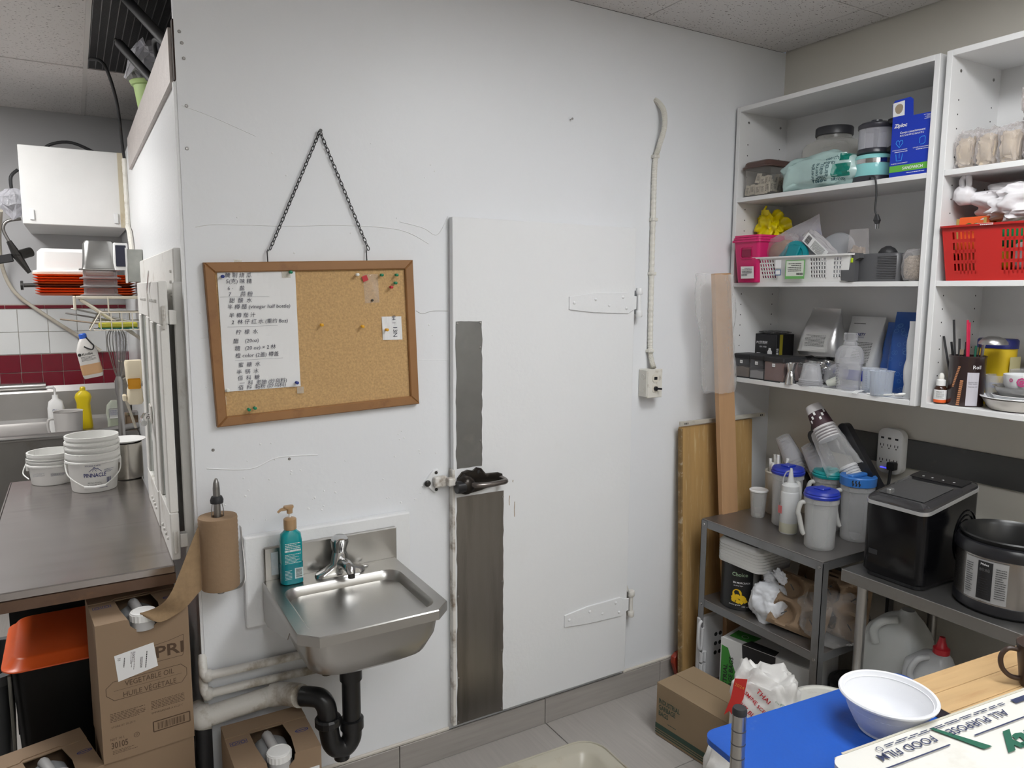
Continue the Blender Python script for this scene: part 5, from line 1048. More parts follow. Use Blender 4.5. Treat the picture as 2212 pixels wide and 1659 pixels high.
# grey slicer and container
GP = mat('grey_plastic', (.085, .085, .09), .4, var=.04); sl = T('slicer', 'dark grey plastic slicer lying on its side on middle shelf', 'slicer', (2.40, -.60, ZB+.0003))
ob('body', loft(B(), [[(x, y, z) for x, y, z in rr(.09, .165, .015, 0, 4, .03, -.045)], rr(.095, .17, .018, .01, 4, .03, -.045), rr(.095, .17, .018, .088, 4, .03, -.045), rr(.085, .16, .015, .096, 4, .03, -.045)]), GP, sl, smooth=40)
ob('handle', prism(B(), [(.062, .0), (.022, -.004), (.012, .0), (.012, .07), (-.006, .078), (-.002, .094), (.04, .098), (.062, .085), (.068, .06)], (-.045, 0, .004), Y, Z, X, .028, .004), GP, sl); ob('knob', lathe(B(), [(.03, 0), (.03, .006), (.022, .018), (.008, .026), (0, .026)], 20, .03, -.06), BLACKM, sl, (0, 0, .0955), smooth=50)
ob('green_tab', bx(B(), -.0475, .018, .066, -.0455, .028, .082, .001), mat('lime_tab', (.40, .55, .0), .5), sl); bm = B()
for k in range(14): bx(bm, -.0195, -.125, .012+.0055*k, -.0178, -.055, .0145+.0055*k)
ob('ribs', bm, GP, sl)
tag(ob('smoke_box', bx(B(), 2.415, -.548, ZB+.0003, 2.50, -.508, ZB+.066, .004), clear('smoke_plastic', (.25, .25, .26), .55, .3, .15)), 'small smoke-grey plastic container beside the slicer', 'container')
SEED = mat('seeds', (.40, .33, .25), .8, var=.9, vs=160, bump=.8, bs=160, dirt=(.10, .07, .05), ds=150, da=.85, dlo=.5)
bagthing('seed_bag', 'clear bag of striped seeds at right end of middle shelf', (2.425, -.776, ZB+.0003), .045, .048, .055, 7, FIL, fillm=SEED, frac=.78, amp=.14, e=.6)
nv = T('navy_box', 'small navy box with clear clip behind the seed bag', 'box', (2.56, -.79, ZB+.0003)); ob('box', bx(B(), -.04, -.04, 0, .04, .035, .125, .002), mat('navy_card', (.02, .02, .08), .5), nv); ob('clip', lathe(B(), [(.02, .105), (.024, .13), (.012, .15), (0, .15)], 12, -.05, -.01), clear('clip_clear', (.8, .8, .85), .35, .4), nv)
# ---------------- bottom shelf, unit 1
CAN = clear('canister_clear', (.62, .62, .64), .05, .25, .1); 
def canister(lb, y0, y1, x0, x1, fm, fl):
    t = T('canister', lb, 'canister', ((x0+x1)/2, (y0+y1)/2, ZS+.0003), 0, 'black-lidded canisters'); D, L = x1-x0, y0-y1
    ob('jar', loft(B(), [rr(D, L, .008, 0, 3), rr(D, L, .008, .083, 3), rr(D-.005, L-.005, .006, .083, 3), rr(D-.005, L-.005, .006, .003, 3)]), CAN, t); ob('lid', loft(B(), [rr(D+.004, L+.004, .009, .081, 3), rr(D+.005, L+.005, .009, .095, 3), rr(D-.004, L-.004, .008, .099, 3)]), BLACKM, t); ob('base', loft(B(), [rr(D+.001, L+.001, .008, -.0001, 3), rr(D+.001, L+.001, .008, .005, 3)]), BLACKM, t)
    bm = B(); sheet(bm, lambda u, v: (-D/2+.004+(D-.008)*u, -L/2+.004+(L-.008)*v, fl*(1+.14*NZ.noise(V((u*3, v*3, fl*50))))), 8, 8)
    for e in [e for e in bm.edges if e.is_boundary]: pass
    r_ = bmesh.ops.extrude_edge_only(bm, edges=[e for e in bm.edges if e.is_boundary]); [setattr(v.co, 'z', .0045) for v in r_['geom'] if isinstance(v, bmesh.types.BMVert)]
    ob('powder', bm, fm, t); ob('label', bx(B(), -D/2-.001, -.008, .060, -D/2-.0003, .006, .073), PAPER, t); txt('口味', INK, t, (-D/2-.0012, -.001, .0665), FR, FU, w=.010); return t
canister('black-lidded canister a third full of tan powder', -.036, -.118, 2.378, 2.47, mat('powder_tan', (.36, .28, .21), .9, var=.2, vs=80), .044); canister('black-lidded canister with white powder', -.122, -.196, 2.375, 2.47, mat('powder_white', (.62, .60, .58), .9, var=.1, vs=80), .036); canister('large black-lidded canister nearly full of pinkish powder', -.202, -.30, 2.368, 2.50, mat('powder_pink', (.38, .21, .17), .9, var=.12, vs=60), .076)
pb = T('bottle_box', 'black box with white bottle picture behind the canisters', 'box', (2.562, -.088, ZS+.0003)); ob('carton', bx(B(), -.055, -.056, 0, .055, .056, .178, .002), mat('box_black', (.012, .012, .014), .4), pb); ob('film_top', blob(B(), .05, .05, .006, 3, .5), clear('film_top', (.3, .3, .3), .3, .4), pb, (0, 0, .1785))
quads('yellow_stripe', mat('stripe_olive', (.30, .25, .02), .5), pb, [(-.035, 0.001, -.016, .177)], (0, -.0564, 0), X, Z); txt('PC四克杯', WHI, pb, (-.0556, .018, .142), FR, FU, w=.058, bold=.01); txt('瓶身 大容量', WHI, pb, (-.0556, .012, .124), FR, FU, w=.036); txt('奶茶餐饮', WHI, pb, (-.047, -.0566, .09), -Z, X, w=.06, bold=.01)
quads('bottle_print', PAPER, pb, [[(-.036, .075), (-.012, .075), (-.012, .105), (-.018, .114), (-.018, .120), (-.030, .120), (-.030, .114), (-.036, .105)]], (-.0556, 0, 0), Y, Z); quads('label_print', WHI, pb, smallprint(.02, .02, 3, 4, .4, .035, .09), (-.0556, 0, 0), Y, Z)['kind'] = 'stuff'
FOIL = mat('silver_foil', (.52, .52, .52), .30, .75, bump=.5, bs=18, var=.1); 
lf = T('foil_bag', 'crumpled shiny foil bag under the standing silver one', 'foil bag', (2.535, -.33, ZS+.0003)); blob(bm := B(), .075, .10, .05, 12, .3, .65, 4, 4); ob('foil', bm, mat('shiny_foil', (.6, .6, .6), .14, .95, bump=.8, bs=25), lf, smooth=50)
sf = T('foil_bag', 'silver foil coffee bag standing with label on bottom shelf', 'foil bag', (2.54, -.338, ZS+.106)); pouch(bm := B(), .19, .185, .10, 3, .16, .02, tw=.125); o = ob('foil', bm, FOIL, sf, smooth=40); patch([(-.055, .018), (.055, .09)], mat('foil_label', (.48, .48, .47), .5), sf, o, 'label'); project(quads('label_print', INK, sf, smallprint(.09, .045, 9, 3, .3, 0, .060), (-.3, 0, 0), Y, Z), o, X, .0022)['kind'] = 'stuff'
tw2 = T('tapioca_bag', 'white printed bag with blue lettering standing at the back of bottom shelf', 'bag', (2.585, -.482, ZS+.0003)); pouch(bm := B(), .142, .262, .07, 6, .12, .03); o = ob('film', bm, mat('white_film', (.62, .62, .62), .35, bump=.2, bs=30), tw2, smooth=50)
project(txt('TASTY', INKB, tw2, (-.3, .012, .195), FR, FU, w=.042, bold=.03), o, X, .002); project(txt('ENTERPRISE', INKB, tw2, (-.3, .012, .184), FR, FU, w=.036), o, X, .002); project(quads('label_print', INK, tw2, smallprint(.075, .075, 13, 3, .35, -.01, .13)+barcode(.026, .014, -.03, .085)+smallprint(.05, .004, 1, 3, .6, .03, .235), (-.3, 0, 0), Y, Z), o, X, .002)['kind'] = 'stuff'
patch([(-.05, .02), (.06, .06)], mat('print_blue', (.015, .03, .35), .5), tw2, o)
BLF = mat('blue_film', (.008, .075, .34), .3, bump=.3, bs=20, var=.15, vs=10); 
b1 = T('blue_bag', 'shorter dark blue foil bag behind the tall blue one', 'bag', (2.592, -.602, ZS+.0003)); pouch(bm := B(), .075, .245, .08, 7, .1, .02); ob('film', bm, BLF, b1, smooth=50)
b2 = T('blue_bag', 'tall blue bag with faint white doodles on bottom shelf', 'bag', (2.530, -.690, ZS+.0003)); pouch(bm := B(), .105, .285, .09, 8, .14, .03, tw=.125); o = ob('film', bm, BLF, b2, smooth=50)
DOO = mat('doodle', (.12, .28, .60), .5); R_ = random.Random(3); dd = []
for k in range(34): dd += ringpoly(.006, .0068, 9, R_.uniform(-.045, .045), R_.uniform(.01, .24), R_.choice((.8, 1, 1.3)))
project(quads('doodles', DOO, b2, dd, (-.3, 0, 0), Y, Z), o, X, .0012)['kind'] = 'stuff'; patch([(-.050, .09), (-.022, .185)], PAPER, b2, o, 'label'); project(quads('label_print', INK, b2, smallprint(.024, .08, 16, 3, .4, -.037, .137), (-.3, 0, 0), Y, Z), o, X, .0042)['kind'] = 'stuff'
wb2 = T('white_bag', 'plain white powder bag beside the blue bags, against the divider', 'bag', (2.435, -.790, ZS+.0003)); pouch(bm := B(), .075, .258, .06, 9, .08, .0); ob('film', bm, mat('plain_white_film', (.66, .67, .68), .4, bump=.25, bs=14), wb2, smooth=50)
FRO = clear('frosted_plastic', (.80, .80, .82), .20, .35, .3); CLR = clear('crystal_plastic', (.88, .88, .9), .10, .45, .08)
sk_ = T('cocktail_shaker', 'clear cocktail shaker with frosted dome on bottom shelf', 'shaker', (2.425, -.542, ZS+.0003)); ob('cup', lathe(B(), [(.038, 0), (.041, .003), (.046, .115), (.044, .115), (.039, .005), (0, .005)], 28), CLR, sk_, smooth=40); ob('dome', lathe(B(), [(.049, .098), (.049, .125), (.046, .142), (.036, .157), (.024, .163), (.022, .175), (.0215, .176)], 28, cap0=False), FRO, sk_, smooth=50); ob('cap', lathe(B(), [(.020, .172), (.020, .180), (.024, .181), (.024, .205), (.021, .208), (0, .208)], 24), CLR, sk_, smooth=40)
quads('scale_marks', INK, sk_, [(-.008+.004*(k % 2), .012+.006*k, .004, .0132+.006*k) for k in range(15)], (-.0462, .015, 0), Y, Z)['kind'] = 'stuff'
for k, (x, y, lb) in enumerate(((2.437, -.634, 'clear measuring beaker partly behind the front one'), (2.388, -.696, 'clear measuring beaker at front of bottom shelf near the spoon'))):
    t = T('beaker', lb, 'beaker', (x, y, ZS+.0003), 0, 'measuring beakers'); ob('cup', lathe(B(), [(.033, 0), (.035, .003), (.038, .080), (.042, .086), (.040, .086), (.036, .079), (.033, .005), (0, .005)], 28), clear('beaker_plastic', (.80, .84, .90), .2, .45, .2), t, smooth=45)
    if k == 0: quads('scale_marks', mat('mark_grey', (.35, .35, .4), .6), t, [(-.01, .015+.008*q, 0, .0158+.008*q) for q in range(7)], (-.0378, .01, 0), Y, Z)['kind'] = 'stuff'
jg = T('jigger', 'small steel double jigger in front of the pink powder canister', 'jigger', (2.372, -.332, ZS+.0003)); ob('lower_cup', lathe(B(), [(.021, 0), (.0215, .002), (.013, .048), (.012, .050)], 24), CHROME, jg, smooth=50); ob('upper_cup', lathe(B(), [(.012, .050), (.013, .052), (.020, .082), (.0185, .082), (.011, .055), (0, .055)], 24), CHROME, jg, smooth=50)
for k in range(4):
    t = ob('portion_cup', lathe(B(), [(.044, 0), (.044, .003), (.040, .005), (.030, .062), (.028, .064), (0, .064)], 28), FRO, None, (2.40, -.402, ZS+.0003+.007*k), smooth=45); tag(t, ['bottom cup of the upturned portion cup stack', 'second cup of the upturned portion cup stack', 'third cup of the upturned portion cup stack', 'top cup of the upturned portion cup stack'][k], 'cup', 'upturned portion cups')
sq = T('small_cup', 'tiny pale cup lying beside the portion cups', 'cup', (2.395, -.478, ZS+.018)); sq.rotation_euler = (rad(70), 0, rad(20)); ob('cup', lathe(B(), [(.012, 0), (.018, .04), (.0165, .04), (.011, .002), (0, .002)], 18), mat('pale_cup', (.62, .64, .58), .4, alpha=.85), sq, smooth=45)
lp = T('dome_cover', 'clear dome lid leaning behind the portion cups', 'lid', (2.475, -.455, ZS+.045)); lp.rotation_euler = (0, rad(-60), 0); ob('dome', lathe(B(), [(.05, 0), (.048, .003), (.04, .012), (.02, .02), (0, .022)], 24), FRO, lp, smooth=45)
tag(ob('paper_sleeve', bx(B(), 2.362, -.555, ZS+.0003, 2.385, -.29, ZS+.003, .001), mat('sleeve_white', (.72, .72, .71), .6)), 'flat white paper sleeve along bottom shelf edge', 'paper sleeve')
fk = T('plastic_fork', 'white plastic fork with tines poking over bottom shelf edge', 'fork', (2.372, -.618, ZS+.004)); bm = B()
for k in range(4): tube(bm, [(-.02, -.008+.0055*k, -.004), (.0, -.008+.0055*k, .003), (.03, -.006+.004*k, .004)], .0014, 5)
ob('tines', bm, PLW, fk); ob('handle', bx(B(), .03, -.006, .002, .12, .006, .0045), PLW, fk)
sp_ = T('plastic_spoon', 'white plastic spoon lying on bottom shelf front edge', 'spoon', (2.366, -.725, ZS+.0003)); ob('handle', tube(B(), spl([(-.002, .065, .004), (0, .02, .005), (.004, -.03, .012)], 5), .0032, 6), PLW, sp_); ob('bowl', blob(B(), .013, .022, .006, 2, .02, 1, 2), PLW, sp_, (.006, -.05, .008), (rad(-15), 0, 0), smooth=60)
# ---------------- unit 2
CHIP = mat('pale_chips', (.50, .42, .32), .7, var=.3, vs=20, bump=.8, bs=40)
for k, (y, z, lb) in enumerate(((-.905, ZA+.0003, 'leftmost clear bag of pale crackers on upper right shelf'), (-.965, ZA+.0003, 'second clear bag of pale crackers on upper right shelf'), (-1.03, ZA+.0003, 'third clear bag of pale crackers on upper right shelf'), (-1.10, ZA+.0003, 'clear bag of pale crackers at the frame edge'), (-1.09, ZA+.118, 'clear bag of crackers stacked on top of the others'))):
    bagthing('cracker_bag', lb, (2.45, y, z), .055, .032, .062, 11+k, FIL, fillm=CHIP, amp=.26, e=.5, frac=.8, group='bags of crackers', sub=4)
RED = mat('red_plastic', (.50, .018, .015), .35, var=.05); rb = T('slotted_basket', 'red slotted plastic basket full of packets on the right shelf unit', 'basket', (2.47, -1.10, ZB+.0003)); basket(rb, .43, .24, .168, RED, [(-.06, .04, 8), (.115, .185, 6)], rows=4, tap=.016); quads('chipped_paint', PLW, rb, smallprint(.05, .006, 2, 3, .9, .085, .166), (-.1292, 0, 0), Y, Z)['kind'] = 'stuff'
ORB = mat('orange_box', (.75, .11, .02), .45); ob1 = T('candy_box', 'orange box with barcode sticking out of the red basket', 'box', (2.435, -.945, ZB+.08)); ob('box', bx(B(), -.03, -.045, 0, .03, .045, .115, .002), ORB, ob1, None, (0, rad(6), 0)); quads('label', PAPER, ob1, [(-.005, .004, .03, .028)], (-.022, 0, .115), Y, X); quads('barcode', INK, ob1, barcode(.03, .014, .012, .016, 3, 12), (-.022, 0, .1155), Y, X)['kind'] = 'stuff'; [quads('gold_edge', mat('gold_print', (.40, .28, .08), .4), ob1, [q_], (-.0335, 0, .002), Y, Z) for q_ in ((-.045, 0, -.036, .11), (.036, 0, .045, .11))]
txt('GO', mat('green_ink', (.02, .14, .03), .5), ob1, (-.0330, -.004, .085), FR, FU, w=.05, bold=.03)
for k, (c, y, z, lb) in enumerate((((.75, .42, .02), -1.02, .03, 'yellow packet inside the red basket'), ((.0, .16, .05), -1.06, .09, 'green packet inside the red basket'), ((.6, .6, .58), -1.10, .03, 'white printed packet inside the red basket'), ((.65, .35, .02), -1.17, .02, 'amber packet inside the red basket'), ((.55, .08, .03), -.95, .012, 'small red packet at the bottom of red basket'))):
    tag(ob('packet', blob(B(), .06, .035, .045, 20+k, .15, .5, 3), mat('packet_%d' % k, c, .3, var=.3, vs=25), None, (2.455, y, ZB+z), smooth=60), lb, 'packet')
wbg = T('carrier_bag', 'white plastic carrier bag with knotted handle in the red basket', 'plastic bag', (2.475, -1.095, ZB+.170)); WF = mat('carrier_film', (.72, .70, .72), .3, bump=.6, bs=22, var=.05); blob(bm := B(), .085, .145, .062, 22, .40, .75, 5, 3); ob('film', bm, WF, wbg, smooth=70)
ob('knot', blob(B(), .028, .03, .030, 23, .35, .9, 3, 3), WF, wbg, (-.06, .182, .065), smooth=70); ob('handle_loop', tube(B(), spl([(-.06, .187, .11), (-.06, .195, .14), (-.06, .179, .155), (-.06, .173, .13), (-.06, .177, .11)], 4), .009, 7), WF, wbg, smooth=60); ob('neck', tube(B(), [(-.055, .165, .085), (-.03, .09, .07)], [.018, .04], 10), WF, wbg, smooth=60)
tn = T('biscuit_tin', 'brown round wafer tin used as a straw holder', 'tin', (2.425, -.957, ZS+.0003)); TBR = mat('tin_brown', (.030, .014, .014), .3, var=.1, coat=.3); lathe(bm := B(), [(.050, 0), (.051, .002), (.051, .150), (.0525, .152), (.0525, .158), (.049, .158), (.0485, .01), (0, .01)], 36); ob('tin', bm, TBR, tn, smooth=40)
def on_tin(rects, m_, nm, a0):
    bm = B()
    for x0, z0, x1, z1 in rects:
        n_ = max(1, int((x1-x0)/.006)); 
        for q in range(n_):
            xa, xb = x0+(x1-x0)*q/n_, x0+(x1-x0)*(q+1)/n_
            bm.faces.new(ring(bm, [(.0516*cos(a0+x/.0516), .0516*sin(a0+x/.0516), z) for x, z in ((xa, z0), (xb, z0), (xb, z1), (xa, z1))]))
    o = ob(nm, bm, m_, tn); return o
A0 = math.atan2(-2.2266+.957, -2.425)
on_tin([(.002, .004, .036, .108)], mat('nutrition_label', (.52, .50, .55), .5), 'nutrition_label', A0); 
for s_, z in (('Nutrition Facts', .078), ('Valeur nutritive', .073), ('Calories 110', .064)): txt(s_, INK, tn, (A0+.019/.0522, z), None, None, w=.026, cylr=(0, 0, .0522))
WAF = mat('wafer', (.50, .22, .10), .6)
for k in range(13): 
    o = on_tin([(-.024+.0006*k, .004+.0062*k, -.015+.0006*k, .0085+.0062*k)], WAF, 'wafer_print', A0); p_ = on_tin([(-.042+.0014*k, .060+.0052*k, -.035+.0014*k, .0636+.0052*k)], WAF, 'wafer_print', A0)
txt('Roll', PAPER, tn, (A0+.028/.0518, .125), None, None, w=.024, cylr=(0, 0, .0518))
R_ = random.Random(4)
for k, (a, lx, c, lb) in enumerate(((-.10, .27, 0, 'tallest black straw in the wafer tin'), (-.22, .22, 0, 'leftmost black straw in the wafer tin'), (-.16, .20, 0, 'short black straw next to the leftmost one'), (-.05, .21, 0, 'black straw in the middle of the wafer tin'), (.0, .20, 0, 'black straw behind the red straws'), (-.04, .262, 1, 'left red straw in the wafer tin'), (-.06, .27, 1, 'right red straw in the wafer tin'), (.02, .19, 2, 'dark green straw in the wafer tin'), (.04, .215, 0, 'thin black straw right of the red ones'))):
    m_ = [BLACKM, mat('straw_red', (.55, .02, .07), .4), mat('straw_green', (.01, .10, .06), .4)][c]; y0 = [.02, .03, .024, .014, .006, -.006, -.012, -.02, -.024][k]
    t = ob('drinking_straw', cyl(B(), (0, 0, .012), (0, -lx*sin(a), lx*cos(a)), .0035 if k != 8 else .002, n=8), m_, None, (2.425-.012+.006*(k % 3), -.957+y0, ZS+.0005)); tag(t, lb, 'straw', 'straws in the wafer tin')
ld_ = T('ladle', 'steel ladle standing upside down in the wafer tin', 'ladle', (2.44, -.985, ZS+.012)); ob('handle', tube(B(), [(0, 0, 0), (0, -.006, .17), (0, -.008, .185)], [.004, .005, .006], 8), STEEL, ld_); ob('bowl', lathe(B(), [(.040, .185), (.039, .192), (.030, .203), (.015, .209), (0, .210)], 24, 0, -.035), STEEL, ld_, smooth=60); ob('fork_end', bx(B(), -.03, .035, .10, -.027, .047, .165), CHROME, ld_)
dr = T('dropper_bottle', 'small brown dropper bottle with white and orange label', 'bottle', (2.383, -.902, ZS+.0003)); ob('bottle', lathe(B(), [(.0165, 0), (.018, .003), (.018, .050), (.014, .057), (.010, .059)], 22), mat('amber_glass', (.04, .015, .008), .15), dr, smooth=45); ob('cap', lathe(B(), [(.0125, .058), (.0135, .059), (.0135, .076), (.010, .078), (.008, .079)], 20), PLW, dr, smooth=40); ob('bulb', lathe(B(), [(.0085, .078), (.0085, .090), (.005, .098), (0, .0995)], 14), mat('rubber_white', (.7, .69, .64), .6), dr, smooth=60)
ob('label', lathe(B(), [(.0183, .014), (.0183, .046)], 22, cap0=False, cap1=False), PAPER, dr, smooth=40); ob('orange_band', lathe(B(), [(.0184, .005), (.0184, .0145)], 22, cap0=False, cap1=False), mat('label_orange', (.80, .12, .02), .5), dr, smooth=40); bm = B()
for x0, z0, x1, z1 in smallprint(.024, .024, 7, 3, .35, 0, .03): bm.faces.new(ring(bm, [(.0187*cos(A0+x/.0187), .0187*sin(A0+x/.0187), z) for x, z in ((x0, z0), (x1, z0), (x1, z1), (x0, z1))]))
ob('label_print', bm, INK, dr)['kind'] = 'stuff'
yc = T('drink_mix_tub', 'yellow and blue oval powder tub behind the wafer tin', 'tub', (2.54, -.985, ZS+.0003)); ob('tub', loft(B(), [rr(.07, .105, .03, .0, 5), rr(.075, .11, .035, .18, 5)]), mat('tub_yellow', (.75, .52, .02), .4), yc, smooth=45); ob('lid', loft(B(), [rr(.08, .115, .036, .18, 5), rr(.08, .115, .036, .205, 5), rr(.07, .105, .03, .21, 5)]), mat('tub_navy', (.01, .015, .14), .4), yc, smooth=45); ob('blue_band', loft(B(), [rr(.0742, .1085, .033, .055, 5), rr(.0745, .109, .034, .072, 5)], False, False), mat('band_blue', (.01, .12, .45), .5), yc)
ob('info_panel', bx(B(), -.0345, -.0565, .08, .03, -.0558, .155), mat('panel_pale', (.60, .55, .30), .6), yc)
tag(ob('drinking_glass', lathe(B(), [(.025, 0), (.028, .003), (.036, .10), (.034, .10), (.026, .005), (0, .005)], 24), FRO, None, (2.475, -1.025, ZS+.0003), smooth=45), 'clear plastic tumbler between wafer tin and plates', 'glass')
tag(ob('acrylic_holder', bx(B(), 2.50, -1.075, ZS+.0003, 2.59, -1.045, ZS+.12, .002), CLR), 'clear acrylic holder behind the plates', 'holder'); tag(ob('small_carton', bx(B(), 2.57, -1.10, ZS+.0003, 2.63, -1.0545, ZS+.165, .002), CARD), 'small open brown carton at back of lower right shelf', 'box')
def dish(nm, lb, prof, m_, z, y=-1.095, x=2.45, cat='plate', n_=40): tag(ob(nm, lathe(B(), prof, n_), m_, None, (x, y, z), smooth=45), lb, cat)
CER = mat('ceramic_white', (.74, .75, .76), .2)
dish('steel_plate', 'wide brushed steel dish at the bottom of dish stack', [(.05, 0), (.07, .003), (.082, .02), (.09, .034), (.094, .036), (.088, .036), (.078, .02), (.066, .006), (0, .006)], mat('dish_steel', (.55, .52, .48), .3, .9), ZS+.0003)
dish('ceramic_plate', 'white ceramic plate in the dish stack', [(.05, .008), (.07, .015), (.088, .0368), (.096, .040), (.095, .042), (.07, .022), (.05, .012), (0, .012)], CER, ZS+.0005)
dish('ceramic_bowl', 'white shallow bowl in the dish stack', [(.030, .0125), (.05, .018), (.072, .046), (.070, .047), (.048, .022), (0, .018)], CER, ZS+.001, -1.102)
dish('steel_bowl', 'dark steel bowl on top of white bowl', [(.028, .0195), (.045, .024), (.066, .058), (.074, .072), (.078, .074), (.072, .074), (.062, .060), (.04, .028), (0, .025)], STEEL, ZS+.001, -1.108)
fb_ = T('flowered_bowl', 'white bowl with pink flowers on top of the dish stack', 'bowl', (2.45, -1.118, ZS+.0265)); ob('bowl', lathe(B(), [(.03, 0), (.034, .003), (.058, .055), (.060, .085), (.058, .085), (.055, .056), (.03, .006), (0, .006)], 32), CER, fb_, smooth=45); FLP = mat('flower_pink', (.45, .05, .18), .5)
for a_, z, r_ in ((.25, .066, .014), (.75, .07, .006), (-.3, .066, .01)):
    bm = B()
    for p in ringpoly(.002, r_*.5, 8)+ringpoly(r_*.65, r_, 8): bm.faces.new(ring(bm, [(.0603*cos(A0+a_*-1+x/.06), .0603*sin(A0-a_+x/.06), z+q) for x, q in p]))
    ob('flower_print', bm, FLP, fb_)['kind'] = 'stuff'
# =====================================================================  LEANING BOARDS IN THE CORNER
PLY = mat('old_plywood', (.42, .26, .10), .6, var=.35, vs=3, stretch=(9, 1, .8), dirt=(.62, .50, .30), da=.6, ds=9, dlo=.55)
ply = T('plywood_sheet', 'weathered plywood sheet leaning against the wall corner', 'plywood', (2.29, -.088, .0005)); ply.rotation_euler = (rad(2.6)*-1, 0, 0)
ob('panel', bx(B(), -.205, -.009, 0, .205, .009, 1.108, .001), PLY, ply)
ob('edge_rot', bx(B(), -.2065, -.0095, .02, -.198, .0095, 1.10), mat('rotten_edge', (.24, .15, .06), .9, bump=.8, bs=60, var=.5, vs=30, dirt=(.6, .52, .4), ds=30, da=.8), ply)
tag(ob('mounting_rail', bx(B(), 2.072, -.058, 1.115, 2.56, -.044, 1.131, .001), mat('rail_cream', (.60, .57, .50), .45, .2, dirt=(.2, .16, .1), ds=20)), 'cream metal rail lying across the plywood top', 'rail')
rl = bpy.data.objects['mounting_rail']
for k in range(5): ob('slot', bx(B(), 2.09+.008*k if k < 3 else 2.53+.01*(k-3), -.0586, 1.119, 2.094+.008*k if k < 3 else 2.536+.01*(k-3), -.0581, 1.126), BLACKM, rl)
pk = T('timber_plank', 'long pale timber plank leaning upright in front of plywood', 'plank', (2.295, -.19, .0005)); PL = mat('pale_timber', (.47, .28, .145), .55, var=.2, vs=3, stretch=(10, 10, .7))
pk.rotation_euler = (rad(-3.4), rad(-2.2), 0); ob('board', bx(B(), -.044, -.012, 0, .044, .012, 1.728, .0015), PL, pk)
sb_ = T('plastic_sleeve', 'clear plastic bag pulled over the top of the timber plank', 'plastic bag', (2.20, -.098, 1.25))
def slv(u, v):
    a = 2*pi*u; w_ = .105*(1-.18*(1-v))+.008*sin(11*v); x = w_*cos(a)-.012+.035*(v-.5)*-1+.02*(1-v); y = -.012+.030*sin(a)+.006*NZ.noise(V((3*u*3, v*6, 1))); return V((x+.006*NZ.noise(V((cos(a)*3, v*9, 2))), y, .47*v+.01*NZ.noise(V((cos(a)*2, sin(a)*2, 5)))))
sheet(bm := B(), slv, 28, 20); ob('film', bm, clear('sleeve_film', (.90, .90, .90), .16, .40, .10, bump=1, bs=22), sb_, smooth=70)
fs_ = T('folding_stool', 'white folded plastic step stool behind the metal stand', 'stool', (2.145, -.155, .0005)); PLG = mat('stool_plastic', (.58, .58, .59), .4)
bx(bm := B(), -.035, -.012, .05, .10, .012, .34, .008, 2); ob('leg_panel', bm, PLG, fs_); 
ob('grip', tube(B(), spl([(-.035, -.018, .33), (-.05, -.02, .31), (-.05, -.02, .23), (-.035, -.02, .215), (-.03, -.02, .30)], 4), .007, 7), PLG, fs_, smooth=60)
for k in range(8): ob('hinge_knuckle', cyl(B(), (-.03+.018*(k % 2), -.018, .005+.05*(k//2)), (-.03+.018*(k % 2), -.018, .045+.05*(k//2)), .0085, n=8), PLG, fs_)
for k in range(6): ob('grip_hole', lathe(B(), [(.009, 0), (.009, .0008), (0, .0008)], 10), BLACKM, fs_, (.055+.025*(k % 2), -.0122, .17+.04*(k//2)), (pi/2, 0, 0))
rh = T('red_dustpan', 'red plastic handle standing on floor behind the plywood edge', 'dustpan', (2.112, -.035, .0005)); prism(bm := B(), [(-.03, .125), (-.012, .14), (.03, .142), (.03, .128), (-.002, .122), (.018, .02), (.0, .018), (-.032, .10)], (0, 0, 0), X, Z, -Y, .02, .003); ob('handle', bm, mat('red_orange', (.30, .035, .015), .45), rh)
# =====================================================================  SMALL METAL STAND
GM = mat('stand_grey_steel', (.24, .24, .245), .4, .75, var=.08, dirt=(.12, .11, .1), ds=6, da=.4); TOPM = mat('stand_top_steel', (.27, .255, .245), .35, .8, var=.12, vs=5, dirt=(.16, .14, .13), ds=4, da=.4)
sx0, sx1, sy0, sy1 = 2.115, 2.53, -.150, -.708
sd_ = T('metal_stand', 'grey metal two-shelf stand with pitchers on top', 'stand', (sx0, sy0, .0005)); D, W = sx1-sx0, sy0-sy1; ZT = .752
ob('top_sheet', bx(B(), 0, -W, ZT-.004, D, 0, ZT, .001), TOPM, sd_); bm = B(); bx(bm, 0, -W, ZT-.034, .003, 0, ZT-.004); bx(bm, D-.003, -W, ZT-.034, D, 0, ZT-.004); bx(bm, .003, -.003, ZT-.034, D-.003, 0, ZT-.004); bx(bm, .003, -W, ZT-.034, D-.003, -W+.003, ZT-.004); ob('top_apron', bm, GM, sd_)
ob('shelf_sheet', bx(B(), 0, -W, .418, D, 0, .422, .001), TOPM, sd_); bm = B(); bx(bm, 0, -W, .39, .003, 0, .418); bx(bm, .003, -W, .39, D, -W+.003, .418); bx(bm, .003, -.003, .39, D, 0, .418); ob('shelf_apron', bm, GM, sd_)
for x, y, a, b_ in ((-.002, .002, 1, -1), (-.002, -W-.002, 1, 1), (D+.002, .002, -1, -1), (D+.002, -W-.002, -1, 1)):
    bm = B(); bx(bm, min(x, x+a*.03), min(y, y+b_*.002), 0, max(x, x+a*.03), max(y, y+b_*.002), ZT-.006); bx(bm, min(x, x+a*.002), min(y, y+b_*.03), 0, max(x, x+a*.002), max(y, y+b_*.03), ZT-.006); l_ = ob('leg', bm, GM, sd_)
    if a == 1:
        for z in (.40, ZT-.022): ob('bolt', lathe(B(), [(.006, 0), (.005, .003), (.002, .003), (0, .0015)], 10), SCREW, l_, (x-.0003, y+b_*.015, z), (0, -pi/2, 0))
ZT += .0005
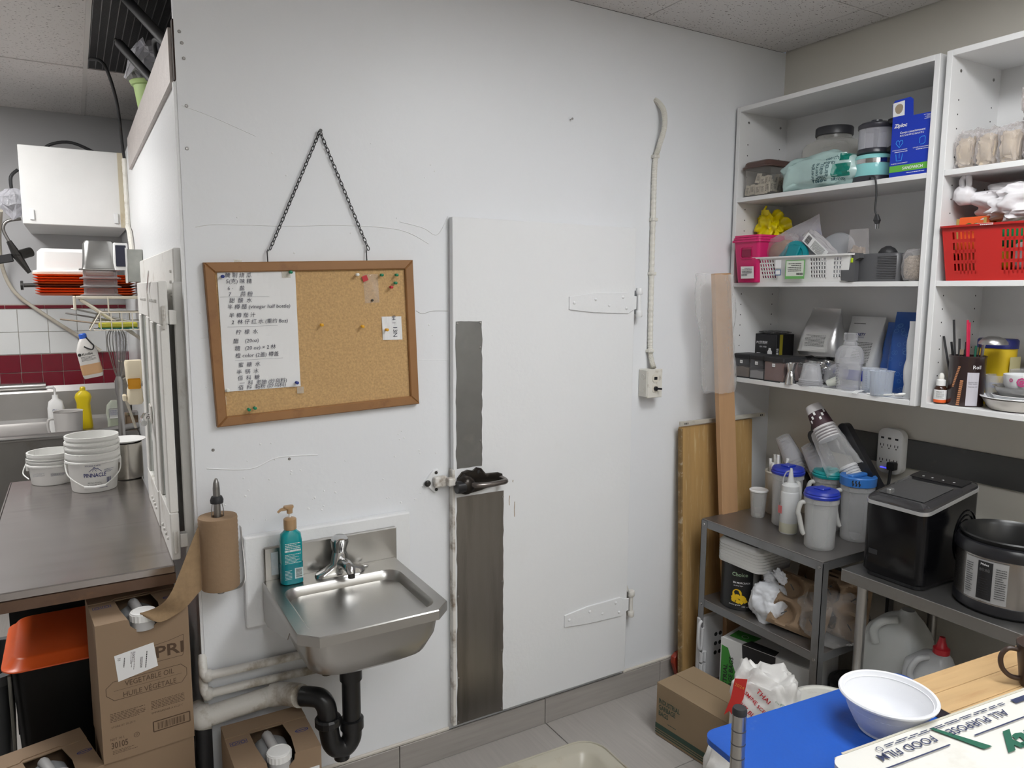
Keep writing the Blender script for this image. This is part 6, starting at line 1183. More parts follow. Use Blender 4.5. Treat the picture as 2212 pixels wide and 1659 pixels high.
# pitchers --------------------------------------------------------------
PIT = clear('pitcher_plastic', (.84, .84, .84), .22, .36, .28); HND = mat('handle_frost', (.55, .55, .53), .4, alpha=.75); WAT = mat('water_tint', (.42, .46, .46), .1, alpha=.45)
def pitcher(lb, x, y, c, r=.056, h=.205, hang=None, water=.6, style=0):
    t = T('pitcher', lb, 'pitcher', (x, y, ZT+.0003), 0, 'lidded pitchers on the stand')
    ob('jug', lathe(B(), [(r*.86, 0), (r*.92, .004), (r*.94, .06), (r*1.0, h-.022), (r*1.06, h-.02), (r*1.06, h), (r*1.02, h), (r*.96, h-.022), (r*.90, .06), (r*.86, .008), (0, .008)], 30), PIT, t, smooth=45)
    if water: ob('water', lathe(B(), [(r*.84, .009), (r*.88, .06), (r*.92, h*water), (0, h*water)], 24), WAT, t, smooth=45)
    m_ = mat('lid_'+c, dict(cobalt=(.015, .035, .36), teal=(.0, .26, .27), azure=(.035, .16, .48))[c], .35)
    if style == 0: l_ = ob('lid', lathe(B(), [(r*1.0, h-.004), (r*1.10, h-.002), (r*1.12, h+.006), (r*1.06, h+.010), (r*1.08, h+.014), (r*1.0, h+.022), (r*.4, h+.026), (0, h+.026)], 32), m_, t, smooth=40); ob('lid_tab', bx(B(), -.022, -.02, h+.024, .022, .02, h+.032, .003), m_, l_)
    else:
        l_ = ob('lid', lathe(B(), [(r*1.0, h-.004), (r*1.12, h), (r*1.14, h+.030), (r*1.08, h+.034), (r*.9, h+.034), (r*.85, h+.028), (0, h+.028)], 32), m_, t, smooth=40); ob('lid_grip', bx(B(), -.05, -.012, h+.028, .05, .012, h+.040, .003), m_, l_)
        for k in (-1, 0, 1): ob('pour_slot', tube(B(), [( -r*1.142*cos(.17*k+.5), -r*1.142*sin(.17*k+.5), h+.006), (-r*1.142*cos(.17*k+.54), -r*1.142*sin(.17*k+.54), h+.013), (-r*1.142*cos(.17*k+.47), -r*1.142*sin(.17*k+.47), h+.018), (-r*1.142*cos(.17*k+.5), -r*1.142*sin(.17*k+.5), h+.025)], .0024, 5), BLACKM, l_)
    a = hang if hang is not None else 2.2; ca, sa = cos(a), sin(a)
    P_ = lambda d_, z: (d_*ca, d_*sa, z)
    ob('handle', tube(B(), spl([P_(r*1.0, h-.025), P_(r*1.28, h-.028), P_(r*1.42, h-.06), P_(r*1.35, .11), P_(r*1.1, .055), P_(r*.98, .045)], 5), [.0085]*26, 8), HND, t, smooth=60)
    return t
pitcher('blue-lidded pitcher at back left behind the squeeze bottle', 2.345, -.365, 'cobalt', hang=4.4, water=.0)
pitcher('teal-lidded pitcher at the back of the stand', 2.445, -.475, 'teal', hang=2.6, water=0)
pitcher('blue-lidded pitcher half full of water at front of stand', 2.235, -.600, 'cobalt', r=.055, h=.185, hang=2.5, water=.80)
pitcher('light blue lidded pitcher with wavy pour slots beside ice maker', 2.425, -.608, 'azure', r=.055, h=.205, hang=2.5, water=.0, style=1)
q = T('squeeze_bottle', 'clear squeeze bottle with nozzle and small red label', 'squeeze bottle', (2.268, -.440, ZT+.0003)); SQ = mat('squeeze_plastic', (.66, .67, .67), .35, alpha=.82)
ob('body', lathe(B(), [(.030, 0), (.033, .004), (.033, .155), (.030, .162), (.026, .164)], 26), SQ, q, smooth=45); ob('contents', lathe(B(), [(.0315, .002), (.0334, .006), (.0334, .042)], 26, cap0=False, cap1=False), mat('pale_oil', (.50, .49, .38), .3), q, smooth=40)
c_ = ob('cap', lathe(B(), [(.029, .160), (.031, .162), (.031, .182), (.022, .190), (.013, .193), (.011, .205), (.006, .235), (.004, .247), (0, .248)], 24), SQ, q, smooth=40); ob('tip_strap', tube(B(), spl([(.0, .0, .238), (.0, .022, .226), (.0, .034, .195), (.0, .031, .175)], 5), .0022, 6), SQ, c_)
ob('sticker', bx(B(), -.0345, .002, .075, -.0325, .022, .105, .001), mat('sticker_red', (.5, .12, .12), .5), q, None, (0, 0, rad(-8)))
cu = T('lidded_cup', 'clear plastic cup with flat white lid on stand corner', 'cup', (2.328, -.243, ZT+.0003)); ob('cup', lathe(B(), [(.024, 0), (.026, .003), (.034, .105), (.032, .105), (.024, .005), (0, .005)], 26), clear('cup_clear', (.86, .86, .85), .2, .45, .15), cu, smooth=45); ob('lid', lathe(B(), [(.035, .104), (.037, .106), (.037, .111), (.033, .113), (.030, .111), (0, .111)], 26), PLW, cu, smooth=40)
st_ = T('straw_tub', 'round cream tub holding wrapped straws and stirrers', 'tub', (2.44, -.248, ZT+.0003)); ob('tub', lathe(B(), [(.045, 0), (.048, .004), (.054, .17), (.058, .172), (.055, .178), (.051, .174), (.045, .006), (0, .006)], 28), mat('tub_cream', (.60, .57, .50), .45, alpha=.9), st_, smooth=45)
for k in range(9):
    a = k*2.3; ob_s = ob('wrapped_straw', cyl(B(), (.018*cos(a), .018*sin(a), .01), (.035*cos(a), .04*sin(a), .205+.012*(k % 4)), .006, n=7), PAPER if k % 3 else mat('wrap_grey', (.6, .6, .58), .3), None, (2.44, -.248, ZT+.0005+.006)); tag(ob_s, 'white paper-wrapped straw standing in the cream tub', 'straw', 'wrapped straws in the tub')
# cup organiser with leaning stacks
co = T('cup_organizer', 'black cup organiser with tall rounded dividers at the back', 'organizer', (2.55, -.565, ZT+.0003)); 
prism(bm := B(), [(.19, 0), (-.155, 0), (-.155, .15), (-.10, .19), (.0, .17), (.19, .12)], (-.07, 0, 0), Y, Z, X, .14, .004); ob('base', bm, BLACKP, co)
def tiltpt(y, z, l, a=36): return (y+l*sin(rad(a)), z+l*cos(rad(a)))
for k, (y, z, l) in enumerate(((.19, .10, .24), (.024, .115, .30), (-.124, .14, .33))):
    bm = B(); prof = []
    wd = .022
    for q_ in [(-wd, 0), (wd, 0), (wd, l-wd)]+[(wd*cos(a), l-wd+wd*sin(a)) for a in [pi*i/8 for i in range(1, 8)]]+[(-wd, l-wd)]: prof.append(q_)
    ty = V((0, cos(rad(36)), -sin(rad(36)))); tz = V((0, sin(rad(36)), cos(rad(36))))
    prism(bm, prof, (-.09, y, z), ty, tz, X, .035, .004); ob('divider', bm, BLACKP, co)
def cupstack(nm, n_, base, l0, step, m_, lbs, grp, r0, r1, h, stripes=False):
    for k in range(n_):
        t = T(nm, lbs[k], 'cup', (0, 0, 0), 0, grp); y, z = tiltpt(base[1], base[2], l0+step*k); t.location = (base[0], y, z); t.rotation_euler = (rad(-36), 0, 0)
        ob('cup', lathe(B(), [(r1, 0), (r1+.002, .002), (r1, .005), (r0, h-.003), (r0*.9, h), (0, h-.004)], 26), m_, t, smooth=45)
        if stripes and k == n_-1: ob('sleeve_band', lathe(B(), [(r1+(r0-r1)*f_+.0008, h*f_) for f_ in (.10, .4, .68)], 26, cap0=False, cap1=False), mat('sleeve_brown', (.045, .018, .025), .6), t, smooth=45); 
        if stripes and k == n_-1:
            for a_ in range(6):
                aa = pi*.9+a_*.35; rr_ = r1+(r0-r1)*.42-.0015
                ob('bean_print', bx(B(), -.004, -.0006, -.006, .004, .0006, .006, .0005), PAPER, t, ((rr_+.003)*cos(aa), (rr_+.003)*sin(aa), h*(.36+.12*(a_ % 3))), (0, 0, aa+pi/2))
        if stripes and k < n_-1: ob('rim_stripe', lathe(B(), [(r1*1.0, .0055), (r1*.99, .011)], 26, cap0=False, cap1=False), MATS.get('sleeve_brown') or mat('sleeve_brown', (.045, .018, .025), .6), t)
W5 = ['lowest', 'second', 'third', 'fourth', 'fifth', 'sixth', 'topmost']
mat('sleeve_brown', (.045, .018, .025), .6)
cupstack('paper_cup', 5, (2.425, -.482, ZT+.350), .0, .011, mat('paper_cup', (.62, .60, .60), .6), [w_+' brown printed paper cup of the leaning stack' for w_ in W5[:4]+['topmost']], 'leaning stack of printed paper cups', .029, .041, .100, True)
cupstack('clear_cup', 5, (2.475, -.325, ZT+.172), .0, .014, clear('cup_pet', (.82, .82, .84), .14, .45, .08), [w_+' clear cup of the left leaning stack' for w_ in W5[:4]+['topmost']], 'left leaning stack of clear cups', .030, .042, .115)
cupstack('clear_cup', 5, (2.47, -.45, ZT+.165), .0, .014, MATS['cup_pet'], [w_+' clear cup of the middle leaning stack' for w_ in W5[:4]+['topmost']], 'middle leaning stack of clear cups', .030, .042, .11)
cupstack('frosted_lid', 6, (2.455, -.58, ZT+.205), .0, .010, mat('lid_frost', (.62, .62, .63), .3, alpha=.85), [w_+' frosted lid of the stack between black dividers' for w_ in W5[:5]+['topmost']], 'frosted lids between the dividers', .034, .036, .014)  # frosted lids, stacked by the same function as the cups
slv2 = T('cup_sleeve', 'clear plastic sleeve around the printed paper cups', 'plastic bag', (2.425, -.482, ZT+.340)); slv2.rotation_euler = (rad(-36), 0, 0)
sheet(bm := B(), lambda u, v: (.050*cos(2*pi*u)*(1+.15*v)+.004*NZ.noise(V((u*9, v*5, 0))), .050*sin(2*pi*u)*(1+.5*v)+.006*NZ.noise(V((u*7, v*6, 3))), .05-.17*v), 24, 10); ob('film', bm, CLB, slv2, smooth=70)
tag(ob('drinking_glass', lathe(B(), [(.028, 0), (.03, .003), (.036, .12), (.034, .12), (.028, .006), (0, .006)], 24), MATS['cup_pet'], None, (2.50, -.672, ZT+.0003), smooth=45), 'clear glass between light blue pitcher and ice maker', 'glass')
tag(ob('wall_rail', bx(B(), 2.636, -1.9, 1.005, 2.6495, -.235, 1.112, .001), mat('rail_grey', (.085, .085, .083), .5, .2, var=.15, dirt=(.2, .19, .17), ds=15, da=.4, dlo=.6)), 'dark grey board fixed along the cream wall', 'board')
# wall tap with outlets
wt_ = T('power_tap', 'white six-outlet wall tap with a black plug', 'power outlet', (2.6355, -.607, 1.06)); ob('case', loft(B(), [[(-z, y, x) for x, y, z in rr(.172, .100, .03, q_, 5)] for q_ in (.0005,)]+[[(-z, y, x) for x, y, z in rr(.172-.012*(q_ > .03), .100-.012*(q_ > .03), .03, q_, 5)] for q_ in (.028, .034)]), PLW, wt_, smooth=45)
F2 = -.0345
for y in (.028, 0, -.028):
    ob('usb_port', bx(B(), F2-.0006, y-.006, .046, F2, y+.006, .053), BLACKM, wt_)
    for z in (.018, -.038):
        for dy in (-.006, .006): ob('slot', bx(B(), F2-.0006, y+dy-.0012, z, F2, y+dy+.0012, z+.009), BLACKM, wt_)
        ob('ground_slot', lathe(B(), [(.0026, 0), (.0026, .0006), (0, .0006)], 8), BLACKM, wt_, (F2, y, z-.006), (0, -pi/2, 0))
ob('blue_led', bx(B(), F2-.0008, .005, -.066, F2, .03, -.063), mat('led_blue', (.05, .05, 1), .3, emit=2), wt_); pg = ob('plug', loft(B(), [[(F2-.001-z, y-.024, x-.05) for x, y, z in rr(.030, .030, .006, q_, 3)] for q_ in (0, .022)]), BLACKM, wt_); ob('plug_cord', tube(B(), spl([(F2-.018, -.024, -.06), (F2-.02, -.022, -.10), (F2-.02, -.02, -.16), (F2+.012, -.03, -.22)], 5), .006, 7), BLACKM, pg, smooth=60)
# =====================================================================  STEEL TABLE, ICE MAKER, COOKER
TZ = .74
tb_ = T('steel_table', 'stainless steel table carrying ice maker and cooker', 'table', (2.147, -.757, .0005)); TS = mat('table_steel', (.20, .195, .19), .36, .85, var=.15, vs=6, dirt=(.11, .10, .09), ds=5, da=.5)
ob('table_top', bx(B(), 0, -1.1, TZ-.006, .498, 0, TZ-.0006, .001), TS, tb_); ob('front_edge', bx(B(), -.003, -1.1, TZ-.040, -.0001, 0, TZ-.0006, .001), STEELD, tb_); ob('side_edge', bx(B(), 0, .0001, TZ-.040, .498, .003, TZ-.0006, .001), STEELD, tb_)
for x in (.035, .46):
    for y in (-.055, -1.04): ob('leg', cyl(B(), (x, y, 0), (x, y, TZ-.007), .0165, n=14), STEEL, tb_, smooth=40)
ob('under_shelf', bx(B(), .02, -1.08, .290, .48, -.02, .298), STEELD, tb_)
TZ += .0005
im = T('ice_maker', 'black countertop ice maker with smoked sloping lid', 'ice maker', (2.172, -.905, TZ+.0003)); GLB = mat('gloss_black', (.005, .005, .006), .16, var=.2, spec=.3, dirt=(.12, .12, .12), ds=90, da=.4, dlo=.74)
def imsec(z0, z1, e=0): # sloping section ring: front z0, back z1
    return [(x, y, z0+(z1-z0)*max(0, min(1, x/.30))) for x, y, _ in rr(.30+e, .205+e, .028, 0, 5, .15, 0)]
ob('body', loft(B(), [imsec(.012, .012, -.012), imsec(.02, .02), imsec(.238, .285)]), GLB, im, smooth=45); ob('foot', loft(B(), [imsec(0, 0, -.02), imsec(.012, .012, -.016)]), BLACKM, im); ob('silver_trim', loft(B(), [imsec(.238, .285, .004), imsec(.249, .296, .004)]), mat('trim_silver', (.50, .50, .50), .3, .5), im, smooth=45)
ob('lid', loft(B(), [imsec(.249, .296, 0), imsec(.258, .304, -.002), imsec(.268, .310, -.03)]), mat('smoke_lid', (.035, .034, .036), .1, coat=.5, alpha=.95), im, smooth=45)
ob('lid_window', prism(B(), [(.03, -.075), (.19, -.075), (.19, .075), (.03, .075)], (0, 0, .2695), V((1, 0, .14)), Y, Z, .001), mat('window_smoke', (.07, .07, .072), .06), im); ob('lid_grip', bx(B(), .03, .035, .2725, .055, .050, .290, .003), mat('grip_clear', (.16, .16, .16), .2), im)
ob('control_panel', prism(B(), [(.215, -.085), (.275, -.085), (.275, .085), (.215, .085)], (0, 0, .270), V((1, 0, .14)), Y, Z, .0012), BLACKP, im)
for y in (-.05, -.015, .02, .05): ob('button_mark', lathe(B(), [(.004, 0), (.004, .0006), (0, .0006)], 8), mat('mark_silver', (.4, .4, .4), .4), im, (.235, y, .3046), (0, -rad(8), 0))
for k in range(5): ob('vent_ring', tube(B(), [(.225+(.02+.011*k)*cos(a), -.1032, .14+(.028+.015*k)*sin(a)) for a in [2*pi*i/24 for i in range(24)]], .0022, 5, closed=True), GLB, im, smooth=60)
ob('logo_plate', bx(B(), -.0012, .045, .075, -.0002, .075, .092), mat('front_panel_black', (.02, .02, .022), .2), im)
rc_ = T('multi_cooker', 'steel multi cooker with black inner pot and control panel', 'cooker', (2.318, -1.178, TZ+.0003)); R0 = .138; BRS = mat('cooker_steel', (.36, .34, .32), .26, .95, var=.06, stretch=(1, 1, .2))
ob('base_ring', lathe(B(), [(R0*.95, 0), (R0*1.0, .008), (R0*1.0, .03), (R0*.985, .034)], 48), BLACKP, rc_, smooth=40); ob('steel_shell', lathe(B(), [(R0*.985, .034), (R0*.985, .165)], 48, cap0=False, cap1=False), BRS, rc_, smooth=40)
ob('top_collar', lathe(B(), [(R0*.985, .165), (R0*1.03, .168), (R0*1.04, .185), (R0*.98, .200), (R0*.92, .203), (R0*.92, .20)], 48, cap0=False, cap1=False), BLACKP, rc_, smooth=40); ob('inner_pot', lathe(B(), [(R0*.88, .06), (R0*.90, .20), (R0*.96, .215), (R0*.94, .219), (R0*.86, .205), (R0*.84, .04), (0, .035)], 48, cap0=False), mat('pot_nonstick', (.012, .012, .012), .3), rc_, smooth=40)
AC = math.atan2(-2.2266+1.178, -2.318)-.42; bm = B()
def curved(a0, a1, z0, z1, R, m_, nm, n_=10):
    bm = B(); 
    for q_ in range(n_):
        aa, ab = a0+(a1-a0)*q_/n_, a0+(a1-a0)*(q_+1)/n_; f = [ring(bm, [(r*cos(a), r*sin(a), z) for r in (R, R+.003)]) for a, z in ((aa, z0), (ab, z0), (ab, z1), (aa, z1))]
        for i in range(4): bm.faces.new((f[i][0], f[(i+1) % 4][0], f[(i+1) % 4][1], f[i][1]))
        bm.faces.new([f[i][1] for i in range(4)])
    return ob(nm, bm, m_, rc_)
curved(AC-.42, AC+.42, .040, .160, R0*.987, mat('panel_silver', (.42, .42, .42), .35, .4), 'control_panel'); curved(AC-.13, AC+.15, .046, .156, R0*.987+.0012, mat('panel_black', (.012, .012, .014), .25), 'display')
txt('Midea', PAPER, rc_, (AC+.0, .148), None, None, w=.022, cylr=(0, 0, R0*.987+.0046)); txt('88:88', mat('lcd_grey', (.10, .10, .10), .5), rc_, (AC, .132), None, None, w=.028, cylr=(0, 0, R0*.987+.0046)); 
bm = B(); RR = R0*.987+.0036
for x0, z0, x1, z1 in smallprint(.022, .09, 14, 4, .35, -.043, .1)+smallprint(.026, .09, 14, 7, .35, .042, .1)+smallprint(.028, .05, 7, 6, .2, .0, .085):
    bm.faces.new(ring(bm, [((RR+.0012)*cos(AC+x/RR), (RR+.0012)*sin(AC+x/RR), z) for x, z in ((x0, z0), (x1, z0), (x1, z1), (x0, z1))]))
ob('panel_print', bm, INK, rc_)['kind'] = 'stuff'; ob('side_handle', bx(B(), -.06, -R0*1.14, .06, .03, -R0*.97, .13, .012, 2), BLACKP, rc_, None, (0, 0, rad(-8)))
UZ = .2988
j1 = T('plastic_jug', 'large white plastic jug with moulded handle under steel table', 'jug', (2.345, -.845, UZ)); JW = mat('jug_white', (.62, .64, .63), .4, var=.03, alpha=.96); ob('body', loft(B(), [rr(.14, .185, .025, 0, 5), rr(.15, .195, .03, .01, 5), rr(.15, .195, .03, .185, 5), rr(.14, .17, .04, .225, 5, 0, -.005), rr(.10, .12, .04, .262, 5, 0, -.015), rr(.05, .06, .02, .285, 5, 0, -.03), rr(.04, .04, .018, .30, 5, 0, -.03)]), JW, j1, smooth=50); ob('handle', tube(B(), spl([(-.045, -.02, .272), (-.078, .01, .262), (-.084, .035, .225), (-.076, .03, .18)], 5), .014, 8), JW, j1, smooth=60)
j2 = T('plastic_jug', 'small half-full jug with red pour cap under steel table', 'jug', (2.262, -1.005, UZ)); JG = mat('jug_clear_grey', (.42, .43, .44), .35, var=.03); ob('body', loft(B(), [rr(.09, .13, .02, 0, 5), rr(.10, .14, .022, .008, 5), rr(.10, .14, .022, .15, 5), rr(.095, .135, .03, .19, 5), rr(.07, .09, .03, .225, 5, 0, -.015), rr(.04, .04, .018, .24, 5, 0, -.03)]), JG, j2, smooth=50); ob('liquid', loft(B(), [rr(.1008, .1408, .022, .01, 5), rr(.1008, .1408, .022, .135, 5)], False, False), mat('liquid_grey', (.13, .15, .18), .3), j2); ob('handle', tube(B(), spl([(-.03, -.01, .225), (-.055, .01, .215), (-.058, .03, .17), (-.052, .028, .14)], 5), .010, 8), JG, j2, smooth=60); ob('cap', lathe(B(), [(.022, .238), (.024, .240), (.024, .256), (.016, .262), (.009, .285), (.008, .292), (0, .293)], 16, 0, -.03), mat('cap_red', (.42, .01, .02), .4), j2, smooth=40)
# =====================================================================  MIDDLE SHELF OF THE STAND
ZM = .4228
cn_ = T('pineapple_can', 'large black food can with yellow pineapple picture', 'can', (2.212, -.275, ZM)); RC = .076; lathe(bm := B(), [(RC*.97, 0), (RC*1.01, .002), (RC, .006), (RC, .175), (RC*1.01, .178), (RC*.97, .180), (RC*.95, .176), (0, .176)], 40); ob('can', bm, mat('can_black', (.012, .012, .013), .35), cn_, smooth=40)
AN = math.atan2(-2.2266+.292, -2.212); YP = mat('pineapple_yellow', (.75, .48, .01), .5)
def oncan(s_, a, z, w_, m_=WHI, bold=0): txt(s_, m_, cn_, (AN+a/RC, z), None, None, w=w_, bold=bold, cylr=(0, 0, RC+.0008))
oncan('EN MORCEAUX', .004, .112, .066, WHI, .02); oncan('au sirop léger', -.008, .100, .036); oncan('choice grade', -.02, .022, .045); oncan('100 oz liq', .026, .016, .036); oncan('Choice', -.004, .145, .060, mat('print_sage', (.30, .42, .28), .5), .02)
bm = B(); R_ = random.Random(6)
def wc(pts, R=RC+.0006): bm.faces.new(ring(bm, [(R*cos(AN+x/RC), R*sin(AN+x/RC), z) for x, z in pts]))
for k in range(26):
    x, z, s_ = R_.uniform(-.028, .02), R_.uniform(.034, .06), R_.uniform(.006, .010); a = R_.uniform(0, 1.5); wc([(x+s_*cos(a+q_*pi/2), z+s_*sin(a+q_*pi/2)) for q_ in range(4)], RC+.0006+.0001*k)
wc([(-.012+.018*cos(q_), .068+.018*sin(q_)) for q_ in [pi*i/8 for i in range(17)]][:16]); ob('pineapple_print', bm, YP, cn_)['kind'] = 'stuff'
o = curved_lab = B(); 
for q_ in range(8):
    xa, xb = .048+.05*q_/8, .048+.05*(q_+1)/8; curved_lab.faces.new(ring(curved_lab, [((RC+.0007)*cos(AN+x/RC), (RC+.0007)*sin(AN+x/RC), z) for x, z in ((xa, .09), (xb, .09), (xb, .165), (xa, .165))]))
ob('nutrition_label', curved_lab, mat('grey_label', (.38, .38, .37), .6), cn_)
for k in range(7):
    loft(bm := B(), [rr(.19, .215, .03, 0, 4), rr(.193, .218, .03, .011, 4), rr(.18, .2, .03, .011, 4), rr(.175, .195, .028, .003, 4)] if k < 6 else [rr(.19, .215, .03, 0, 4), rr(.193, .218, .03, .010, 4), rr(.17, .195, .03, .026, 4)])
    tag(ob('foam_tray', bm, mat('foam_white', (.66, .66, .65), .5, alpha=.97), None, (2.232, -.318, ZM+.1807+.0115*k), smooth=45), '%s foam tray in the stack on the pineapple can' % ['bottom', 'second', 'third', 'fourth', 'fifth', 'sixth', 'top upturned'][k], 'tray', 'foam trays on the can')
tbg = T('tied_bag', 'white translucent plastic bag tied in a knot beside the can', 'plastic bag', (2.190, -.432, ZM)); TBF = mat('tied_film', (.74, .76, .80), .2, bump=.7, bs=18, var=.06, alpha=.92); blob(bm := B(), .058, .070, .078, 31, .22, .85, 5, 1.8); ob('film', bm, TBF, tbg, smooth=70); ob('knot', blob(B(), .018, .022, .022, 32, .4, .95, 4), TBF, tbg, (0, .0, .145), smooth=70); ob('tail', blob(B(), .010, .03, .022, 33, .5, .95, 4), TBF, tbg, (0, -.035, .168), (rad(35), 0, 0), smooth=70); ob('neck', lathe(B(), [(.045, .115), (.02, .14), (.016, .155)], 14, cap0=False, cap1=False), TBF, tbg, smooth=70)
PULP = mat('moulded_pulp', (.27, .185, .115), .9, bump=.3, bs=80, var=.08)
def carrier(lb, loc, rot):
    t = T('cup_carrier', lb, 'cup carrier', loc, 0, 'moulded pulp cup carriers'); t.rotation_euler = rot
    def f(u, v):
        x, y = -.1+.2*u, -.1+.2*v; z = 0
        for cx in (-.05, .05):
            for cy in (-.05, .05):
                d_ = math.hypot(x-cx, y-cy); z = min(z, -.045*max(0, min(1, (.044-d_)/.012)))
        edge = max(abs(x), abs(y)); z -= .02*max(0, (edge-.085)/.015); z += .012*max(0, 1-math.hypot(x, y)/.03); return V((x, y, z))
    sheet(bm := B(), f, 32, 32, .003); ob('pulp_tray', bm, PULP, t, smooth=50)
    for a in (45, 135, 225, 315): ob('finger_slot', bx(B(), -.012, -.002, .0008, .012, .002, .0018), BLACKM, t, (.068*cos(rad(a)), .068*sin(rad(a)), .0), (0, 0, rad(a)))
    return t
carrier('pulp cup carrier lying flat in front on the stand shelf', (2.205, -.565, ZM+.105), (rad(20), rad(-58), rad(10))); carrier('pulp cup carrier standing upright behind the flat one', (2.30, -.548, ZM+.115), (rad(8), rad(-78), rad(-6))); carrier('pulp cup carrier at back of the plastic-wrapped pile', (2.335, -.60, ZM+.115), (rad(4), rad(-80), rad(0))); carrier('rightmost pulp cup carrier inside clear film', (2.28, -.665, ZM+.11), (rad(-12), rad(-78), rad(12)))
blob(bm := B(), .10, .10, .085, 41, .25, .7, 4, 3, True); tag(ob('film_wrap', bm, clear('wrap_film', (.88, .88, .88), .07, .32, .08, bump=.9, bs=20), None, (2.265, -.655, ZM+.001), smooth=70), 'crinkled clear film wrapped around pulp cup carriers', 'plastic film')
tag(ob('black_carton', bx(B(), 2.40, -.58, ZM+.0003, 2.50, -.42, ZM+.17, .002), mat('carton_black', (.012, .012, .014), .45)), 'black carton at the back of the stand shelf', 'box')
txt('PULSE', WHI, bpy.data.objects['black_carton'], (2.3994, -.50, ZM+.06), FR, FU, w=.05)
# =====================================================================  FLOOR, RIGHT SIDE
gb = T('garbage_bag_box', 'white and green box of garbage bags with open dispenser hole', 'box', (2.285, -.415, .0005), rad(13)); BW = mat('box_white_card', (.66, .66, .65), .6, var=.02); GRN = mat('box_green', (.05, .26, .04), .55); 
fa_ = -.128; L2 = .178; HB = .302
bm = B(); bx(bm, fa_+.003, -L2, 0, .128, L2, HB, .003); ob('carton', bm, BW, gb)
ob('front_panel', prism(B(), [(-L2, 0), (L2, 0), (L2, HB), (.09, HB), (.085, .25), (.07, .175), (-.03, .15), (-.045, .16), (-.05, HB), (-L2, HB)], (fa_+.003, 0, 0), Y, Z, -X, .003), BW, gb)
ob('dispenser_hole', prism(B(), [(.088, HB-.002), (.084, .25), (.07, .178), (-.03, .153), (-.044, .163), (-.048, HB-.002)], (fa_+.0015, 0, 0), Y, Z, -X, .0012), BLACKM, gb); ob('hole_top', prism(B(), [(fa_+.002, -.045), (fa_+.002, .088), (fa_+.05, .075), (fa_+.045, -.04)], (0, 0, HB+.0002), X, Y, Z, .0012), BLACKM, gb)
quads('green_panel', GRN, gb, [[(L2-.004, .0), (L2-.004, HB-.03), (L2-.034, HB-.035), (.112, .18), (.07, .10), (-.02, .03), (-.06, .0)]], (fa_-.0006, 0, 0), Y, Z); txt('INDUSTRIAL', INK, gb, (fa_-.0012, L2-.024, .12), Z, Y, w=.16, h=.018, bold=.02); txt('GARBAGE BAGS', INK, gb, (fa_-.0012, L2-.048, .14), Z, Y, w=.19, h=.018, bold=.02)
quads('white_curve', BW, gb, stroke([(L2-.034, HB-.035), (.118, .2), (.08, .115), (-.01, .04), (-.05, .005)], .003), (fa_-.0010, 0, 0), Y, Z)['kind'] = 'stuff'; bagm = ob('bag_print', bx(B(), fa_-.0016, .055, .06, fa_-.0012, .095, .115), BLACKM, gb)
quads('bag_print_body', BLACKM, gb, [[(.075+.030*cos(a)*(1+.12*sin(5*a)), .085+.036*sin(a)) for a in [2*pi*k/22 for k in range(22)]]], (fa_-.0018, 0, 0), Y, Z)
quads('top_green', GRN, gb, [[(fa_+.03, .16), (fa_+.10, .16), (fa_+.10, .06), (fa_+.03, .07)]], (0, 0, HB+.0004), X, Y); quads('top_print', INK, gb, smallprint(.12, .05, 4, 4, .5, 0, 0), (.02, -.04, HB+.0006), -Y, X)['kind'] = 'stuff'; quads('top_mark', BW, gb, ringpoly(.012, .014, 14), (fa_+.065, .11, HB+.0006), X, Y)['kind'] = 'stuff'
cb_ = T('garbage_bag_carton', 'brown cardboard carton printed INDUSTRIAL GARBAGE BAGS on floor', 'carton', (1.905, -.455, .0005), rad(5)); cb_['label'] = 'brown cardboard carton of industrial garbage bags on the floor'
BC = mat('brown_carton', (.30, .215, .13), .75, var=.04, bump=.05); ob('carton', bx(B(), -.102, -.19, 0, .102, .19, .205, .003), BC, cb_); INKG = mat('carton_green_ink', (.035, .07, .05), .7)
ob('top_flap', bx(B(), -.102, -.19, .2052, -.002, .19, .2072, .0008), BC, cb_); ob('top_flap', bx(B(), .0005, -.19, .2052, .102, .19, .2072, .0008), BC, cb_)
for s_, z, w_ in (('INDUSTRIAL', .142, .10), ('GARBAGE', .118, .080), ('BAGS', .094, .046)): txt(s_, INKG, cb_, (-.1026, .175-w_/2, z), FR, FU, w=w_, h=.019, bold=.02)
quads('base_stripes', INKG, cb_, [(-.19, .030, .19, .050), (-.19, .021, .19, .026), (-.19, .012, .19, .017)], (-.1026, 0, 0), Y, Z)['kind'] = 'stuff'; quads('small_print', INKG, cb_, smallprint(.04, .004, 1, 3, .8, .11, .068), (-.1026, 0, 0), Y, Z)['kind'] = 'stuff'; txt('ROBERT', INKG, cb_, (-.1026, -.12, .090), FR, FU, w=.06, bold=.02); txt('PLASTICS', INKG, cb_, (-.1026, -.12, .076), FR, FU, w=.06)
RICE = mat('rice_sack', (.72, .71, .69), .35, bump=1, bs=16, var=.04); RIN = mat('rice_red', (.50, .02, .03), .5); RGN = mat('rice_green', (.05, .22, .10), .5)
rs_b = T('rice_sack', 'white rice sack with red lettering and red ribbon tag', 'rice sack', (1.865, -.705, .0005), rad(24)); blob(bm := B(), .068, .105, .228, 14, .20, .55, 5, 2.2); o = ob('sack', bm, RICE, rs_b, smooth=60)
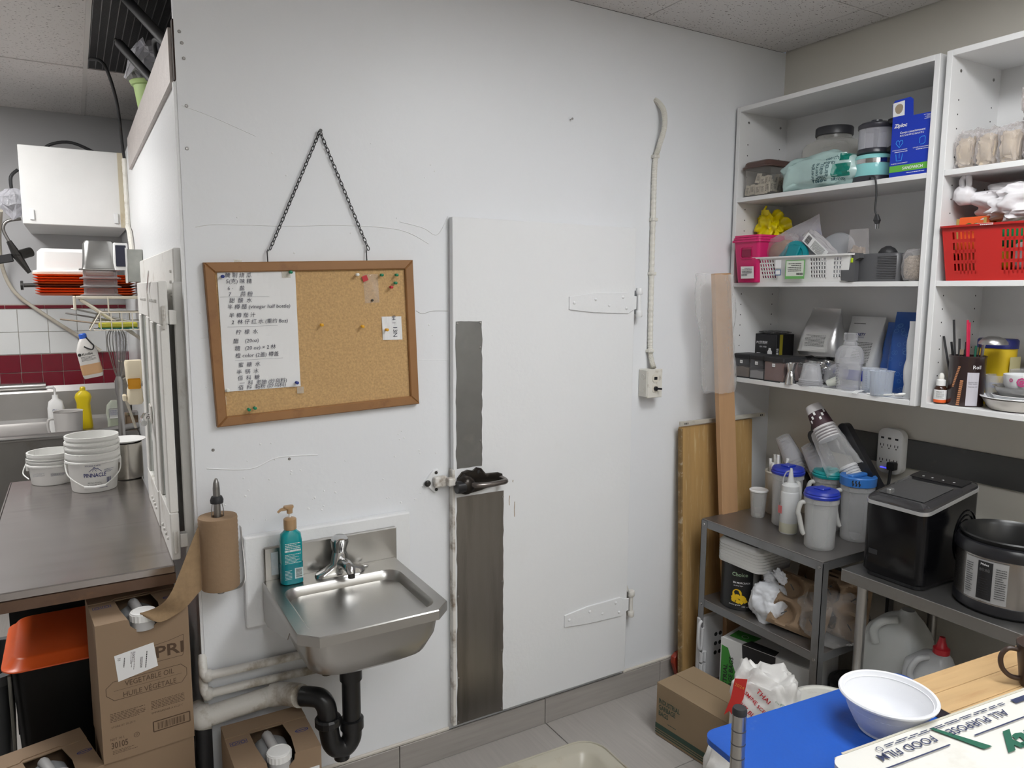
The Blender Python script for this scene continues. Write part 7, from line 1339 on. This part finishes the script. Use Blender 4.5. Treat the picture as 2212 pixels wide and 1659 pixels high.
for s_, y, z, w_, rv in (('THAI', -.01, .375, .05, 0), ('JASMINE SCENTED', .005, .338, .14, 0), ('RIZ BLANC', .02, .305, .10, 0), ('IMPORTED', -.04, .285, .07, 0), ('GẠO THƠM', .04, .265, .08, 0), ('ข้าวหอม', 0.0, .235, .10, 0)):
    r_ = V((0, -.80, -.55)); u_ = V((0, -.55, .80)); project(txt(s_, RIN, rs_b, (-.4, y, z), r_, u_, w=w_, bold=.015), o, X, .0025)
project(txt('Crop 2024 Récolte', RGN, rs_b, (-.4, -.07, .36), V((0, -.8, -.5)), V((0, -.5, .8)), w=.05), o, X, .0025)
rib = quads('ribbon', mat('ribbon_red', (.60, .03, .025), .4), rs_b, [[(.055-.02*u_+0, .425-.05*u_*k) for k, u_ in ()] or [(.075, .42), (.035, .43), (.045, .36), (.075, .29), (.088, .305), (.105, .285), (.085, .35)]], (-.086, 0, 0), Y, Z); 
bmr = bmesh.new(); bmr.from_mesh(rib.data); bmesh.ops.solidify(bmr, geom=bmr.faces[:], thickness=.002); bmr.to_mesh(rib.data); bmr.free()
txt('2024', mat('ribbon_gold', (.75, .30, .05), .5), rs_b, (-.0895, .058, .40), V((0, -1, -.2)), V((0, -.2, 1)), w=.03)
r2 = T('rice_sack', 'white rice sack on floor under the blue cutting board', 'rice sack', (1.665, -.80, .0005), rad(30)); blob(bm := B(), .075, .11, .16, 17, .18, .55, 4, 2.2); o = ob('sack', bm, RICE, r2, smooth=55); project(txt('ROSE', RIN, r2, (-.4, .03, .17), V((0, -.6, .8)), V((0, .8, .6)), w=.07, bold=.02), o, X, .0025); project(quads('green_leaf', RGN, r2, ringpoly(.012, .02, 10, -.04, .25)+ringpoly(0, .006, 6, -.04, .25), (-.4, 0, 0), Y, Z), o, X, .0025)['kind'] = 'stuff'
wp_ = T('lidded_bucket', 'white plastic bucket with lid between rice sack and stand', 'bucket', (2.018, -.835, .0005)); ob('bucket', lathe(B(), [(.105, 0), (.11, .004), (.122, .30), (.127, .302), (.127, .312)], 32), PLW, wp_, smooth=40); ob('lid', lathe(B(), [(.126, .306), (.134, .308), (.135, .325), (.128, .332), (.118, .333), (.114, .327), (0, .327)], 40), mat('lid_stained', (.68, .67, .62), .5, dirt=(.35, .3, .2), ds=14, da=.5, dlo=.6), wp_, smooth=40); ob('lid_disc', lathe(B(), [(.05, .3272), (.05, .329), (0, .329)], 24, -.05, -.03), mat('disc_grey', (.15, .16, .17), .5), wp_)
bp_ = T('black_pot', 'dark lidded pot on floor under the metal stand', 'pot', (2.40, -.665, .0005)); ob('pot', lathe(B(), [(.07, 0), (.08, .005), (.085, .22), (.09, .225), (.08, .23), (.03, .245), (0, .246)], 30), mat('pot_black', (.014, .014, .015), .35), bp_, smooth=45)
for k in range(3): ob('lid_ring', tube(B(), circ(.04+.015*k, .243-.005*k, 24), .002, 5, closed=True), BLACKP, bp_)
# translucent storage box with lid on the floor
fb2 = T('floor_tray', 'dirty translucent plastic box on floor in front of cooler door', 'plastic box', (1.20, -.535, .0005), rad(-2)); TRL = mat('yellowed_plastic', (.52, .49, .40), .3, alpha=.86, dirt=(.28, .18, .08), ds=8, da=.5, dlo=.6)
loft(bm := B(), [rr(.46, .42, .05, 0, 6), rr(.48, .44, .06, .092, 6), rr(.54, .50, .085, .092, 6), rr(.54, .50, .085, .099, 6), rr(.46, .42, .05, .097, 6), rr(.44, .40, .045, .090, 6), rr(.42, .38, .04, .078, 6), rr(.36, .32, .03, .062, 6), rr(.34, .30, .03, .055, 6)]); ob('box', bm, TRL, fb2, smooth=40)
ob('flange_rim', tube(B(), rr(.54, .50, .085, .099, 6), .004, 6, closed=True), TRL, fb2, smooth=60); ob('liner', loft(B(), [rr(.34, .30, .03, .0555, 6), rr(.34, .30, .03, .0565, 6)]), mat('liner_beige', (.46, .38, .26), .6, dirt=(.2, .12, .05), ds=9, da=.6), fb2)
# =====================================================================  FOREGROUND CART
CZ = .787
wc_ = T('wire_cart', 'chrome wire shelf cart in the foreground with post caps', 'cart', (.96, -1.39, .0005)); bm = B()
for k in range(34): tube(bm, [(.0, -.04-.0165*k+.04, CZ-.004), (1.05, -.13-.0165*k+.04, CZ-.004)], .0022, 5)
ob('wire_deck', bm, CHROME, wc_)['kind'] = 'stuff'; ob('rim_wire', tube(B(), [(0, .02, CZ-.010), (1.05, -.07, CZ-.010), (1.0, -.62, CZ-.010), (-.05, -.53, CZ-.010)], .0035, 6, closed=True), CHROME, wc_)
for i, (x, y) in enumerate(((0, 0), (-.045, -.52), (1.05, -.09), (1.0, -.61))):
    p_ = ob('post', cyl(B(), (x, y, 0), (x, y, .922-.5*0), .0125, n=20), mat('post_chrome', (.45, .44, .42), .22, .95, var=.1), wc_, smooth=40); ob('post_cap', lathe(B(), [(.0128, .918), (.0128, .926), (.011, .930), (0, .930)], 20, x, y), BLACKM, p_, smooth=40)
    bm = B()
    for k in range(34): lathe(bm, [(.0127, .05+.0254*k), (.0130, .051+.0254*k), (.0127, .052+.0254*k)], 20, x, y, cap0=False, cap1=False)
    ob('groove_rings', bm, mat('groove_dark', (.12, .12, .12), .4, .8), p_)['kind'] = 'stuff'
BLB = mat('blue_hdpe', (.012, .085, .42), .38, var=.08, vs=8, bump=.12, bs=120, dirt=(.25, .32, .55), da=.35, ds=13, dlo=.66); 
bb_ = T('cutting_board', 'blue plastic cutting board at the front of cart', 'cutting board', (1.0, -1.262, CZ+.0005), rad(-5)); loft(bm := B(), [rr(.56, .40, .03, z, 5, .28, -.20) for z in (0, .001, .011, .012)]); ob('board', bm, BLB, bb_, smooth=40); ob('edge_bevel', tube(B(), rr(.556, .396, .03, .0112, 5, .28, -.20), .0012, 5, closed=True), BLB, bb_)
BCT = mat('butcher_block', (.52, .345, .17), .5, var=.25, vs=4, stretch=(.8, 8, 1), dirt=(.33, .17, .07), ds=5, da=.4); wbd = T('chopping_block', 'laminated wooden butcher block holding the mug', 'chopping block', (1.462, -1.37, CZ+.0132), rad(-5)); 
for k in range(7): ob('wood_stave', bx(B(), 0, -.058*(k+1)+.0006, 0, .46, -.058*k-.0006, .022, .001), BCT, wbd)
ob('end_face', bx(B(), -.0012, -.40, .001, -.0001, 0, .0215), mat('block_end', (.16, .11, .07), .7, var=.3, vs=20), wbd)
bw = T('plastic_bowl', 'white disposable soup bowl standing on the blue board', 'bowl', (1.322, -1.437, CZ+.0135)); BWM = mat('bowl_white', (.72, .73, .76), .35, var=.01); RB = .088
ob('bowl', lathe(B(), [(.048, 0), (.050, .001), (.050, .006), (.058, .014), (.070, .038), (.080, .066), (.0825, .067), (.084, .070), (.0885, .0715), (.0895, .075), (.0875, .0775), (.083, .0765), (.0805, .070), (.078, .066), (.068, .038), (.055, .014), (.047, .008), (.030, .007), (.020, .009), (0, .009)], 48), BWM, bw, smooth=38)
for r_, z in ((.0792, .068), (.074, .052), (.018, .0095)): ob('ridge', tube(B(), circ(r_, z, 40), .0011, 5, closed=True), BWM, bw, smooth=60)
mg = T('mug', 'brown mug with cream inside on the wooden block', 'mug', (1.715, -1.525, CZ+.0356)); MB = mat('mug_brown', (.045, .028, .022), .35, var=.1); ob('mug_wall', lathe(B(), [(.030, 0), (.033, .002), (.036, .03), (.0445, .092), (.0435, .0935), (.0425, .092)], 36), MB, mg, smooth=40); ob('mug_inside', lathe(B(), [(0, .006), (.030, .006), (.034, .03), (.0428, .0925)], 36, cap0=False, cap1=False), mat('mug_cream', (.62, .56, .47), .25), mg, smooth=40)
ob('handle', tube(B(), spl([(-.030, .028, .078), (-.045, .042, .078), (-.054, .050, .06), (-.052, .047, .035), (-.040, .036, .018), (-.026, .024, .014)], 5), .0052, 8), MB, mg, smooth=60)
fx = T('food_film_box', 'white cling film box with dark lettering lying on the board', 'box', (1.088, -1.480, CZ+.0138), rad(-9.5), ry=rad(-3.6)); FW = mat('film_box_white', (.66, .65, .61), .6, var=.04, dirt=(.42, .38, .30), ds=7, da=.45, dlo=.6); NV = mat('film_navy', (.025, .035, .09), .6); GN = mat('film_green', (.01, .10, .06), .6)
ob('carton', bx(B(), .012, -.165, 0, .50, 0, .044, .003), FW, fx); ob('end_flap', loft(B(), [[(x, y, z) for x, y, _ in rr(.05, .15, .022, 0, 5, .02, -.082)] for z in (.0445, .0465)]), FW, fx); ob('cutter_strip', bx(B(), .03, -.004, .0442, .50, .0005, .0452), mat('strip_cardboard', (.5, .48, .4), .7), fx)
t_z = .0472; UD = -X
txt('ALL PURPOSE', NV, fx, (.315, -.040, t_z), UD, -Y, w=.15, h=.017, bold=.01); txt('FOOD FILM', NV, fx, (.140, -.040, t_z), UD, -Y, w=.130, h=.017, bold=.01); quads('slash', GN, fx, [[(.220, -.018), (.228, -.018), (.273, -.098), (.253, -.098)]], (0, 0, t_z), X, Y)
quads('small_print', NV, fx, smallprint(.30, .008, 2, 4, .5, 0, 0), (.26, -.020, t_z), UD, -Y)['kind'] = 'stuff'; quads('bands', NV, fx, [(.06, -.066, .213, -.063), (.273, -.066, .50, -.063), (.43, -.030, .50, -.018)], (0, 0, t_z), X, Y)['kind'] = 'stuff'; txt('unity', GN, fx, (.365, -.105, t_z), UD, -Y, w=.17, h=.055, bold=.05, shear=.3); quads('recycle_mark', NV, fx, ringpoly(.005, .0065, 12), (.095, -.022, t_z), X, Y)['kind'] = 'stuff'
